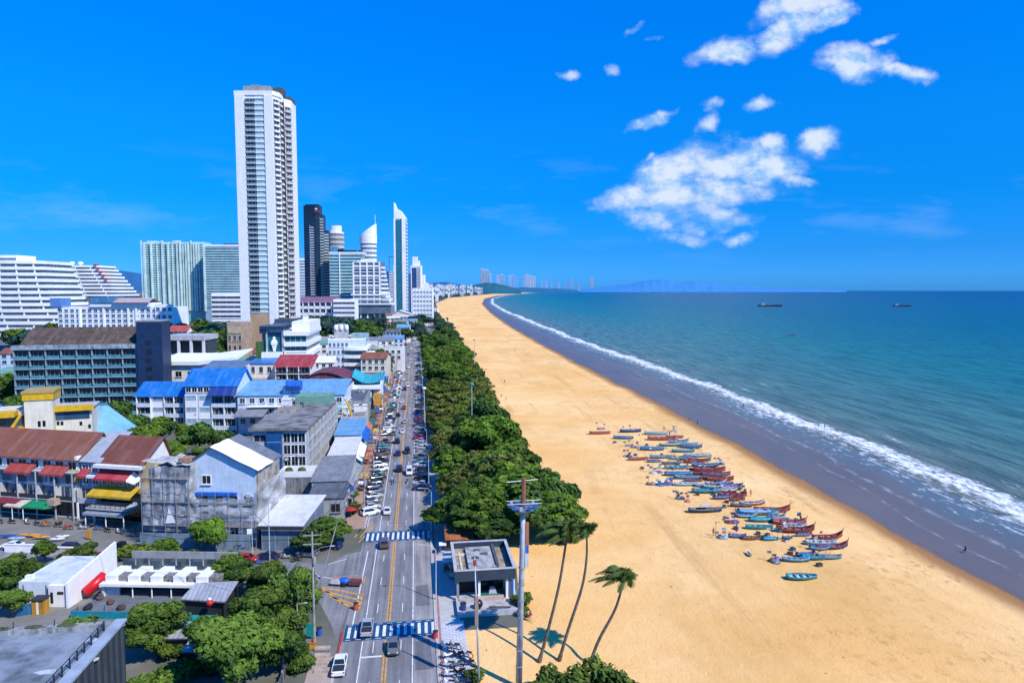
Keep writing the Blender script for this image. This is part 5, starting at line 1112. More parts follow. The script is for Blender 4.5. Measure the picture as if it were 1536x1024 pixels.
b=MB(); b.box(b_.X(-30),b_.X(28),2,25,b_.z(391)+.02,b_.z(382.5)); b_.part('top_storey',b,HW(.1)); b=MB(); b.box(b_.X(-30),b_.X(27.5),1.9,1.98,b_.z(390),b_.z(386.5)); b_.part('window_band',b,GH)
# apartments in front of the resort
B=Bld('apartment_block','long low white and blue apartment block in front of the terraced hotel','apartments',86,262,462,520,-8,22)
B.walls(HW(.1)); B.flat(HW(.1),paint(haze_mix(LGREY,.1))); zt=B.h
B.front('window',W(HW(.05),HG(BLUEG,.12),.62,.55,.2),B.z(492),zt,20,4)
b=MB(); b.box(B.X(138),B.X(228),-1.5,16,zt+.95,B.z(454)); B.part('upper_storey',b,HW(.08)); B.gable(roofmat(haze_mix((.62,.45,.40),.1)),'x',3,B.X(176),B.X(226),-2.5,14,B.z(453),1)
b=MB(); b.box(B.X(140),B.X(175),-2.6,12,B.z(453),B.z(446)); B.part('blue_storey',b,HG((.05,.22,.42),.1)); b=MB(); b.box(B.X(80),B.X(96),-2,10,zt+.96,B.z(447)); B.part('blue_cabin',b,paint((.12,.28,.62)))
b=MB(); b.box(B.X(235),B.X(262),-1.2,-.05,0,B.z(456)); B.part('end_bay',b,HW(.05)); B.grid('window',W(HW(.05),HG(BLUEG,.12),.6,.5,.25),(B.X(235),-1.2),(B.X(262),-1.2),B.z(492),B.z(458),3,3)
for x in (120,156,193,205): b=MB(); b.box(B.X(x),B.X(x)+1.4,-1,-.05,0,zt); B.part('pillar',b,HW(.05))
# pale green slab pair
mg=HG((.12,.42,.42),.1); mf=paint(haze_mix((.62,.80,.72),.08),.6,.08,.1,False)
B=Bld('residential_slab','wide pale green high-rise slab with white vertical fins, left of the white tower','tower',217,304,365,800,-8,22); H=B.h
B.walls(paint(haze_mix((.25,.50,.48),.1),.6,.1,.1)); B.flat(mf,PLG,par=1.5)
B.front('window_band',BAND(HG((.01,.14,.17),.1),mf,.52,.28,4,.6),30,H-1,1,28)
for i,x in enumerate([217,221,232,240,248,257,263,270,275,279,283,287,291,295,299,302]):
    b=MB(); a=B.X(x); b.box(a,a+(2.0 if i%3==1 else 1.3),-1.8-(i%3)*.8,-.62,28,H+(1.2 if i%4 else 3.2)); B.part('fin',b,mf)
for a,c,e in ((224,236,3),(262,268,3.5)): b=MB(); b.box(B.X(a),B.X(c),3,14,H+.15,H+e); B.part('roof_cabin',b,mf)
B.right('window_band',BAND(HG((.05,.13,.16),.22),mf,.5,.25,4,.5),30,H-1,1,20)
B=Bld('residential_slab','green-glass high-rise slab with thin horizontal bands, touching the white tower','tower',305,362,368,780,-8,24); H=B.h
B.walls(paint(haze_mix((.30,.45,.46),.2))); B.front('window_band',BAND(HG((.01,.17,.18),.1),paint(haze_mix((.60,.80,.75),.08),.6,.08,.1,False),.55,.22,5,.9),32,H-3,1,24)
b=MB(); b.box(-.5,B.w+.5,-1,20,H-1.5,H+.8); B.part('parapet',b,HW(.15)); b=MB(); b.box(B.X(338),B.w,2,14,H+.8,H+2.2); B.part('roof_cabin',b,paint((.04,.06,.12))); b=MB(); b.box(-.2,2.2,-1.6,-1.02,28,H); B.part('fin',b,mf)
B=Bld('office_block','low office block striped white and dark, at the foot of the green slabs','offices',317,362,441,610,-8,20); B.walls(HW(.08)); B.flat(HW(.1),PLG); B.front('window_band',BAND(HG((.05,.04,.06),.08),HW(.05),.5,.25,6,.4),B.z(478),B.h-1,1,5)
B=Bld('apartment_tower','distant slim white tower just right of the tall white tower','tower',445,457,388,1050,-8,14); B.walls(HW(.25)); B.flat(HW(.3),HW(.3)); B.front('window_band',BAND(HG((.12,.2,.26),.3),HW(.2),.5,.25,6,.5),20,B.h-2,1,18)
# dark tower
B=Bld('glass_tower','dark navy glass tower with white balcony stripes and a small red emblem','tower',455,490,308,900,-8,13); H=B.h; DN=HG((.012,.035,.065),.06); DP=paint((.012,.03,.055),.35,.1,.1,False)
zs=[B.z(322),B.z(345)]; x1,x2=B.X(483),B.X(488)
b=MB(); b.prism([(0,0),(16,-2),(x1,0),(x1,13),(0,13)],0,H); B.part('wall',b,DP); b=MB(); b.prism([(x1,.3),(x2,2),(x2,13),(x1,13)],0,zs[0]); B.part('wall',b,DP); b=MB(); b.prism([(x2,2.3),(B.w,6),(B.w,13),(x2,13)],0,zs[1]); B.part('wall',b,DP)
b=MB(); b.box(2,x1-2,2,12,H,H+1.6); B.part('roof',b,DP)
HB=HW(.12); 
B.grid('window_band',BAND(DN,DP,.6,.2,3,.4),(0,0),(16,-2),20,H-14,1,38)
B.grid('balcony',BAL(HB,HB,DN,1.2,.3,0,.7),(7.6,-1),(14.4,-1.9),20,H-26,1,36); B.grid('balcony',BAL(paint((.5,.55,.5)),paint((.42,.50,.48)),DN,1.3,.34,0,.9),(x1,.3),(x2,2),18,zs[0]-3,1,36); B.grid('balcony',BAL(paint((.62,.60,.5)),paint((.5,.52,.46)),DN,1.3,.36,0,.9),(x2,2.3),(B.w,6),18,zs[1]-3,1,30)
e=MB(); c=B.X(475,316); e.box(c-1.5,c+1.5,-2.6,-2.2,B.z(315),B.z(312.5)); B.part('emblem',e,plain((.7,.7,.7))); e=MB(); e.box(c-2.2,c+3.6,-2.6,-2.2,B.z(318.6),B.z(316.6)); B.part('emblem',e,plain((.55,.02,.06)))
def roundtower(label,x0,x1,yt,d,n,gl,fr,rot=-8,flatn=18,zbot=15,sq=.7):
    B=Bld('apartment_tower',label,'tower',x0,x1,yt,d,rot,20); r=B.w/2
    ring=lambda k: [(r+r*k*math.cos(2*math.pi*i/flatn),r*sq+r*sq*k*math.sin(2*math.pi*i/flatn)) for i in range(flatn)]
    b=MB(); b.prism(ring(.94),0,B.h); B.part('wall',b,gl); fh=(B.h-zbot)/n
    me=MB(); me.prism(ring(1.0),0,fh*.48); me=me.mesh('balcony',fr)
    for i in range(n): link('balcony',me,B.t,(0,0,zbot+fh*i))
    return B,r,ring
CRM=paint(haze_mix((.62,.55,.44),.12),.7,.08,.1,False)
B,r,ring=roundtower('cream round-cornered tower behind the dark navy tower',489,514,350,960,17,HG((.22,.22,.2),.15),CRM)
b=MB(); b.prism(ring(.97),B.h,B.h+2,0); b.prism(ring(.72),B.h+2,B.z(338)); B.part('crown',b,HW(.15)); b=MB(); b.box(2,B.w-2,-1.6,-.2,B.z(400),B.z(372)); B.part('cream_panel',b,CRM)
B=Bld('hotel_tower','wide green-glass hotel slab with pale bands, right of the dark navy tower','tower',494,544,378,880,-8,12); H=B.h; B.walls(paint(haze_mix((.25,.42,.45),.15)))
B.front('window_band',BAND(HG((.01,.16,.18),.08),paint(haze_mix((.58,.76,.72),.06),.6,.08,.1,False),.56,.22,5,.7),25,H-3,1,18); b=MB(); b.box(-.4,B.w+.4,-.9,20,H-2.4,H); B.part('parapet',b,HW(.12))
b=MB(); b.box(1,10,1,12,H,B.z(370)); B.part('glass_crown',b,HG((.06,.25,.4),.1)); b=MB(); b.box(11,17,2,12,H,B.z(373)); B.part('roof_cabin',b,DP)
for a,c in ((19,33),(36,40)): b=MB(); b.box(a,c,3,12,H,H+2.6); B.part('roof_cabin',b,paint((.03,.05,.12)))
b=MB(); b.box(12.3,13.6,-1.5,-.71,10,H); B.part('fin',b,HW(.1))
B,r,ring=roundtower('round pale tower with slanted pointed white crown and spire',538,563,357,1000,17,HG((.20,.26,.28),.18),HW(.18))
b=MB(); rg=ring(1.02); b.prism(rg,B.h,[B.h+3+ (p[0]/B.w)*(B.z(335)-B.h-3) for p in rg]); B.part('crown',b,HW(.12)); b=MB(); b.cyl(B.w*.93,r*.7,B.h,B.z(322),.35,6); B.part('spire',b,HW(.2)); b=MB(); b.prism(ring(1.05),B.z(365),B.z(352)); B.part('crown_ring',b,HW(.12))
# white gridded block
B=Bld('hotel_block','white hotel block with bold square window grid and sloping right edge','hotel',529,570,393,840,-8,10); H=B.h; m=HW(.06)
b=MB(); b.prism([(0,0),(B.w,0),(B.w+4,5),(B.w+4,10),(0,10)],0,H); B.part('wall',b,HG((.09,.12,.15),.1)); zb=B.z(456)
for i in range(5): b=MB(); a=B.w*i/4; a=min(a,B.w-1.4); b.box(a,a+1.6,-1.3,-.02,0,H); B.part('pier',b,m)
n=13
for i in range(n+1): b=MB(); zz=zb+(H-zb)*i/n; k=2.1 if i%3==0 else .8; b.box(.0,B.w,-1.1,-.03,zz-k,zz); B.part('spandrel',b,m)
for i in range(10): b=MB(); zz=zb+(H-zb-6)*i/9; ex=7.5*(1-i/9)+.5; b.box(B.w+.01,B.w+4+ex,1,10,zz-2.2,zz+.4); B.part('terrace',b,m); 
b=MB(); b.box(-1,B.w+13,-3,24,B.z(470),zb-2.3); B.part('podium',b,HG((.12,.16,.18),.1))
for y in (442,449,456): b=MB(); b.box(-2,B.w+8+(y-442)*.5,-3.6-(y-442)*.1,20,B.z(y)-.6,B.z(y)+1.1); B.part('terrace',b,m)
b=MB(); b.box(5,B.w-8,3,15,H,H+1.8); b.prism([(9,4),(B.w-12,4),(B.w-12,14),(9,14)],H+1.8,H+4); B.part('roof_cabin',b,HW(.12))
# maroon roofed hotel
B=Bld('hotel_block','white mid-rise hotel with maroon roof at the foot of the dark tower','hotel',446,506,453,780,-8,24); H=B.h; B.walls(HW(.06)); B.gable(roofmat(haze_mix((.26,.10,.14),.12)),'x',6,h=H,over=1.5,peak=.45,wm=HW(.06))
B.front('balcony',BAL(HW(.05),HW(.05),HG(DARKG,.08),1.4,.36,.5),B.z(482),H,7,3)
B=Bld('hotel_block','white stepped hotel wing right of the maroon-roofed hotel','hotel',500,532,450,765,-8,18); B.walls(HW(.05)); B.flat(HW(.05),PLG); B.front('window_band',BAND(HG((.08,.10,.13),.08),HW(.05),.45,.3,4,.8),B.z(480),B.h-1,1,4)
# tower under construction with a crane
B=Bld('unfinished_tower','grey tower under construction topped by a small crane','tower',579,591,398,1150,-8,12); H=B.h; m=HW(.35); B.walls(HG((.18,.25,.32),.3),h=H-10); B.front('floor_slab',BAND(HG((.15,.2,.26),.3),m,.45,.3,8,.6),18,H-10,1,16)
for x in (0,B.w-1): b=MB(); b.box(x,x+1,-1,0,0,H); B.part('column',b,m)
b=MB(); b.cyl(5,3,H-10,B.z(384),.5,5); b.tube([(3,3,B.z(385)),(15,3,B.z(385))],.45,5); b.tube([(5,3,B.z(383)),(13,3,B.z(385))],.2,4); B.part('crane',b,paint((.07,.10,.16)))
B=Bld('office_block','small grey-blue block between the gridded hotel and the crane tower','offices',573,581,415,1200,-8,14); B.walls(paint((.06,.16,.30))); B.flat(paint((.08,.2,.34)),PG,par=.6); B.front('window_band',BAND(HG((.03,.10,.22),.1),paint((.08,.2,.34)),.5,.25,6,.3),10,B.h-1,1,6)
# sail-topped tower
B=Bld('glass_tower','slender teal glass tower with a white pointed sail-like top','tower',591,607.5,328,1100,-8,20); H=B.h; wid=B.w
b=MB(); b.prism([(0,0),(wid,0),(wid,20),(0,20)],0,H); B.part('wall',b,HW(.12)); zt=B.z(303.5)
b=MB(); b.rings([[(0,-.5,H),(0,18,H),(0,16,zt),(0,0,zt)],[(4,-.5,H),(4,18,H),(3,16,zt-8),(3,0,zt-8)],[(11,-.5,H),(11,18,H),(10,16,H+13),(10,0,H+13)],[(wid+1,-.5,H),(wid+1,18,H),(wid+1,16,H+1),(wid+1,0,H+1)]]); B.part('sail_crown',b,HW(.06))
b=MB(); b.box(2.2,10.2,-.8,-.02,6,H-1.5); B.part('glass_curtain',b,HG((.006,.14,.19),.08)); b=MB(); b.box(10.6,12.2,-.9,-.02,6,H); B.part('glass_strip',b,HG((.02,.10,.14),.15))
for x0,x1 in ((-.6,2.1),(12.3,wid+.4)): b=MB(); b.box(x0,x1,-1.2,-.03,0,H); B.part('pier',b,HW(.06))
B.right('balcony',BAL(HW(.12),HW(.12),HG((.15,.2,.25),.2),1.2,.3,0,.8),20,H-2,1,26)
B=Bld('apartment_tower','white tower with dark blue vertical stripe, right of the sail-topped tower','tower',616,631,398,1200,-8,20); H=B.h; B.walls(HW(.18)); b=MB(); b.box(2.5,10,-.7,-.02,10,H-4); B.part('glass_curtain',b,HG((.01,.04,.16),.1)); b=MB(); b.box(3,11,2,12,H,B.z(385)); b.box(11,15,2,12,H,B.z(391)); B.part('roof_cabin',b,HW(.15))
B.grid('balcony',BAL(HW(.15),HW(.15),HG((.12,.18,.25),.2),1,.3,0,.8),(10.5,0),(B.w,0),14,H-2,1,22); b=MB(); b.box(B.w+.02,B.w+6,2,18,0,B.z(412)); B.part('wing',b,HW(.2)); b=MB(); b.box(B.w+6.02,B.w+11,2,18,0,B.z(424)); B.part('wing',b,HW(.2)); b=MB(); b.box(-5,-.02,2,14,0,B.z(410)); B.part('wing',b,HG((.05,.2,.4),.1))
B=Bld('apartment_block','pale grey block below the striped white tower','apartments',619,648,433,1000,-8,20); B.walls(HW(.2)); B.flat(HW(.2),PLG); B.front('window_band',BAND(HG((.2,.28,.32),.2),HW(.18),.4,.3,3,.3),6,B.h-2,1,7); 
for i in range(7): b=MB(); a=B.w*i/6; b.box(a-.5,a+.5,-.7,-.31,0,B.h); B.part('pier',b,HW(.2))
# red roofed market and white hall by the avenue
B=Bld('market_hall','low market hall with orange-red roof near the far end of the avenue','market',553,604,472,1000,-8,40); B.walls(PO); B.gable(roofmat((.52,.15,.09)),'x',4,wm=PO,over=1.2); B.front('window',W(PO,GD,.6,.5,.2),1,B.h-.5,9,1)
B=Bld('market_hall','low hall with white peaked roof beside the orange-red market roof','market',588,616,471,980,-8,40); B.walls(PO); B.gable(roofmat(WHITE),'y',5,wm=PO,over=1,peak=.35); B.front('window',W(PO,GD,.6,.5,.2),1,B.h-.5,5,1)
# ---- far city: towers along the bay, blue haze mixed into their colours
FT=[(720,727,403.5,11800,.50,'tallest distant tower on the bay, left edge of the far group'),(727,733.5,404.5,11900,.38,'bright half of the tallest distant tower on the bay'),(733,737,411,12100,.5,'pinkish distant block leaning on the tallest bay tower'),
 (744.5,750,413,12300,.45,'first distant white tower right of the tallest bay tower'),(750.5,756.5,411.5,12350,.4,'second distant white tower right of the tallest bay tower'),(763,767,413.5,12600,.42,'white distant tower in the middle of the bay group'),(767.5,773,412,12650,.75,'bluish distant tower in the middle of the bay group'),(773.5,777,416,12700,.85,'short bluish distant tower in the bay group'),
 (784.5,787.5,413,12800,.7,'bluish slim distant tower left of three pale ones'),(788,793.5,411.5,12850,.45,'tallest of three pale distant towers on the bay'),(794,798,413.5,12900,.42,'middle of three pale distant towers on the bay'),(798.5,803,414.5,12950,.4,'rightmost of three pale distant towers on the bay'),
 (811,815,421,14000,.85,'faint blue distant block right of the three pale towers'),(817,822,420,14000,.85,'second faint blue distant block right of the three pale towers'),(826,829,422,14500,.85,'third faint blue distant block on the bay'),(836,840,423,14500,.85,'fourth faint blue distant block on the bay'),(854,860,418.5,14500,.82,'lone faint blue tower near the hills end'),(885,891,416.5,15000,.5,'lone pale tower at the far right end of the bay'),
 (846,849,424,15000,.85,'tiny faint block left of the lone blue tower'),(866,870,425,15000,.8,'tiny faint block right of the lone blue tower')]
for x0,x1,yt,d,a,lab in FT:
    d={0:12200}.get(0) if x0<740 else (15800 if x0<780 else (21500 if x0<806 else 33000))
    B=Bld('distant_tower',lab,'tower',x0,x1,yt,d,-8,60,'distant towers around the bay'); B.walls(paint(haze_mix((.75,.74,.74),min(.95,a*1.25)),.8,.05,.01,False)); b=MB(); b.box(B.w*.25,B.w*.7,5,40,B.h,B.h+8); B.part('roof_cabin',b,paint(haze_mix((.6,.6,.62),a),.8,.05,.01,False))
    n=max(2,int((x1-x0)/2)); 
    for i in range(n): b=MB(); c=B.w*(i+.5)/n; b.box(c-B.w*.11,c+B.w*.11,-2,-.1,20,B.h-12); B.part('window_strip',b,paint(haze_mix((.25,.3,.36),a),.6,.05,.01,False))
q=random.Random(21); c_={}
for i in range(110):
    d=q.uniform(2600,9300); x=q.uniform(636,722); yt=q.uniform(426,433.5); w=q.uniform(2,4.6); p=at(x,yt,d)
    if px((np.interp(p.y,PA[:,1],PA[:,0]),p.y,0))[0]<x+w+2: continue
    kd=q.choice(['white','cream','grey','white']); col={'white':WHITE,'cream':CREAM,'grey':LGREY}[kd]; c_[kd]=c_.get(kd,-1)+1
    B=Bld('distant_house','%s distant house on the shore slope behind the far trees, one of many'%kd,'house',x,x+w,yt,d,-8,14,'%s distant houses on the far shore slope'%kd); B.walls(paint(haze_mix(col,.28),.8,.05,.05,False)); B.shed(paint(haze_mix(q.choice([(.45,.2,.14),LGREY,(.3,.3,.3)]),.25),.8,.05,.05,False),B.h+.02,B.h+2.2,over=.3)
    b=MB(); b.box(B.w*.1,B.w*.9,-.3,-.05,B.h*.55,B.h*.75); B.part('window_band',b,paint(haze_mix((.08,.1,.12),.3),.6,.05,.05,False))
# ------------------------------------------------------------------ middle distance, left of the avenue
TERRA=roofmat((.30,.105,.06),'tile',.8); TERRA2=roofmat((.24,.075,.05),'tile',.8); RBLUE=roofmat((.015,.20,.62),'sheet',.4); RLB=roofmat((.18,.42,.68),'sheet',.45); RNAVY=roofmat((.01,.05,.28),'sheet',.5); RRED=roofmat((.42,.05,.06),'sheet',.6); RMAR=roofmat((.20,.045,.055),'sheet',.6); RWH=roofmat((.78,.77,.74),'sheet',.5,dirt=.12); RGR=roofmat((.27,.28,.30),'sheet',.6); RDG=roofmat((.13,.14,.15),'sheet',.6); RBR=roofmat((.14,.095,.07),'tile',.9,dirt=.3); RCON=paint((.25,.245,.24),.9,.22,.3,False); RTEAL=roofmat((.05,.48,.55),'sheet',.5); RGRN=roofmat((.20,.42,.32),'sheet',.6)
TARP=paint((.02,.14,.55),.55,.15,1,False); YEL=paint((.72,.42,.01),.55,.08,1,False); YELW=paint((.62,.42,.05),.7,.12); NAVY=paint((.010,.030,.085),.5,.1,.3,False)
# dark balcony hotel with navy stair tower
B=Bld('balcony_hotel','dark glass-balconied hotel with mossy brown tiled roof and navy stair tower','hotel',21,206,520,262,4,24); H=B.h
B.walls(paint((.08,.13,.16),.6,.12)); pal=paint((.34,.46,.53),.6,.12)
B.front('balcony',BAL(pal,glass((.07,.24,.30),.12,.3),glass((.010,.022,.03),.15,.6),1.5,.34,.0,.88),B.z(640),H-1.2,8,8)
for i in range(9): b=MB(); x=B.w*i/8; b.box(min(x,B.w-.4),min(x,B.w-.4)+.35,-1.2,-.02,0,H-1.2); B.part('pillar',b,paint((.28,.38,.44),.6,.15))
b=MB(); b.box(-.4,B.w+.2,-1.7,-.01,H-1.2,H+.5); B.part('cornice',b,paint((.33,.40,.44),.7,.25)); B.gable(RBR,'x',6.2,x0=2,h=H+.4,over=.2,peak=.5,wm=RBR)
a,c=B.X(208),B.X(246); zt=B.z(486)+.6
b=MB(); b.box(a,c,-3,9,0,zt); B.part('stair_tower',b,NAVY); b=MB(); b.box(B.w+.01,a-.01,.6,9,0,zt-6); B.part('link_wall',b,paint((.006,.012,.03),.6,.1))
b=MB(); b.box(a-.1,c+.1,-3.1,9.1,zt,zt+.4); B.part('parapet',b,PG)
for i in range(7): b=MB(); m=(a+c)/2-1.5; z=B.z(517+i*13.6,-3); b.box(m,m+2,-3.12,-3.002,z-.8,z+.8); B.part('window',b,GD)
for i in range(5): b=MB(); x=a+1+i*1.4; b.cyl(x,2+i%2*3,zt+.4,zt+2.4+i%3*.6,.07,5); B.part('antenna',b,STEEL)
# grey open-deck structure and low cream block behind the blue roofs
B=Bld('parking_deck','grey open-sided concrete deck with white slab edge, right of the navy stair tower','car park',246,306,503,330,-8,16); H=B.h
for z0,z1 in ((H-2.4,H),(H-11,H-9.5)): b=MB(); b.box(0,B.w,0,B.dep,z0,z1); B.part('floor_slab',b,PLG)
for i in range(4): b=MB(); x=(B.w-1.2)*i/3; b.box(x,x+1.1,.2,1.2,0,H-2.4); B.part('column',b,PO)
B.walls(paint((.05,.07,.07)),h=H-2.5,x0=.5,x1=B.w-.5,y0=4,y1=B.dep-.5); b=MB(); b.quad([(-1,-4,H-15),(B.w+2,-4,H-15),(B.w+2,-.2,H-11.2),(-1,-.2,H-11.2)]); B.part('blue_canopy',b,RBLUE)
for i in range(8): b=MB(); x=B.w*i/7; b.box(max(x-.06,0),x+.06,.0,.1,H,H+1.3); B.part('railing_post',b,STEEL)
B=Bld('low_block','low cream block with long white curved roof edge, behind the bright blue roofs','building',240,350,547,292,-8,18); H=B.h; B.walls(PO,h=H); B.front('window',W(PO,GD,.5,.4,.3),H-7,H-1,6,1); b=MB(); b.rings([[(-1,-1.5,H),(-1,B.dep,H+3),(-1,B.dep,H+3.5),(-1,-1.5,H+1.6)],[(B.w*.55,-1.5,H),(B.w*.55,B.dep,H+3),(B.w*.55,B.dep,H+3.5),(B.w*.55,-1.5,H+1.6)],[(B.w+2,0,H+2.4),(B.w+2,B.dep,H+5.2),(B.w+2,B.dep,H+5.6),(B.w+2,0,H+3.4)]]); B.part('roof',b,PW)
B=Bld('shophouse','beige windowless-looking block at the foot of the white tower','building',340,363,486,375,-8,14); B.walls(paint((.50,.36,.24),.8,.18)); B.flat(paint((.5,.38,.28)),RCON); B.front('window',W(PO,GD,.5,.5,.3),B.z(530),B.z(500),3,2)
b=MB(); b.box(.5,B.w-.5,-.3,-.02,B.z(500),B.z(489)); B.part('sign_board',b,paint((.55,.45,.30)))
B=Bld('small_house','small house with coral red roof among dark trees above the deck','house',254,279,496,430,-8,10); B.walls(PW); B.gable(roofmat((.50,.10,.08)),'x',3,wm=PW,over=1); B.front('window',W(PW,GD,.5,.5,.3),B.h-4,B.h,4,1)
B=Bld('grey_roofed_hall','hall with flat blue-grey metal roof directly behind the bright blue centre roof','hall',298,357,556,272,-8,14); B.walls(PLB); B.shed(roofmat((.13,.22,.36)),B.h,B.h+2.4,over=.6); B.front('window',W(PLB,GD,.5,.4,.3),B.h-4,B.h-.5,6,1)
# blue-roofed housing block in three steps
LBW=paint((.60,.70,.80),.65,.10); GH2=glass((.035,.05,.065),.15,.5)
def balw(s=PW): return BAL(s,LBW,GH2,1.1,.34,.12,.96)
B=Bld('apartment_block','pale blue apartment block with bright blue roof, left wing','apartments',206,277,592,250,-8,11); H=B.h; B.walls(LBW); B.gable(RBLUE,'x',3.9,over=1.1,peak=.62,wm=LBW)
zb=B.z(655); B.grid('balcony',balw(),(0,0),(B.w*.30,0),zb,H-.4,1,4); B.grid('balcony',balw(),(B.w*.58,0),(B.w,0),zb,H-.4,2,4)
b=MB(); b.box(B.w*.305,B.w*.575,-.5,-.02,0,H-.3); B.part('stair_panel',b,PW); B.grid('window',W(LBW,glass((.25,.36,.44),.2,.2),.8,.34,.55,False),(B.w*.31,-.5),(B.w*.57,-.5),zb,H-.4,1,4)
B=Bld('apartment_block','pale blue apartment block with taller bright blue roof, central wing','apartments',277.5,355,577,246,-8,13); H=B.h; B.walls(LBW); B.gable(RBLUE,'x',5.0,over=.9,peak=.6,wm=LBW); zb=B.z(660); zt=B.z(590)
b=MB(); b.box(B.w*.02,B.w*.48,-.5,-.02,zt+.2,H-.3); B.part('white_loggia',b,PW); B.grid('window',W(PW,GD,.8,.6,.2,False),(B.w*.02,-.5),(B.w*.48,-.5),zt+.1,H-.3,4,1)
b=MB(); b.rings([[(B.w*.5,-3,zt-.4),(B.w*.5,0,H),(B.w*.5,0,H+.12),(B.w*.5,-3,zt-.28)],[(B.w+.6,-3,zt-.4),(B.w+.6,0,H),(B.w+.6,0,H+.12),(B.w+.6,-3,zt-.28)]]); B.part('navy_awning',b,RNAVY)
for a,c in ((.0,.24),(.26,.5)): b=MB(); b.box(B.w*a,B.w*c,-.45,-.02,0,zt-.2); B.part('stair_panel',b,PW); B.grid('window',W(LBW,glass((.25,.36,.44),.2,.2),.8,.34,.55,False),(B.w*a,-.45),(B.w*c,-.45),zb,zt-.3,1,4)
B.grid('balcony',balw(),(B.w*.52,0),(B.w,0),zb,zt-.5,2,4)
B=Bld('apartment_block','long light-blue-roofed block stretching right to the avenue shops','apartments',356,516,593,244,-4,15); H=B.h; B.walls(LBW); B.shed(RLB,H,H+3.4,x1=B.w*.42,over=.5); B.shed(RLB,H+.05,H+3.6,x0=B.w*.50,over=.5)
b=MB(); b.box(B.w*.42,B.w*.5,.5,12,H,H+3.2); B.part('roof_cabin',b,PW); b=MB(); b.tube([(B.w*.46,0,H+3.5),(B.w*.60,0,H+3.5)],[1.9,1.9],10); B.part('blue_tank',b,TARP)
B.front('window',W(PW,GH2,.5,.5,.3),B.z(640),H-.3,11,3); b=MB(); b.box(B.w*.1,B.w*.9,-2,-.02,H-4.1,H-3.8); B.part('canopy',b,PW)
B.right('window',W(PW,GD,.5,.5,.25),4,H-1,4,3)
for x0,x1,col in ((.02,.3,RGR),(.55,.98,RGRN)): b=MB(); b.quad([(B.w*x0,-9,H-6.2),(B.w*x1,-9,H-6.2),(B.w*x1,-.1,H-4.6),(B.w*x0,-.1,H-4.6)]); B.part('lower_roof',b,col)
# buildings stepped behind it
B=Bld('assembly_hall','hall with low arched maroon roof behind the light blue roofs','hall',446,527,574,292,-4,22); H=B.h; B.walls(PO); n=14
b=MB(); ar=[(B.w*i/n,H+4.6*math.sin(math.pi*i/n)**.8) for i in range(n+1)]; b.rings([[(x,y,z) for x,z in ar]+[(x,y,z-.3) for x,z in ar[::-1]] for y in (-.8,B.dep)]); B.part('roof',b,RMAR); b=MB(); b.quad([(x,-.05,z-.2) for x,z in ar]+[(B.w,-.05,H-.2),(0,-.05,H-.2)]); B.part('gable_wall',b,RMAR)
B=Bld('red_roofed_house','house with red sheet roof and dark veranda, before the white glass-fronted block','house',414,466,549,318,-6,10); H=B.h; B.walls(PO); B.shed(RRED,H,H+3.8,over=1.2); B.front('balcony',BAL(PW,RAIL,GD,1.4,.3,.1,.95),H-7,H,3,2)
B=Bld('blue_trim_house','small white house with blue roof trim left of the red-roofed house','house',373,410,545,325,-8,12); H=B.h; B.walls(PO); B.shed(RBLUE,H,H+1.6,over=.5); B.front('window',W(PO,GD,.45,.5,.3),H-6,H-.5,3,1); b=MB(); b.box(B.w*.1,B.w*.9,-6,-.05,H-7.2,H-6.9); B.part('terrace_slab',b,paint((.45,.33,.22)))
B=Bld('glass_fronted_block','white modern block with teal glass box holding a white statue-like emblem','building',392,459,486,338,0,46); H=B.h; zb=B.z(575)
b=MB(); b.box(B.X(426),B.w,0,B.dep,0,H-5); B.part('wall',b,PW); b=MB(); b.box(0,B.X(424),1.5,20,0,H-3); B.part('wall',b,PW)
b=MB(); b.box(0,B.X(425),.8,1.45,B.z(528),H-3.2); B.part('glass_box',b,glass((.01,.13,.17),.1,.3)); 
for q_ in ((B.X(399),B.X(401),H-13),(B.X(423),B.X(426),H-13)): b=MB(); b.box(q_[0],q_[1],-.8,.79,B.z(528),H-4); B.part('frame_post',b,PLG)
b=MB(); b.box(B.X(399),B.X(426),-.8,1.4,H-4,H-2.6); B.part('frame_lintel',b,PLG); b=MB(); b.box(-.6,B.X(427),-2,20,H-2.59,H-1); b.box(-.7,B.X(400),-1.5,4,B.z(500),H-2.6); B.part('roof_overhang',b,paint((.015,.045,.09),.4,.1)); b=MB(); b.box(B.X(392),B.X(424),-2.4,.6,B.z(536),B.z(528)); B.part('plinth',b,PW)
b=MB(); cx=B.X(411); zz=B.z(527); b.rings([[(cx+dx*k,.1+dy*k*.5,zz+h_) for dx,dy in ((-1,-1),(1,-1),(1,1),(-1,1))] for k,h_ in ((.5,0),(.9,2.2),(1.5,3.8),(1.3,5.2),(.6,5.8),(.75,6.6),(.2,7.4))]); B.part('statue',b,PW)
for y in (497,513,530): b=MB(); z=B.z(y); b.box(B.X(426),B.w+1.2,-1.6,B.dep,z-2.2,z); B.part('floor_slab',b,PW)
B.grid('window_band',BAND(glass((.015,.12,.15),.12,.3),PW,.8,.1,2.5,.1,False),(B.X(427),-.05),(B.w,-.05),B.z(540),H-5.4,1,3); B.right('window_band',BAND(glass((.03,.12,.15),.12,.3),PW,.5,.2,2.5,.2),B.z(555),H-6,3,4)
b=MB(); b.prism([(B.X(437),2),(B.w+1.5,2),(B.w+1.5,40),(B.X(437),40)],H-4.95,H+1); B.part('upper_storey',b,PW); B.clutter(5,3,B.X(440),B.w,6,36,H+1.05)
b=MB(); b.box(B.X(385),B.X(393)-.05,-3,2,0,B.z(512)); B.part('planter_wall',b,paint((.08,.16,.04),.9,.3,2))
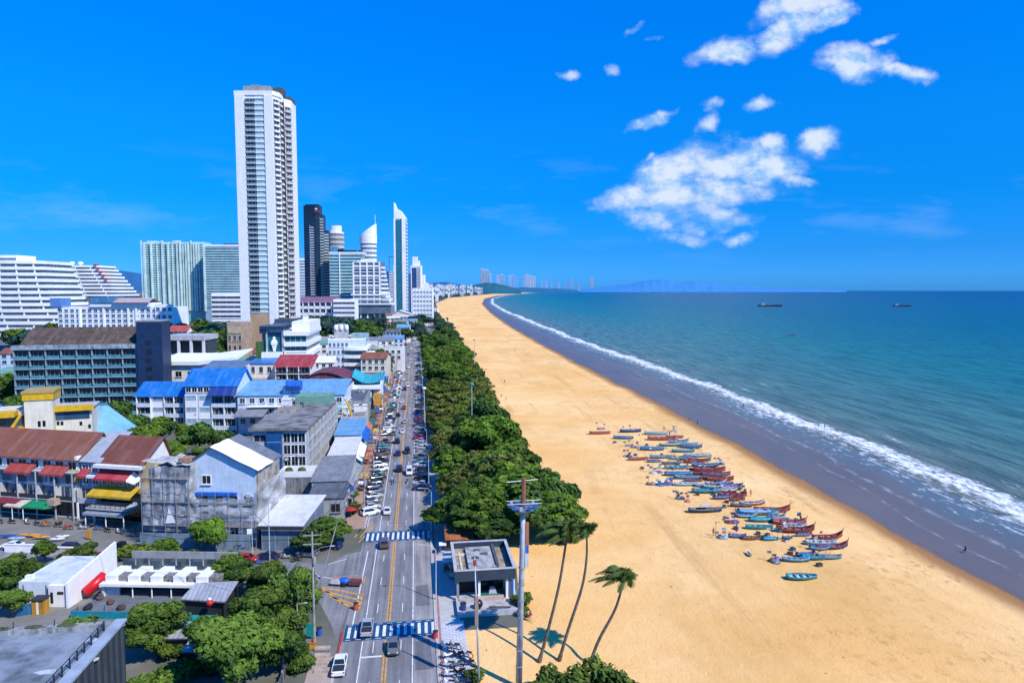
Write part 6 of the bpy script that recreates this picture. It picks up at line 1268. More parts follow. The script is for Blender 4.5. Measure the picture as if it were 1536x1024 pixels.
B=Bld('balcony_block','white block of curved stepped balconies beside the avenue','apartments',492,548,510,385,0,30); H=B.h; B.walls(PLB); B.flat(PW,RCON)
B.front('window',W(PW,GB,.55,.55,.2),B.z(556),H-.6,5,4,0,.55)
for i in range(4):
    z=B.z(520+i*11.5); ex=1.2+i*2.8; b=MB(); pts=[(B.w*.42,-1.2-i*.6)]+[(B.w*.42+(B.w*.58+ex)*k/6,-1.2-i*.7-2.2*math.sin(k/6*2.4)) for k in range(1,7)]+[(B.w+ex,26),(B.w*.42,26)]
    b.prism(pts,z-2.1,z-.4); B.part('terrace',b,PW); b=MB(); b.prism([(x-.8,y+1.6) for x,y in pts],z-4.4,z-2.12); B.part('window_band',b,GB)
b=MB(); b.box(B.X(500),B.X(520),4,12,H,B.z(493)); b.box(B.X(504),B.X(516),5,11,B.z(493),B.z(487)); B.part('roof_cabin',b,PLG)
for i in range(3): b=MB(); c=B.X(503+i*8); b.ell((c,4,B.z(492)),(1.2,1.2,2),8,6); B.part('dome',b,PW)
b=MB(); b.box(B.X(525),B.w+1,6,18,H,H+3); B.part('upper_storey',b,roofmat((.35,.55,.58)))
# teal wave-roofed pavilion and yellow sign by the avenue
B=Bld('wave_roof_pavilion','white pavilion with bright turquoise upswept roof beside the avenue','pavilion',530,572,577,300,0,16); H=B.h; B.walls(PW,h=H)
b=MB(); b.rings([[(x,-1.5,H+z),(x,B.dep,H+z+1.5),(x,B.dep,H+z+1.9),(x,-1.5,H+z+.5)] for x,z in ((-.5,3.6),(B.w*.15,2.2),(B.w*.35,.9),(B.w*.6,.7),(B.w*.85,1.1),(B.w+1,2.2))]); B.part('roof',b,RTEAL); b=MB(); b.box(0,B.w,-2.4,-.05,H-1.8,H-.1); B.part('fascia',b,PW); B.grid('column',lambda c,f:(MB().box(-.4,.4,-1.4,-.6,0,f),[PLB]),(0,0),(B.w,0),0,H-1.9,4,1)
b=MB(); b.box(B.w*.25,B.w*.7,-.5,-.03,0,H-2.2); B.part('dark_glazing',b,GB); b=MB(); b.box(B.X(560),B.X(572),-6,-2.45,0,H-3.5); B.part('orange_kiosk',b,paint((.62,.30,.06)))
t=thing('yellow_slide','curved yellow slide-like sign standing left of the avenue shops','slide',tuple(at(520,640,236))[:2]+(0,),0)
b=MB(); r=[]
for i in range(10): a=i/9*2.3-.3; r.append([(1.6*math.cos(a)+dx,dy,9+5*math.sin(a-.6)+0) for dx,dy in ((0,-.9),(.5,-.9),(.5,.9),(0,.9))])
b.rings(r); b.obj('chute',YEL,t,True); b=MB(); b.cyl(1.5,0,0,6,.25,6); b.obj('post',PW,t); b=MB(); b.cyl(.2,0,0,11,.2,6); b.obj('post',PW,t)
# concrete block with blue panel, running back along the shops
B=Bld('concrete_block','weathered concrete block with a tall blue tiled panel and flat stained roof','building',379,458,645,178,-3,46); H=B.h; B.walls(PLG)
b=MB(); b.box(-.8,B.w+.8,-1.4,B.dep,H,H+.7); B.part('roof',b,RCON); a,c=B.X(397),B.X(419); b=MB(); b.box(a,c,-.9,-.02,0,H-.8); B.part('blue_panel',b,paint((.012,.085,.26),.4,.1,.5,False))
for z in (4,8,12): b=MB(); b.box(a,c,-.93,-.901,z,z+.08); B.part('panel_joint',b,PLB)
B.grid('window',W(PW,GD,.86,.78,.1,False),(c+.3,0),(B.w,0),2,H-.6,3,4); B.grid('window',W(PLB,GD,.8,.6,.2,False),(0,0),(a-.1,0),3,H-.8,1,4)
B.right('balcony',BAL(PLG,PLG,GD,.9,.3,.25,.9),2.5,H-.4,8,4)
q=random.Random(4)
for i in range(9): b=MB(); x,y=B.w*.25+q.uniform(-3,3),B.dep*.55+q.uniform(-4,4); b.box(x-.8,x+.8,y-.6,y+.6,H+.7,H+1+q.uniform(.1,.8)); B.part('roof_debris',b,q.choice([paint((.35,.22,.14)),PG,paint((.45,.38,.30))]))
b=MB(); b.box(B.w*.2,B.w,B.dep-9,B.dep-.5,H+.7,H+3.2); B.part('roof_cabin',b,RGRN); B.clutter(5,9,0,B.w,20,B.dep,H+.7)
# shops between the concrete block and the pavement (frontage x = -16.4)
def shop(label,x0,x1,y0,y1,h,roof,wall=PO,slope=.9,awn=None,seed=0,fl=1):
    B=Bld('shop',label,'shop',org=(x0,y0,0),w=x1-x0,h=h,rot=0,dep=y1-y0,group='shops along the left pavement'); B.walls(wall); q=random.Random(seed)
    if slope: B.shed(roof,h+.02,h+slope,over=.35)
    else: B.flat(wall,roof,par=.7); B.clutter(3,seed,0,B.w,0,B.dep,h+.15)
    B.right('shopfront',BAND(GD,wall,.62,.08,1.2,.15),0.2,h-.4,max(2,int((y1-y0)/6)),max(1,fl)); B.front('window',W(wall,GD,.5,.45,.3),.5,h-.3,max(2,int((x1-x0)/3)),max(1,fl))
    if awn: b=MB(); b.rings([[(B.w+.01,y,h*.62/max(1,fl)*1.4),(B.w+1.9,y,h*.45/max(1,fl)*1.4),(B.w+1.9,y,h*.45/max(1,fl)*1.4+.1),(B.w+.01,y,h*.62/max(1,fl)*1.4+.12)] for y in (.5,B.dep-.5)]); B.part('awning',b,awn)
    return B
shop('grey-roofed shop behind the flat-crowned corner tree',-24.5,-16.6,156,166,5,RDG,PG,.5,None,1)
shop('shop with dull grey sheet roof, next up from the corner tree',-25.5,-17,168,190,5.6,RGR,PLG,.8,PG,2)
shop('shop with long white flat roof, left of the avenue',-24.5,-17.3,192,213,6.2,RWH,PW,.5,PW,3)
shop('shop with light blue sheet roof and deep blue awning',-25.5,-17.5,215,235,7,RLB,PLB,1.2,TARP,4)
shop('shop with grey flat roof and orange canopy behind the light blue roof',-26,-18,238,256,8,RCON,PLG,0,paint((.62,.22,.08)),5,2)
shop('tall grey shop with dark glazing beside the turquoise pavilion',-27,-19.5,258,290,10,RDG,PG,0,None,6,2)
q=random.Random(8); rn=[('white',RWH),('rusty brown',roofmat((.28,.13,.08))),('light blue',RLB),('grey',RGR),('red',RRED),('green',RGRN),('dark grey',RDG),('terracotta',TERRA)]
y=322; i=0; cnts={}
while y<760:
    ln=q.uniform(12,22); nm,rm=rn[(i*3+q.randrange(2))%8]; cnts[nm]=cnts.get(nm,-1)+1
    shop('%s-roofed shop left of the avenue, %s such beyond the turquoise pavilion'%(nm,nth(cnts[nm])),-28-q.uniform(0,8)+road_cx(y),-17.2+road_cx(y),y,y+ln,q.uniform(4.5,10),rm,q.choice([PO,PW,PLG,PC_,PLB]),q.choice([0,1,1.5]),q.choice([None,TARP,PW,paint((.5,.08,.06)),RGRN]),i,q.choice([1,2])); y+=ln+q.uniform(.5,4); i+=1
# filler houses between the blocks
q=random.Random(15); cnts={}
fl=[(60,480,440),(25,505,400),(100,470,480),(180,470,470),(250,522,345),(300,520,400),(320,498,440),(268,505,480),(345,530,350),(300,540,320),(372,512,400),(480,492,470),(500,487,520),(520,484,540),(545,490,470),(560,500,430),(585,500,430),(540,478,580),(570,487,500),(590,485,520),(480,520,350),(590,478,600),(560,520,370),(605,472,680),(600,463,800),(575,468,740),(560,462,860),(540,466,780),(615,463,820),(628,456,1000),(640,452,1150),(650,448,1350),(610,458,950),(590,460,900),(150,480,560),(120,492,500),(200,478,520),(10,560,330),(12,590,280),(30,575,300)]
fl.sort(key=lambda a:a[2])
for x,yt,d in fl:
    nm,rm=rn[q.randrange(8)]; P=at(x,yt,d); h=max(5,min(P.z,15)); w=q.uniform(12,22); cnts[nm]=cnts.get(nm,-1)+1
    B=Bld('low_house','low %s-roofed house filling the gaps between larger blocks, %s nearest of its roof colour'%(nm,nth(cnts[nm])),'house',org=(P.x-w/2,P.y,0),w=w,h=h,rot=q.choice([-8,0,-3]),dep=q.uniform(10,16),group='low houses between the blocks')
    wl=q.choice([PO,PW,PLG,PC_,PLB]); B.walls(wl); k=q.random()
    if k<.4: B.gable(rm,'x',2.6,wm=wl,over=.6)
    elif k<.7: B.shed(rm,h+.02,h+1.8)
    else: B.flat(wl,RCON); B.clutter(3,int(x),0,B.w,0,B.dep,h+.15)
    B.front('window',W(wl,GD,.5,.5,.3),max(.5,h-7),h-.2,4,2)
# yellow-trimmed villa
B=Bld('yellow_trimmed_villa','cream building with bright yellow roof trim and cubic stair tower at the left','villa',78,137,614,196,14,11); H=B.h; CW_=paint((.74,.68,.55),.7,.08); B.walls(CW_)
b=MB(); b.box(-.5,B.w+.5,-.8,B.dep+.4,H,H+.15); B.part('roof',b,PLG); b=MB(); b.box(-.3,B.w+.8,-1.2,-.81,H-.6,H+1.1); B.part('yellow_fascia',b,YEL); b=MB(); b.box(.6,B.w-.5,-.1,-.02,H-3.2,H-.8); B.part('window_band',b,GB)
for x,z in ((.15,8),(.62,9.6),(.92,11),(.45,9),(.68,4),(.1,3.5),(.2,3.6),(.9,5)): b=MB(); b.box(B.w*x,B.w*x+.7,-.12,-.02,H-z-1.1,H-z); B.part('window',b,GD)
xa,xb=B.X(34),B.X(77); zt=B.z(597); b=MB(); b.box(xa,xb,-2.6,6,0,zt); B.part('stair_tower',b,CW_); b=MB(); b.box(xa-.3,xb+.3,-2.9,6.3,zt,zt+1.9); B.part('yellow_cap',b,YEL); b=MB(); b.box(xa-.5,xb+.5,-3.1,6.5,zt+1.9,zt+2.6); B.part('roof_slab',b,paint((.5,.34,.10)))
for x,z in ((.45,6),(.62,6),(.5,11)): b=MB(); k=xa+(xb-xa)*x; b.box(k,k+.7,-2.72,-2.602,zt-z-1.6,zt-z); B.part('window',b,GD)
x0=B.X(-20); b=MB(); b.box(x0,xa-.02,0,9,0,B.z(612)); B.part('wall',b,CW_)
for y0,y1 in ((612,619),(636,642)): b=MB(); b.box(x0,xa+.4 if y0>630 else xa-2,-4.4,-.02,B.z(y1),B.z(y0)); B.part('yellow_balcony',b,YEL); b=MB(); b.box(x0,xa-.03,-.3,-.021,B.z(y1)-3,B.z(y1)-.2); B.part('window_band',b,GB)
b=MB(); b.rings([[(xa-3.4,-4.3,B.z(636)),(xa-2.6,-4.3,B.z(636)),(xa-2.6,-3.6,B.z(636)),(xa-3.4,-3.6,B.z(636))],[(xa-.9,-4.3,B.z(616)),(xa-.1,-4.3,B.z(616)),(xa-.1,-3.6,B.z(616)),(xa-.9,-3.6,B.z(616))]]); B.part('yellow_bracket',b,YEL)
t=thing('tent_roof','light blue peaked fabric roof between the yellow-trimmed villa and trees','tent',tuple(at(163,660,212))[:2]+(0,),R(-8)); b=MB(); b.rings([[(-6,-5,8.6),(7,-5,7.2),(7,6,7.2),(-6,6,8.6)],[(-4,0,15.6),(-1,0,15.7),(-1,2,15.7),(-4,2,15.6)]]); b.obj('canopy',paint((.20,.45,.68),.6,.08,.3,False),t)
for x,y in ((-5.8,-4.8),(6.8,-4.8),(6.8,5.8),(-5.8,5.8)): b=MB(); b.cyl(x,y,0,8,.12,6); b.obj('post',PW,t)
t=thing('tent_roof','small blue fabric roof cut by the left picture edge beside the villa','tent',tuple(at(-6,650,205))[:2]+(0,),R(-8)); b=MB(); b.rings([[(-4,-4,14),(4,-4,12.5),(4,4,12.5),(-4,4,14)],[(-.5,0,18),(.5,0,18),(.5,1,18),(-.5,1,18)]]); b.obj('canopy',RBLUE,t); b=MB(); b.cyl(0,0,0,15,.15,6); b.obj('post',PW,t)
# ------------------------------------------------------------------ shophouse row, netted scaffold, near left roofs
RU=Vector((math.cos(R(-20)),math.sin(R(-20)),0)); P0=at(-46,690,159); P0.z=0
def unit(label,k0,k1,eave,**kw): return Bld('shophouse',label,'shophouse',org=P0+RU*k0,w=k1-k0,h=eave,rot=-20,dep=9)
def kx(x):   # along-row distance of a picture column
    q=ray(x,700); u=RU; a=q.x*-u.y+q.y*u.x; k=(P0.x*-u.y+P0.y*u.x)/a; return (Vector((q.x*k,q.y*k,0))-P0).dot(u)
def awning(B,m,x0,x1,z0,z1,out,name='awning',th=.12):
    b=MB(); b.rings([[(x,-.02,z1),(x,-out,z0),(x,-out,z0+th),(x,-.02,z1+th)] for x in (x0,x1)]); b.quad([(x0,-out,z0-.35),(x1,-out,z0-.35),(x1,-out,z0),(x0,-out,z0)]); return B.part(name,b,m)
AR=roofmat((.46,.07,.05),'sheet',.6,pitch=.4); AR2=roofmat((.55,.05,.07),'sheet',.6,pitch=.4); AY=roofmat((.75,.47,.02),'sheet',.5,pitch=.4); GREYW=paint((.30,.37,.45),.75,.15); OCH=paint((.50,.36,.08),.75,.15)
xA,xB_,xC=kx(118),kx(150),kx(212)
B=unit('long shophouse with weathered terracotta roof and two red awnings, cut by the left edge',0,xA,14.0); H=B.h; B.walls(PO); B.gable(TERRA,'x',4.4,over=.9,peak=.75,wm=PO)
b=MB(); b.box(xA-.2,xA+.5,-.9,7.5,H-.3,H+.5); B.part('verge_beam',b,PW)
for x0,x1,m in ((-10,0,OCH),(2,18,GREYW),(18,70,GREYW),(84,104,GREYW),(104,118,OCH)): a,c=max(0,kx(x0)),kx(x1); b=MB(); b.box(a,c-.05,-.3,-.02,8.0,11.2); B.part('painted_panel',b,m)
B.front('window',W(PW,GD,.62,.62,.12,False),10.9,H-.3,9,1); b=MB(); b.box(0,B.w,-1.6,-.02,10.7,10.95); B.part('ledge',b,PLG)
for x0,x1 in ((18,57),(70,106)): awning(B,AR,kx(x0),kx(x1),10.4,12.1,2.2)
B.grid('window',W(GREYW,GB,.5,.7,.1,False),(0,-.3),(B.w,-.3),7.6,10.6,7,1); B.front('balcony',BAL(PLG,RAIL,GB,1.7,.34,.12,.94),4.4,7.6,6,1)
for i in range(7): b=MB(); x=B.w*i/6; b.box(min(x,B.w-.3),min(x,B.w-.3)+.25,-1.9,-1.72,0,10.7); B.part('post',b,PLG)
B.front('shopfront',BAND(GD,PDG,.8,.05,2.4,.1,False),.1,4.2,5,1); awning(B,paint((.20,.03,.04),.7,.12,1,False),kx(-30),kx(40),3.4,4.9,3.4,'maroon_awning')
b=MB(); n=8
b.rings([[(kx(28),-4.4,3.0),(kx(28),-.4,3.6),(kx(28),-.4,4.0),(kx(28),-4.4,3.3)],[(kx(54),-4.4,3.0),(kx(54),-.4,4.0),(kx(54),-.4,4.4),(kx(54),-4.4,3.3)]]); B.part('cream_canopy',b,paint((.66,.58,.48)))
b=MB(); b.rings([[(kx(54.5),-4.4,3.0),(kx(54.5),-.4,4.0),(kx(54.5),-.4,4.4),(kx(54.5),-4.4,3.3)],[(kx(86),-4.2,3.0),(kx(86),-.4,3.8),(kx(86),-.4,4.2),(kx(86),-4.2,3.3)],[(kx(92),-3,3.0),(kx(92),-1,3.2),(kx(92),-1,3.5),(kx(92),-3,3.3)]]); B.part('green_canopy',b,paint((.01,.25,.11),.6,.12,1,False))
for x in (40,56): b=MB(); b.cyl(kx(x),-4.2,0,3,.09,6); B.part('canopy_post',b,PW)
b=MB(); b.box(kx(86),kx(97),-3.2,-.5,3.6,5.0); B.part('stone_balcony',b,paint((.5,.36,.27)))
B=unit('narrow shophouse with pale blue-grey sheet roof between two terracotta roofs',xA+.6,xB_-.05,13.6); H=B.h; B.walls(GREYW); B.shed(roofmat((.46,.50,.56)),H,H+4.4,over=.6); B.front('window',W(PW,GB,.6,.6,.15),7.8,H-.3,2,2); awning(B,AR2,.3,B.w*.55,10.3,11.6,1.8)
b=MB(); b.box(B.w*.55,B.w,-1.6,-.03,10.0,10.6); B.part('ledge',b,PW); B.front('balcony',BAL(PLG,PLG,GB,1.5,.34,.1,.94),4.2,7.6,1,1); B.front('shopfront',BAND(GD,PLG,.8,.05,1.5,.1,False),.1,4,2,1)
for x in (.2,B.w-.5): b=MB(); b.box(x,x+.35,-1.9,-1.6,0,4.2); B.part('column',b,PW)
B=unit('shophouse with dark terracotta roof, yellow walls, red awning and big yellow awning',xB_,xC,13.4); H=B.h; B.walls(OCH); B.gable(TERRA2,'x',4.6,over=.8,peak=.75,wm=PO); b=MB(); b.box(-.3,B.w+.9,-1.7,-.02,H-.9,H-.2); B.part('eave_beam',b,PW)
b=MB(); b.box(.1,B.w-.1,-.12,-.02,11.2,H-1); B.part('dark_loggia',b,GD)
awning(B,AR2,B.w*.02,B.w*.82,10.2,11.6,2.3); awning(B,AY,-1.0,B.w*.96,6.6,8.0,3.2,'yellow_awning')
b=MB(); b.rings([[(B.w*.83,-2.6,10),(B.w*.98,-2.2,9.4),(B.w*.98,-.1,9.8),(B.w*.83,-.1,11.6)],[(B.w*.83,-2.6,10.3),(B.w*.98,-2.2,9.7),(B.w*.98,-.1,10.2),(B.w*.83,-.1,11.9)]]); B.part('white_hood',b,PW)
B.grid('window',W(PW,GB,.45,.62,.12,False),(0,0),(B.w,0),7.9,10.9,5,1); b=MB(); b.box(0,B.w,-.1,-.02,4.4,6.8); B.part('dark_loggia',b,GD)
b=MB(); b.box(-.4,B.w*.93,-4.2,-.03,3.9,4.25); B.part('balcony_slab',b,PLG)
for z in (4.7,5.2,5.7): b=MB(); b.box(-.4,B.w*.93,-4.2,-4.12,z,z+.07); B.part('railing_bar',b,RAIL)
for i in range(9): b=MB(); x=-.35+(B.w*.93+.2)*i/8; b.box(x,x+.08,-4.19,-4.11,4.25,5.7); B.part('railing_post',b,RAIL)
awning(B,paint((.28,.32,.38),.6,.1,1,False),-.2,B.w*.93,3.2,3.8,5.2,'grey_awning')
for x in (.2,B.w*.5,B.w*.92): b=MB(); b.cyl(x,-4.8,0,3.2,.12,6); B.part('post',b,PW)
B.front('shopfront',BAND(GD,PDG,.82,.05,2.2,.1,False),.1,3.8,3,1); b=MB(); b.box(B.w*.95,B.w*1.02,-3.5,-.5,3.3,3.9); B.part('orange_sign',b,paint((.65,.18,.05)))
# street clutter in front of the row
for i,(x,y,c,l,lab) in enumerate([(45,806,'orange',5.2,'yellow-orange kayak on the rack beside the side street'),(62,809,'orange',4,'second yellow kayak overlapping the long one'),(12,807,'blue',4.4,'blue kayak at the left edge beside the side street'),(25,811,'light blue',3.6,'pale blue kayak near the left edge'),(86,812,'white',3.2,'white kayak right of the yellow ones'),(94,808,'white',2.8,'small white kayak farthest right of the rack')]):
    c2={'orange':(.72,.34,.03),'blue':(.02,.10,.35),'light blue':(.35,.5,.65),'white':(.75,.75,.75)}[c]; p=G(x,y); t=thing('kayak',lab,'kayak',(p.x,p.y,.6),R(-12+i*3),'kayaks by the side street'); b=MB()
    b.rings([[(l*(s-.5),w*math.cos(a)*.42,.22*math.sin(a)*(w+.2)+(s-.5)**2*.5) for a in [k*6.283/8 for k in range(8)]] for s,w in ((0,.06),(.12,.55),(.35,.95),(.6,.98),(.85,.6),(1,.06))]); b.obj('hull',paint(c2,.4,.06,2,False),t,True); b=MB(); b.ell((0,0,.2),(.5,.28,.06),8,4); b.obj('cockpit',TRIM,t)
for i,(x,y,w,lab,m) in enumerate([(42,828,9.5,'long white roadside wall below the kayaks, left part',PW),(90,832,9,'pale grey roadside wall below the kayaks, right part',PLG)]):
    p=G(x,y); t=thing('low_wall',lab,'wall',(p.x,p.y,0),R(-11)); b=MB(); b.box(-w/2,w/2,-.15,.15,0,1.5); b.obj('wall',m,t); b=MB(); b.box(-w/2-.1,w/2+.1,-.25,.25,1.5,1.65); b.obj('coping',PW,t)
t=thing('orange_sign','small orange upright sign in front of the yellow-awning shophouse','sign',tuple(G(133,809))[:2]+(0,),R(-20)); b=MB(); b.box(-.55,.55,-.06,.06,.3,2.0); b.obj('board',paint((.75,.33,.02),.6,.08),t)
for s in (-.5,.42): b=MB(); b.box(s,s+.08,-.1,.1,0,.3); b.obj('foot',TRIM,t)
# netted scaffold building with white sheet roof
def netmat():
    t=NT('scaffold_net'); p=t.coord(); n=t.noise(t.mapping(p,(.22,.22,.5)),1,5,.6); n2=t.noise(p,3,3)
    c=t.mix(t.mr(n,.35,.65),(.30,.305,.315),(.56,.565,.58)); b=t.bsdf(c,.9,0,t.bump(n,.35,.3)); tr=t.n('ShaderNodeBsdfTransparent'); mx=t.n('ShaderNodeMixShader'); t.l(t.mr(t.math('ADD',t.math('MULTIPLY',n,.7),t.math('MULTIPLY',n2,.3)),.4,.6,.62,.12),mx.inputs[0]); t.l(b.outputs[0],mx.inputs[1]); t.l(tr.outputs[0],mx.inputs[2]); t.l(mx.outputs[0],t.out.inputs[0]); return t.mat
NET=netmat()
def netwall(b,p,q,z0,z1,seed,amp=.3):
    g=random.Random(seed); n=10; m=6; p,q=Vector((*p,0)),Vector((*q,0)); e=(q-p); nn=Vector((e.y,-e.x,0)).normalized(); o=len(b.v)
    for i in range(n+1):
        for j in range(m+1): b.v.append(tuple(p+e*(i/n)+nn*(g.uniform(-amp,amp))+Vector((0,0,z0+(z1-z0)*j/m+(g.uniform(-.5,.2) if j==m else 0)))))
    for i in range(n):
        for j in range(m): k=o+i*(m+1)+j; b.f.append((k,k+m+1,k+m+2,k+1)); b.m.append(0)
def scaffold(B,x0,x1,y,zt,side=None):
    nx=max(3,int((x1-x0)/2.4))
    for i in range(nx+1): b=MB(); x=x0+(x1-x0)*i/nx; b.cyl(x,y,0,zt,.06,5); B.part('scaffold_pole',b,STEEL)
    for k in range(int(zt/2.4)): b=MB(); b.tube([(x0,y,2.2+k*2.4),(x1,y,2.2+k*2.4)],.05,5); B.part('scaffold_rail',b,STEEL); 
    for k in range(int(zt/4.8)): b=MB(); b.box(x0,x1,y+.1,y+1.1,4.4+k*4.8,4.47+k*4.8); B.part('scaffold_plank',b,paint((.35,.28,.2)))
B=Bld('building_under_renovation','pale blue building under grey scaffold netting, with white sheeting over its gabled roof','building',272,383,702,137.5,-11,12); H=B.h; B.walls(PLB,h=H)
pk=.42; rise=4.4; B.gable(roofmat((.20,.215,.24)),'y',rise,over=.5,peak=pk,wm=PLB,h=H)
xp=B.w*pk; b=MB(); s2=rise/(B.w-xp); b.rings([[(x,y,H+rise-s2*(x-xp)+.42+.07*math.sin(y*1.3+x)) for y in (-1.0,1,3,5,7)] for x in [xp+.1+(B.w+.9-xp)*i/6 for i in range(7)]],0,False,False); b.f=[f[::-1] for f in b.f]; B.part('white_sheeting',b,paint((.84,.83,.80),.6,.05,.8,False))
b=MB(); b.rings([[(x,y,H+rise-(rise/xp)*(xp-x)+.34) for y in (-.8,B.dep+.4)] for x in (-.4,xp)],0,False,False); b.f=[f[::-1] for f in b.f]; B.part('left_roof_sheet',b,roofmat((.36,.44,.54)))
B.grid('window',W(PW,GD,.5,.4,.35),(0,0),(B.w*.45,0),H-4.6,H-.4,2,1); B.front('window',W(PLB,GD,.5,.5,.3),1,H-5,5,3); b=MB(); b.box(.5,B.w*.75,-.7,-.05,H-5.4,H-4.8); B.part('blue_ledge',b,TARP)
B.right('window',W(PC_,GD,.6,.6,.2,False),2,H-1,4,4); b=MB(); b.box(B.w-.02,B.w+.25,.2,B.dep-.2,0,H-.4); B.part('side_wall',b,paint((.42,.38,.33),.85,.25))
scaffold(B,.2,B.w+1,-2.85,H-4)
b=MB(); netwall(b,(0,-2.4),(B.w+1.2,-2.4),3.4,H-5.2,1); B.part('net',b,NET); b=MB(); netwall(b,(B.w+1.3,-2.4),(B.w+1.3,B.dep),3,H-3,2); B.part('net',b,NET)
b=MB(); b.box(-.5,B.w*1.0,-3.4,-3.2,0,3.2); B.part('hoarding',b,paint((.20,.28,.36),.7,.15))
B=Bld('netted_scaffold','lower scaffold wrapped in torn grey netting beside the yellow-awning shophouse','scaffold',213,283,695,136,-13,7); H=B.h; B.walls(paint((.28,.28,.29),.9,.2),x0=.6,x1=B.w-.4,y0=1.2,h=H-1.4); scaffold(B,0,B.w,-.75,H-.4)
b=MB(); netwall(b,(-.2,-.2),(B.w+.2,-.2),3.2,H-.2,3,.35); B.part('net',b,NET); b=MB(); netwall(b,(B.w+.2,-.2),(B.w+.2,7),3.2,H-.2,4); B.part('net',b,NET)
b=MB(); g=random.Random(2); b.rings([[(x,y,H+.2+g.uniform(-.5,.4)) for y in (-.3,2,4.5,7)] for x in [B.w*i/7 for i in range(8)]],0,False,False); b.f=[f[::-1] for f in b.f]; B.part('top_sheeting',b,paint((.5,.5,.49),.9,.2,1,False)); b=MB(); b.box(B.w*.75,B.w*.98,.4,3,H+.3,H+1.1); B.part('brick_heap',b,paint((.45,.25,.16),.9,.2,2))
b=MB(); b.box(-.3,B.w+1,-1.2,-1.0,0,3.1); B.part('hoarding',b,paint((.20,.28,.36),.7,.15)); b=MB(); b.quad([(B.w*.5,-.7,5),(B.w*.72,-.7,5.2),(B.w*.58,-.65,8.4)]); B.part('torn_flap',b,PW)
# white-roofed shed and walls at the corner
B=Bld('corner_shed','shed with stained white sheet roof and blue-grey front wall, left of the corner tree','shed',392,452,787,133.5,-9,15); H=B.h; B.walls(paint((.17,.23,.30),.7,.15)); B.shed(RWH,H+.02,H+1.3,over=.6); B.front('door_panel',BAND(paint((.14,.20,.27)),paint((.3,.36,.42)),.9,.02,1.8,.06,False),.1,H-.6,3,1); b=MB(); b.box(-.6,B.w+.6,-1,-.7,H-.6,H-.1); B.part('gutter',b,TRIM)
t=thing('concrete_wall','long stained grey concrete wall behind the corner shed','wall',tuple(at(398,745,166))[:2]+(0,),R(-5)); b=MB(); b.box(0,13,0,.4,0,5.6); b.obj('wall',paint((.26,.26,.27),.9,.28,.5),t); b=MB(); b.box(-.1,13.1,-.1,.5,5.6,5.8); b.obj('coping',PLG,t)
B=Bld('low_annex','low white-topped annex with rooftop plants in front of the concrete block','building',418,474,716,171,-4,6); B.walls(PLG,h=B.h); B.flat(PW,RCON,par=1.5)
for x in (.2,.55): b=MB(); b.ell((B.w*x,3,B.h+1),(1.1,1,.9),8,6); B.part('plant',b,paint((.06,.14,.03),.9,.3,3))
B=Bld('corner_shop','small grey shop with pink sign board behind the corner tree','shop',476,528,742,160,-3,7); B.walls(PG); B.shed(RGR,B.h,B.h+1); B.front('shopfront',BAND(GD,PG,.6,.1,1.5,.2),.3,B.h-.3,3,1)
b=MB(); b.box(1,3.6,-.6,-.4,B.h-1,B.h+2.2); B.part('sign_board',b,paint((.55,.18,.22)))
# white flat building and terrace pavilion
B=Bld('white_flat_building','small white flat-roofed building with a taller bright white right wall','building',28,104,874,109.5,-9,11); H=B.h; PLB2=paint((.68,.74,.80),.6,.06); B.walls(PLB2); B.flat(PLB2,paint((.62,.68,.72),.6,.10,.5,False),par=.25)
b=MB(); b.box(B.w*.62,B.w,-.5,-.02,0,H-.15); B.part('front_bay',b,PW); b=MB(); b.prism([(B.w+.02,-1),(B.w+.4,-1),(B.w+.4,12.5),(B.w+.02,12.5)],0,[H+.5,H+.5,H+2.4,H+2.4]); B.part('right_wall',b,PW)
for x0,x1,z0,z1,y in ((.2,.28,1.9,2.4,-.0),(.80,.92,2.2,2.6,-.5),(.665,.71,.7,2.5,-.5)): b=MB(); b.box(B.w*x0,B.w*x1,y-.1,y-.02,z0,z1); B.part('window',b,GD)
for x in (.1,.55): b=MB(); b.cyl(B.w*x,-.15,.4,H-.2,.05,5); B.part('drain_pipe',b,TRIM)
b=MB(); b.box(B.w*.46,B.w*.52,-.5,-.03,.9,1.6); B.part('air_conditioner',b,PDG); b=MB(); b.ell((B.w*.9,9.5,H+.5),(1,.8,.5),8,5); B.part('blue_tank',b,TARP)
b=MB(); b.box(.3,B.w*.18,1,1.7,H+.12,H+.8); B.part('air_conditioner',b,PW)
t=thing('ticket_hut','small orange timber hut with dark roof in front of the white flat building','hut',tuple(G(56,922))[:2]+(0,),R(-9)); b=MB(); b.box(-.9,.9,0,1.6,0,2.4); b.obj('wall',paint((.50,.24,.03),.7,.15),t); b=MB(); b.box(-1.1,1.1,-.2,1.8,2.4,2.55); b.obj('roof',TRIM,t); b=MB(); b.box(-.1,.25,-.06,-.01,.1,2.1); b.obj('door',PW,t)
t=thing('blue_fence','short blue panel fence beside the orange timber hut','fence',tuple(G(40,922))[:2]+(0,),R(18))
for i in range(4): b=MB(); b.box(-1.6+i*.8,-.85+i*.8,0,.1,0,1.8); b.obj('panel',paint((.02,.14,.32)),t)
B=Bld('terrace_pavilion','white open-fronted pavilion with a roof terrace of white benches and stone planters','pavilion',152,322,873,110,-10,9); H=B.h
b=MB(); b.box(0,B.w,-.6,9,H-.45,H); B.part('roof',b,PW); b=MB(); b.box(0,.4,0,9,0,H-.46); b.box(.4,2.6,.6,.9,0,H-.46); B.part('wall',b,PLB2); b=MB(); b.box(.4,B.w,7.5,8.6,0,H-.46); B.part('back_wall',b,paint((.05,.06,.07))); b=MB(); b.box(.2,B.w,-.4,7.5,.0,.25); B.part('floor',b,PG)
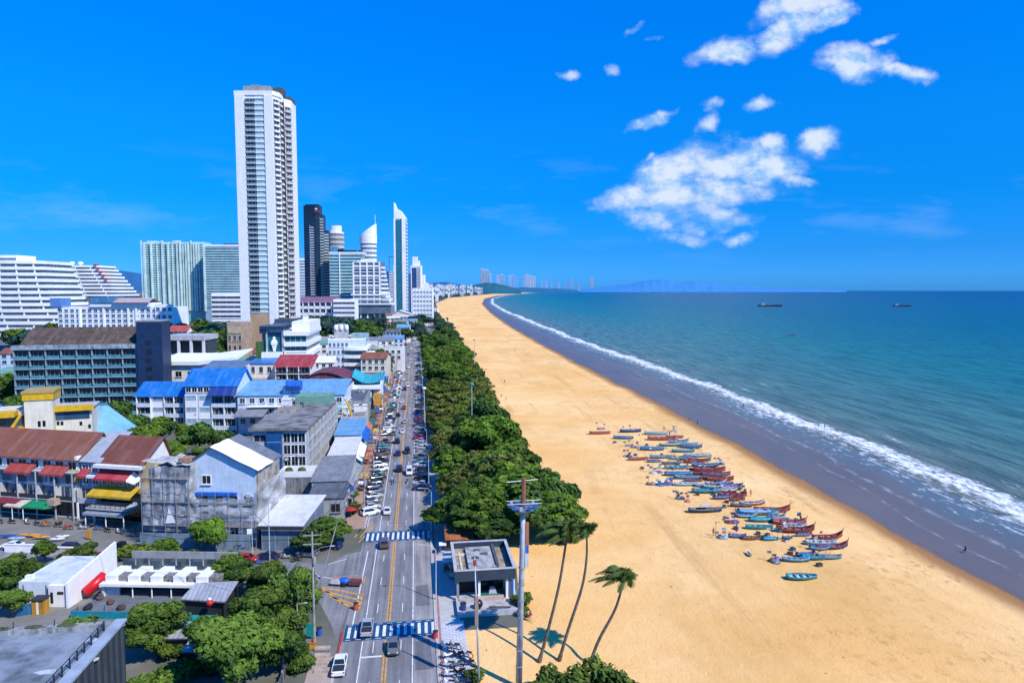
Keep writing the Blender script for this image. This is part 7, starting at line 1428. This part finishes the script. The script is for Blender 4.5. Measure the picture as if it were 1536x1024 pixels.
for i in range(5): b=MB(); b.cyl(B.w*(.28+.17*i),-.2,.25,H-.46,.1,6); B.part('post',b,PW)
for i in range(6): b=MB(); b.box(3+i*2.6,3.9+i*2.6,2+i%2,3+i%2,.25,1); B.part('table',b,WOOD)
for i in range(5): b=MB(); x=B.w*(.03+.2*i); b.box(x,x+B.w*.1,.2,4.4,H,H+1.1); B.part('bench',b,PW)
for i in range(5): b=MB(); x=B.w*(.135+.2*i); b.box(x,x+B.w*.09,.6,2.4,H,H+.9); B.part('planter',b,paint((.28,.26,.25),.9,.3,2))
for i in range(8): b=MB(); x=B.w*(.02+.125*i); b.box(x,x+B.w*.11,5.4,5.5,H,H+2); B.part('glass_screen',b,glass((.05,.08,.09),.1))
b=MB(); b.box(0,B.w,5.6,9,H,H+.25); b.box(0,B.w,8.7,9,H+.25,H+1.9); B.part('upper_deck',b,PG)
p=G(143,895); t=thing('red_cylinder','large glossy red cylinder lying tilted between the white building and pavilion','cylinder',(p.x,p.y,0),R(-12)); b=MB(); b.tube([(-1,-1.2,1.2),(-.9,-1.1,1.25),(.7,1.6,3.2),(.75,1.7,3.25)],[.5,.85,.85,.5],14); b.obj('body',paint((.62,.015,.02),.3,.05,2,False),t,True); b=MB(); b.box(-.6,.6,-.6,.8,0,.8); b.obj('base',PDG,t)
# timber deck with turquoise edge
p=G(190,928); t=thing('timber_deck','grey timber deck with turquoise skirting in front of the pavilion','deck',(p.x,p.y,0),R(-10))
b=MB(); b.prism([(-9,0),(10.5,0),(11,7.5),(-6.5,7.5)],1.1,1.25); b.obj('deck_boards',roofmat((.17,.19,.21),'sheet',.8,'y',.4),t); b=MB(); b.box(-9,10.5,-.12,-.01,0,1.2); b.obj('skirting',paint((.01,.27,.36),.5,.1),t); b=MB(); b.box(9.5,14.5,-1.5,-.2,0,1.0); b.obj('skirting',paint((.01,.36,.38),.5,.1),t); b=MB(); b.box(-8,8,7.6,7.8,0,1.3); b.obj('skirting',paint((.01,.36,.40),.5,.1),t)
for i in range(9): b=MB(); x=-8+i*2.2; b.cyl(x,.1,1.2,2.1,.05,5); b.obj('railing_post',TRIM,t)
for i,(x,y,c,lab) in enumerate([(211,912,(.36,.03,.04),'red bean bag on the timber deck, left of two at the right end'),(240,915,(.36,.03,.04),'red bean bag on the timber deck, right of two at the right end'),(166,905,(.16,.06,.05),'dark red folded cushion in the middle of the timber deck'),(182,913,(.10,.05,.05),'dark brown cushion in the middle of the timber deck'),(132,913,(.02,.02,.025),'black folded cover lying on the timber deck'),(150,898,(.12,.08,.08),'long dark cover at the back of the timber deck')]):
    q_=G(x,y,1.25); t=thing('bean_bag' if i<2 else 'cushion',lab,'cushion',(q_.x,q_.y,1.25),i); b=MB(); b.ell((0,0,.3),(.75,.6,.34),10,6); b.ell((-.25,.1,.6),(.4,.4,.3),8,5); b.obj('cushion',paint(c,.8,.1,2,False),t,True); b=MB(); b.ell((.3,.1,.62),(.2,.3,.08),7,4); b.obj('fold',paint(tuple(v*.6 for v in c),.8,.1,2,False),t,True)
# dark near roof, bottom left
z=12.2; e0=G(186,938,z); B=Bld('flat_roofed_building','dark building with wide blue-grey flat roof filling the bottom left corner','building',org=(-92,46,0),w=e0.x+92,h=z,rot=0,dep=e0.y-46); B.walls(paint((.035,.045,.055),.5,.1)); w=B.w; dp=B.dep
b=MB(); b.box(0,w-1.4,0,dp-.8,z,z+.06); B.part('roof',b,paint((.25,.295,.34),.75,.2,.25,False)); b=MB(); b.box(0,w,dp-.8,dp,z,z+.7); B.part('parapet',b,paint((.36,.38,.38),.85,.25,.8)); b=MB(); b.box(w-1.0,w+.25,-1,dp+.3,z+.5,z+.78); B.part('coping',b,paint((.36,.43,.50),.5,.08,.4,False)); b=MB(); b.box(w-.75,w-.02,-1,dp,z,z+.5); B.part('parapet',b,PDG)
for i in range(20): b=MB(); y=dp-1.2-i*1.6; b.box(w-1.75,w-1.62,y-.05,y+.05,z,z+1.25); B.part('railing_post',b,RAIL)
for zz in (z+.65,z+1.2): b=MB(); b.box(w-1.74,w-1.66,2,dp-1,zz,zz+.05); B.part('railing_bar',b,RAIL)
for i in range(9): b=MB(); x=w-3-i*4.4; b.cyl(x,dp-.4,z+.7,z+1.5,.05,5); B.part('railing_post',b,RAIL)
for i in range(22): b=MB(); y=dp-1-i*1.5; b.box(w+.01,w+.28,y-.12,y+.12,0,z+.4); B.part('wall_fin',b,paint((.07,.085,.10),.4,.1))
for i,(x,y) in enumerate(((70,1008),(140,960),(135,990))): b=MB(); q_=G(x,y,z)-B.org; b.prism([(q_.x+.9*math.cos(k*1.05+i)*(1+.5*(k%2)),q_.y+.5*math.sin(k*1.05+i)) for k in range(6)],z+.065,z+.085); B.part('puddle',b,paint((.55,.60,.64),.3,.1,2,False))
for i in range(5): b=MB(); b.ell((w-6-i*3.5,dp-.5,z+.75),(1.2,.35,.25),8,4); B.part('moss',b,paint((.10,.12,.05),.9,.3,3))
# metal roofed huts
def hut(label,pts,zf,zb):
    q=[G(x,y,zf if i<2 else zb) for i,(x,y) in enumerate(pts)]; o=sum(q,Vector())/4; o.z=0; t=thing('metal_roof_hut',label,'hut',o); q=[p-o for p in q]
    b=MB(); b.rings([[p for p in q],[p+Vector((0,0,.14)) for p in q]]); b.obj('roof',roofmat((.44,.46,.49),'sheet',.45,pitch=.7),t)
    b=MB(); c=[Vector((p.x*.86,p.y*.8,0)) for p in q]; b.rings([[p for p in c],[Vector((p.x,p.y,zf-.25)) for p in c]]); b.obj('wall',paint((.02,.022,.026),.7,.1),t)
    for p in q: b=MB(); b.cyl(p.x*.95,p.y*.95,0,p.z-.02,.08,6); b.obj('post',TRIM,t)
    b=MB(); b.tube([q[0]+Vector((0,-.05,-.1)),q[1]+Vector((0,-.05,-.1))],.08,5); b.obj('gutter',TRIM,t)
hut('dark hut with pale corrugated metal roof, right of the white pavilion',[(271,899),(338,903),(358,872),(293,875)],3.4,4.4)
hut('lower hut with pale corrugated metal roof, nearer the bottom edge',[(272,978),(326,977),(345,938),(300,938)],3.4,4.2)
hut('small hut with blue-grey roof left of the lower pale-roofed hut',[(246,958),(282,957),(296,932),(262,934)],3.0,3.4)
p=G(316,938,0); t=thing('red_lantern','red and white round lantern hanging between the two metal-roofed huts','lantern',(p.x,p.y,3.2)); b=MB(); b.ell((0,0,.5),(.55,.55,.5),10,6); b.obj('shade',paint((.6,.02,.02),.5,.05),t,True); b=MB(); b.cyl(0,0,-3.2,.05,.05,5); b.obj('stand',TRIM,t); b=MB(); b.ell((0,0,1.1),(.3,.3,.22),8,5); b.obj('cap',PW,t)
# ------------------------------------------------------------------ beach house and stall
x0=G(684,925).x; B=Bld('beach_house','single-storey grey beach house with flat roof well and dark fascia beside the promenade','house',org=(5.95,110.5,0),w=10.2,h=3.6,rot=0,dep=13.2); w,dp=B.w,B.dep
FAS=paint((.035,.055,.08),.6,.12); b=MB(); b.box(.4,w-.4,4,dp-.2,0,3.58); B.part('wall',b,paint((.5,.5,.5),.7,.12))
b=MB(); b.box(0,w,0,.35,3.6,5.4); b.box(0,.35,.35,dp-.35,3.6,5.4); b.box(w-.35,w,.35,dp-.35,3.6,5.4); b.box(0,w,dp-.35,dp,3.6,5.4); B.part('fascia',b,FAS); b=MB(); b.box(-.12,w+.12,-.12,.42,5.4,5.52); b.box(-.12,.42,.42,dp-.42,5.4,5.52); b.box(w-.42,w+.12,.42,dp-.42,5.4,5.52); b.box(-.12,w+.12,dp-.42,dp+.12,5.4,5.52); B.part('coping',b,PLG)
b=MB(); b.box(.36,w-.36,.36,dp-.36,3.6,4.3); B.part('roof',b,paint((.42,.33,.24),.9,.2,.6,False)); b=MB(); b.box(2.5,7.2,2.4,dp-1.2,4.3,4.85); B.part('roof_slab',b,paint((.42,.41,.40),.9,.2,.6,False)); b=MB(); b.box(7.25,7.75,3,dp-1,4.3,5.15); B.part('skylight',b,PDG)
for a in ((3.4,4.6,6.2,7),(5,6.3,8,8.6),(4,5,9.6,10.4)): b=MB(); b.box(a[0],a[1],a[2],a[3],4.851,5.05); B.part('roof_hatch',b,PDG)
b=MB(); b.box(1.2,1.5,1,11,4.301,4.45); b.box(.5,2.4,9.5,10,4.301,4.5); B.part('roof_kerb',b,PC_)
for x in (.3,3.9,8.6,w-.5): b=MB(); b.box(x,x+.4,.4,.8,0,3.6); B.part('column',b,PW if x!=.3 else PG)
b=MB(); b.box(4.4,8.5,3.6,3.98,.15,3.3); B.part('glazing',b,glass((.006,.02,.022),.1,.3)); b=MB(); b.box(.5,3.7,3.4,3.98,.15,3.3); B.part('dark_opening',b,plain((.008,.01,.012),.8)); b=MB(); b.box(4.3,8.6,.9,3.5,.16,.5); B.part('counter',b,paint((.03,.16,.15),.5,.1)); b=MB(); b.rings([[(5.8,1.6,.5),(7.2,1.6,.5),(7.2,2.6,.5),(5.8,2.6,.5)],[(6.1,1.8,1.5),(6.9,1.8,1.5),(6.9,2.4,1.5),(6.1,2.4,1.5)]]); B.part('awning_stand',b,PLG)
b=MB(); b.box(8.9,w-.1,.9,3.2,.15,2.9); B.part('side_screen',b,paint((.62,.58,.48),.7,.1)); b=MB(); b.box(9.5,9.9,.3,.6,.6,3.2); B.part('blue_banner',b,TARP)
b=MB(); b.box(.1,w+.4,-5,3.9,-.1,.15); B.part('deck',b,paint((.47,.45,.45),.85,.15,.6,False)); b=MB(); b.box(.1,w+.4,-5.3,-5.01,-.1,.9); b.box(w+.1,w+.4,-5,.2,.151,.8); b.box(.1,.4,-5,.2,.151,.9); B.part('deck_wall',b,PLG)
b=MB(); b.box(3.6,8.2,-.2,.4,.15,.8); B.part('bar_front',b,paint((.55,.42,.36)))
t=thing('blue_bin','blue bin on the left of the beach house deck','bin',(7.1,107.6,.15)); b=MB(); b.cyl(0,0,0,1.1,.45,10,0,.5); b.obj('body',paint((.02,.06,.28)),t); b=MB(); b.cyl(0,0,1.1,1.2,.53,10); b.obj('lid',TRIM,t)
t=thing('black_ball_planter','round black planter on the beach house deck','planter',(9.6,107.8,.15)); b=MB(); b.ell((0,0,.75),(.75,.75,.75),12,8); b.obj('pot',plain((.012,.012,.015),.3),t,True); b=MB(); b.cyl(0,0,0,.2,.4,10); b.obj('foot',TRIM,t)
t=thing('bench','long dark bench on the beach house deck','bench',(13.0,106.9,.15),R(-8)); b=MB(); b.box(-1.8,1.8,-.2,.2,.4,.48); b.obj('seat',TRIM,t)
for s in (-1.5,1.4): b=MB(); b.box(s,s+.1,-.15,.15,0,.4); b.obj('leg',TRIM,t)
t=thing('stall','stall with rusty orange sheet roof behind the beach house','stall',(5.2,133.2,.0)); b=MB(); b.rings([[(0,-1.5,2.9),(5.6,-1.5,2.7),(5.6,3.5,4.0),(0,3.5,4.1)],[(0,-1.5,3.02),(5.6,-1.5,2.82),(5.6,3.5,4.12),(0,3.5,4.22)]]); b.obj('roof',roofmat((.45,.15,.05)),t); b=MB(); b.box(.3,5.2,0,3,0,2.7); b.obj('wall',paint((.10,.06,.05)),t)
for x in (.1,5.4): b=MB(); b.cyl(x,-1.3,0,2.8,.07,5); b.obj('post',WOOD,t)
b=MB(); b.box(-1.2,.2,-2.2,-.6,2.1,2.25); b.obj('side_canopy',PW,t)
for i,(x,y,c,lab) in enumerate([(672,848,(.45,.62,.70),'pale blue canopy of a street cart beside the beach house, upper one'),(672,858,(.78,.77,.74),'white canopy of a street cart beside the beach house, middle one'),(682,868,(.62,.33,.22),'orange-brown canopy of a street cart beside the beach house, nearest one')]):
    p=G(x,y); t=thing('street_cart',lab,'cart',(p.x,p.y,.13),R(5*i),'street carts beside the beach house'); b=MB(); b.box(-.8,.8,-.5,.5,.5,1.1); b.obj('counter',[PLG,WOOD,PC_][i],t); b=MB(); b.rings([[(-1,-.9,2.2),(1,-.9,2.2),(1,.9,2.2),(-1,.9,2.2)],[(-.8,-.1,2.6),(.8,-.1,2.6),(.8,.1,2.6),(-.8,.1,2.6)]]); b.obj('canopy',paint(c,.6,.1),t)
    for sx in (-.75,.75): b=MB(); b.cyl(sx,0,1.1,2.2,.035,5); b.obj('post',STEEL,t); b=MB(); b.tube([(sx-.04,.2,.3),(sx+.04,.2,.3)],.3,10); b.obj('wheel',TYRE,t)
# ------------------------------------------------------------------ masts, poles, lamps, cables
POLE=paint((.50,.55,.60),.6,.15,1); PCON=paint((.36,.34,.32),.85,.2,1)
p=at(778,1065,86); zt=at(786,716,86).z; t=thing('floodlight_mast','tall grey mast with a ring platform of lights standing before the tree belt','mast',(p.x,p.y,0)); top=at(786,716,86)-Vector((p.x,p.y,0)); zp=at(784,763,86).z; ax=lambda z: Vector((top.x*z/top.z,top.y*z/top.z,z))
b=MB(); b.tube([ax(0),ax(zp-3),ax(zp)],[.44,.33,.3],10); b.obj('pole',POLE,t,True); b=MB(); b.tube([ax(zp+.4),ax(zp+4)],[.3,.28],8); b.obj('upper_pole',paint((.36,.13,.07),.7,.15),t)
b=MB(); c=ax(zp); b.tube([c+Vector((0,0,-.5)),c+Vector((0,0,.1)),c+Vector((0,0,.3))],[.6,1.65,1.65],14); b.obj('platform',paint((.15,.21,.30),.6,.2,2),t)
for k in range(10):
    a=k*.628; b=MB(); q_=c+Vector((1.75*math.cos(a),1.75*math.sin(a),.55)); b.box(q_.x-.2,q_.x+.2,q_.y-.18,q_.y+.18,q_.z-.28,q_.z+.2); b.obj('floodlight',[paint((.03,.13,.40)),paint((.35,.42,.5)),paint((.03,.10,.3))][k%3],t)
b=MB(); b.tube([c+Vector((-2.2,0,1.1)),c+Vector((2.2,0,1.1))],.05,5); b.tube([c+Vector((-2.2,-.8,.9)),c+Vector((2.2,-.8,.9))],.05,5); b.obj('railing',STEEL,t); b=MB(); c2=ax(zp+3.4); b.tube([c2+Vector((-2.2,0,.2)),c2+Vector((1.8,0,.4))],.06,5); b.obj('antenna_arm',PW,t)
for dz,cc_ in ((-3.2,(.42,.16,.08)),(-4.2,(.03,.13,.4)),(-6,(.55,.56,.58))): b=MB(); q_=ax(zp+dz); b.box(q_.x+.35,q_.x+.8,q_.y-.2,q_.y+.2,q_.z-1.6,q_.z+1.4); b.obj('cable_box',paint(cc_,.6,.1),t)
for i in range(7): b=MB(); q_=ax(3+i*2.2); b.tube([q_+Vector((0,0,-.08)),q_+Vector((0,0,.08))],.46,8); b.obj('collar',STEEL,t)
p=at(719,1062,86); t=thing('lamp_post','thin grey lamp post with a brown box, standing in front of the beach house','lamp post',(p.x,p.y,0)); q1=at(712,836,86)-p; b=MB(); b.tube([(0,0,0),(q1.x*.5,q1.y*.5,9),(q1.x,q1.y,at(712,836,86).z)],[.14,.11,.07],8); b.obj('pole',POLE,t,True); zz=at(714,915,86).z; b=MB(); b.box(-.55,-.1,-.3,.25,zz-2.0,zz+2.0); b.obj('box',paint((.32,.24,.19),.8,.15),t); b=MB(); b.tube([(q1.x-.4,q1.y,18.2),(q1.x+.5,q1.y,18.4)],.06,5); b.obj('crossbar',POLE,t); b=MB(); b.box(q1.x-.2,q1.x+.2,-.2,.2,16.6,17.2); b.obj('camera_box',paint((.25,.05,.04)),t)
def upole(label,x,y,h,group='utility poles along the left pavement',arm=True):
    t=thing('utility_pole',label,'pole',(x,y,.1),0,group); b=MB(); b.tube([(0,0,0),(0,0,h)],[.2,.13],7); b.obj('pole',PCON,t)
    for k,z in enumerate((h-.6,h-1.9)): b=MB(); b.box(-1.3,1.3,-.08,.08,z,z+.14); b.obj('crossarm',PCON,t)
    for k in range(3): b=MB(); b.cyl(-1.1+k*1.1,0,h-.46,h-.2,.07,6); b.obj('insulator',PDG,t)
    if arm: b=MB(); b.tube([(0,0,h-3),(1.2,0,h-2.4),(2.6,0,h-2.2)],.05,5); b.obj('lamp_arm',STEEL,t); b=MB(); b.ell((2.8,0,h-2.25),(.4,.16,.1),8,4); b.obj('lamp_head',PLG,t)
    b=MB(); b.cyl(.25,-.3,h-4.6,h-3.6,.28,8); b.obj('transformer',PG,t)
p=G(472,972); poles=[(p.x,p.y,17.3,'large utility pole beside the left pavement below the side street')]
for i in range(9): y=158+i*34; poles.append((-12.3+road_cx(y),y,11.5,'concrete utility pole on the left pavement, %s beyond the side street'%nth(i)))
for x,y,h,l in poles: upole(l,x,y,h)
b=MB()
for k in range(3):
    b=MB()
    for (x,y,h,_),(X,Y,HH,_) in zip(poles[:-1],poles[1:]):
        A,C_=Vector((x-1.1+1.1*k,y,h-.2)),Vector((X-1.1+1.1*k,Y,HH-.2)); b.tube([A.lerp(C_,s/6)-Vector((0,0,1.2*4*(s/6)*(1-s/6))) for s in range(7)],.035,4,0,False)
    o=b.obj('overhead_cable',plain((.02,.02,.022),.8)); tag(o,['black overhead cable strung along the left poles, outermost from the road','black overhead cable strung along the left poles, middle of three','black overhead cable strung along the left poles, nearest the road'][k],'cable','overhead cables along the left poles')
A=Vector((poles[0][0],poles[0][1],poles[0][2]-.8))
for i,(q_,lab) in enumerate([((-62,128,12),'black cable sagging across to the shophouse row'),((-33,135,11),'black cable sagging across the side street toward the corner shed')]):
    b=MB(); q_=Vector(q_); b.tube([A.lerp(q_,s/10)-Vector((0,0,2*4*(s/10)*(1-s/10))) for s in range(11)],.04,4,0,False); tag(b.obj('overhead_cable',plain((.02,.02,.022),.8)),lab,'cable')
p=G(482,868); t=thing('stay_pole','pale leaning stay pole crossing in front of the corner tree','pole',(p.x,p.y,0)); q_=at(506,782,118)-p; b=MB(); b.tube([(0,0,0),(q_.x,q_.y,q_.z)],.1,6); b.obj('pole',PLG,t); b=MB(); b.cyl(0,0,0,.5,.25,8); b.obj('footing',PCON,t)
def thin(label,x,y,ytop,fl=None):
    p=G(x,y); d=p.dot(FH); zt=at(x,ytop,d).z; t=thing('street_pole',label,'pole',(p.x,p.y,0)); b=MB(); b.cyl(0,0,0,zt,.1,6,0,.06); b.obj('pole',POLE,t); b=MB(); b.tube([(0,0,zt),(1.1,-.3,zt+.25)],.05,5); b.obj('arm',POLE,t); b=MB(); b.ell((1.3,-.35,zt+.22),(.35,.15,.09),8,4); b.obj('lamp_head',PLG,t)
    if fl: b=MB(); b.box(-.9,.0,-.1,.1,zt-3.2,zt-2.2); b.obj('sign_panel',fl,t)
thin('thin street pole in front of the white-roofed corner shed',405,848,748); thin('short street pole with a white sign before the netted scaffold',379,838,776,PW); thin('thin pole at the right end of the metal-roof hut gardens',447,968,905)
cnt=0
for i in range(15):
    y=112+i*33; x=2.85+road_cx(y); lab='tall street lamp on the right kerb, %s from the nearer zebra crossing'%nth(i); h=9.5
    t=thing('street_lamp',lab,'street lamp',(x,y,.13),0,'street lamps along the right kerb'); b=MB(); b.tube([(0,0,0),(0,0,h-1)],[.12,.08],7); b.obj('pole',POLE,t); b=MB(); b.tube([(0,0,h-1),(-.7,0,h-.15),(-2.2,0,h+.1)],.05,5); b.obj('arm',POLE,t); b=MB(); b.ell((-2.5,0,h+.05),(.5,.18,.11),8,5); b.obj('lamp_head',PLG,t)
for i,(x,yb,yt,lab) in enumerate([(708,668,577,'lamp mast with a teal hood rising above the belt trees near the parasols'),(637,650,583,'lamp mast with a white globe beside the avenue in mid distance'),(712,570,510,'slim lamp mast above the belt trees near the sand edge')]):
    p=G(x,yb); d=p.dot(FH); zt=at(x,yt,d).z; t=thing('lamp_mast',lab,'lamp post',(p.x,p.y,0)); b=MB(); b.cyl(0,0,0,zt,.2,7,0,.12); b.obj('pole',POLE,t); b=MB(); b.ell((0,0,zt+.2),(.8,.8,.5),10,6); b.obj('lamp_shade',[paint((.06,.28,.36)),PW,PLG][i],t)
# barrier at the crossing island, bins, boards, pavement steps
p=G(515,878); t=thing('covered_cart','handcart under a bright blue cover parked on the yellow hatching','cart',(p.x,p.y,.02),R(-12)); b=MB(); b.rings([[(-2.2,-.5,.5),(-2.2,.5,.5),(-2.2,.4,.8),(-2.2,-.4,.8)],[(-.4,-.7,.5),(-.4,.7,.5),(-.4,.5,1.2),(-.4,-.5,1.2)]]); b.obj('shafts',PLG,t); b=MB(); b.ell((.2,0,.9),(1.1,.75,.6),10,6); b.obj('cover',paint((.01,.12,.62),.5,.08,2,False),t,True); b=MB(); b.box(1.1,3.2,-.6,.6,.4,1.1); b.obj('box',paint((.16,.05,.05)),t)
for sy in (-.7,.6): b=MB(); b.tube([(.3,sy,.4),(.3,sy+.1,.4)],.4,10); b.obj('wheel',TYRE,t)
for i,(x,y,lab,c) in enumerate([(534,914,'orange-red barrel at the point of the yellow hatching',(.5,.10,.04)),(653,957,'red hydrant-like box on the right kerb beside the crossing',(.55,.05,.08)),(479,952,'blue bin on the left pavement beside the crossing',(.02,.10,.40))]):
    p=G(x,y); t=thing('barrel' if i==0 else 'bin',lab,'bin',(p.x,p.y,.1)); b=MB(); b.cyl(0,0,0,1.0,.42,10,0,.36); b.obj('body',paint(c,.6,.1,2,False),t); b=MB(); b.cyl(0,0,1.0,1.1,.44,10); b.obj('lid',TRIM,t)
p=G(466,958); t=thing('sign_board','turquoise sign board at the foot of the large utility pole','sign',(p.x,p.y,0),R(-20)); b=MB(); b.box(-.7,.7,-.05,.05,.4,2.4); b.obj('board',paint((.01,.36,.33),.5,.06),t)
for s in (-.6,.5): b=MB(); b.box(s,s+.1,-.04,.04,0,.4); b.obj('leg',TRIM,t)
p=G(470,972); t=thing('yellow_box','small yellow and orange box below the turquoise sign board','box',(p.x,p.y,.1)); b=MB(); b.box(-.5,.5,-.4,.4,0,.8); b.obj('body',paint((.55,.30,.04)),t); b=MB(); b.box(-.55,.55,-.45,.45,.8,.9); b.obj('lid',paint((.5,.12,.04)),t)
for i in range(4):
    p=G(484,974+i*11); t=thing('pavement_slab','raised pale concrete slab on the left pavement, %s below the crossing'%nth(i),'slab',(p.x,p.y,.14),R(-4),'raised slabs on the left pavement'); b=MB(); b.box(-1.1,1.1,-.45,.35,0,.3); b.obj('slab',paint((.50,.40,.33),.85,.15),t)
b=MB(); b.box(-11.75,-11.43,96,103,0,.18); o=b.obj('kerb',paint((.42,.05,.05),.8,.12)); o['kind']='structure'
# ------------------------------------------------------------------ street life: bikes, parasols, signs, walkers, parked cars off the avenue
q=random.Random(31)
for i in range(16):
    p=P0+RU*(6+i*3.1+q.uniform(-.6,.6)); n=Vector((RU.y,-RU.x,0))*(6.2+q.uniform(-.4,.8)); c=['black','red','silver','blue','black','white','dark blue','orange'][i%8]
    motorbike(c,'%s motorbike parked before the shophouse row, %s from the left'%(c,nth(i)),(p.x+n.x,p.y+n.y,.01),R(70+q.uniform(-20,20)),'motorbikes before the shophouse row',1.2)
for i in range(9):
    p=P0+RU*(20+i*4.6+q.uniform(-1,1)); n=Vector((RU.y,-RU.x,0))*(4.0+q.uniform(-.6,.6)); t=thing('cafe_table','dark cafe table before the shophouse row, %s from the left'%nth(i),'table',(p.x+n.x,p.y+n.y,0),q.uniform(0,3),'cafe tables before the shophouse row')
    b=MB(); b.cyl(0,0,.7,.76,.55,8); b.obj('table_top',WOOD,t); b=MB(); b.cyl(0,0,0,.7,.06,5); b.obj('leg',TRIM,t)
for i,(x,y,c,sh,a) in enumerate([(262,838,'black','sedan',80),(292,842,'silver','hatchback',82),(340,843,'white','suv',84),(372,842,'red','hatchback',80),(18,822,'white','sedan',85),(110,827,'dark blue','suv',82),(182,826,'black','pickup',80)]):
    p=G(x,y); vehicle(sh,c,'%s %s standing on the side street, %s from the left among such'%(c,sh,nth([18,110,182,262,292,340,372].index(x))),(p.x,p.y,.03),R(a+180*(i%2)),True,None,'cars on the side street')
cs=['red','blue','white','yellow','teal','orange']
for i in range(26):
    y=158+i*9.5+q.uniform(-2,2); x=-14.6+q.uniform(-.7,.5)+road_cx(y); c=cs[i%6]
    if i%3==0:
        t=thing('parasol','%s street parasol on the left pavement, %s such from the side street'%(c,nth(i//3)),'parasol',(x,y,.14),q.uniform(0,1),'parasols on the left pavement'); b=MB(); b.cyl(0,0,0,2.4,.035,5); b.obj('pole',STEEL,t)
        b=MB(); b.rings([[(r*math.cos(k*.785),r*math.sin(k*.785),z) for k in range(8)] for r,z in ((1.4,1.9),(.75,2.25),(.05,2.5))]); b.obj('canopy',plain(CARC[c],.7),t)
    elif i%3==1:
        t=thing('shop_sign','upright %s shop sign on the left pavement, %s such from the side street'%(c,nth(i//3)),'sign',(x-1,y,.14),q.uniform(-.3,.3),'shop signs on the left pavement'); b=MB(); b.cyl(0,0,0,2.6,.06,5); b.obj('post',STEEL,t); b=MB(); b.box(-.75,.75,-.1,.1,2.6,4.6); b.obj('panel',plain(CARC[c],.6),t)
    else:
        t=thing('food_stall','street stall with %s canopy on the left pavement, %s such from the side street'%(c,nth(i//3)),'stall',(x,y,.14),0,'street stalls on the left pavement'); b=MB(); b.box(-.6,.6,-1,1,.5,1); b.obj('counter',WOOD,t); b=MB(); b.rings([[(-1,-1.3,2.1),(1,-1.3,1.9),(1,1.3,1.9),(-1,1.3,2.1)],[(-1,-1.3,2.2),(1,-1.3,2.0),(1,1.3,2.0),(-1,1.3,2.2)]]); b.obj('canopy',plain(CARC[c],.7),t)
        for sx,sy in ((-.9,-1.2),(.9,-1.2),(.9,1.2),(-.9,1.2)): b=MB(); b.cyl(sx,sy,0,2.0,.03,4); b.obj('post',STEEL,t)
for i in range(22):
    right=i%2; y=118+i*11+q.uniform(-3,3); x=(4.6 if right else -13)+q.uniform(-.8,.8); c=['white','red','blue','black','orange','teal','yellow','grey'][i%8]
    person('pedestrian in %s top walking on the %s pavement, %s from the near crossing'%(c,'right' if right else 'left',nth(i//2)),(x,y if right or y>150 else y+40,.14),q.uniform(0,6),'walk' if i%3 else 'stand',c,['black','dark blue','grey'][i%3],'pedestrians on the pavements')
for i,(x,y,rz,lab) in enumerate([(-27,100,8,'rough grey garden wall under the trees beside the left pavement'),(-18.2,88,-2,'low dark fence between the trees and the left pavement')]):
    t=thing('garden_fence',lab,'fence',(x,y,0),R(90+rz)); b=MB(); b.box(-9,9,-.1,.1,0,1.3); b.obj('panel',[CON,PDG][i],t)
    for k in range(7): b=MB(); b.box(-9+k*2.9,-8.8+k*2.9,-.14,.14,0,1.6); b.obj('post',PG,t)
for i in range(12):
    x,y=[(300,838),(322,842),(355,838),(430,838),(445,842),(240,850),(210,846),(185,842),(165,838),(148,834),(390,846),(415,836)][i]; p=G(x,y); c=['black','red','blue','silver'][i%4]
    motorbike(c,'%s motorbike standing along the side street, %s of its colour from the left'%(c,nth(sorted([[300,322,355,430,445,240,210,185,165,148,390,415][k] for k in range(12) if k%4==i%4]).index(x))),(p.x,p.y,.02),R(q.uniform(50,110)),'motorbikes on the side street',1.15)
# ------------------------------------------------------------------ air conditioners and dishes on facades and roofs of the nearer blocks
q=random.Random(55); ACM=MB().box(-.45,.45,-.45,-.02,0,.65).mesh('air_conditioner',PLG); DSH=MB(); DSH.ell((0,0,.9),(.55,.25,.55),8,5); DSH.cyl(0,.1,0,.7,.05,5); DSH=DSH.mesh('satellite_dish',PLG)
for o in [o for o in COL.objects if o.type=='EMPTY' and o.name.split('.')[0] in ('apartment_block','concrete_block','shophouse','shop','red_roofed_house','building_under_renovation','blue_trim_house','corner_shop','assembly_hall')]:
    v=o.location-CAM
    if v.length>360: continue
    w=[c for c in o.children if c.name.startswith('wall')]
    if not w: continue
    bb=[Vector(p) for p in w[0].bound_box]; x1=max(p.x for p in bb); y1=max(p.y for p in bb); z1=max(p.z for p in bb)
    for i in range(min(9,int(x1/2.6))): link('air_conditioner',ACM,o,(q.uniform(.8,x1-.8),-.02-q.choice([0,.0]),q.uniform(2.2,z1-1.2)))
    for i in range(3): link('air_conditioner',ACM,o,(x1,q.uniform(.8,y1-.8),q.uniform(2,z1-1)),R(90))
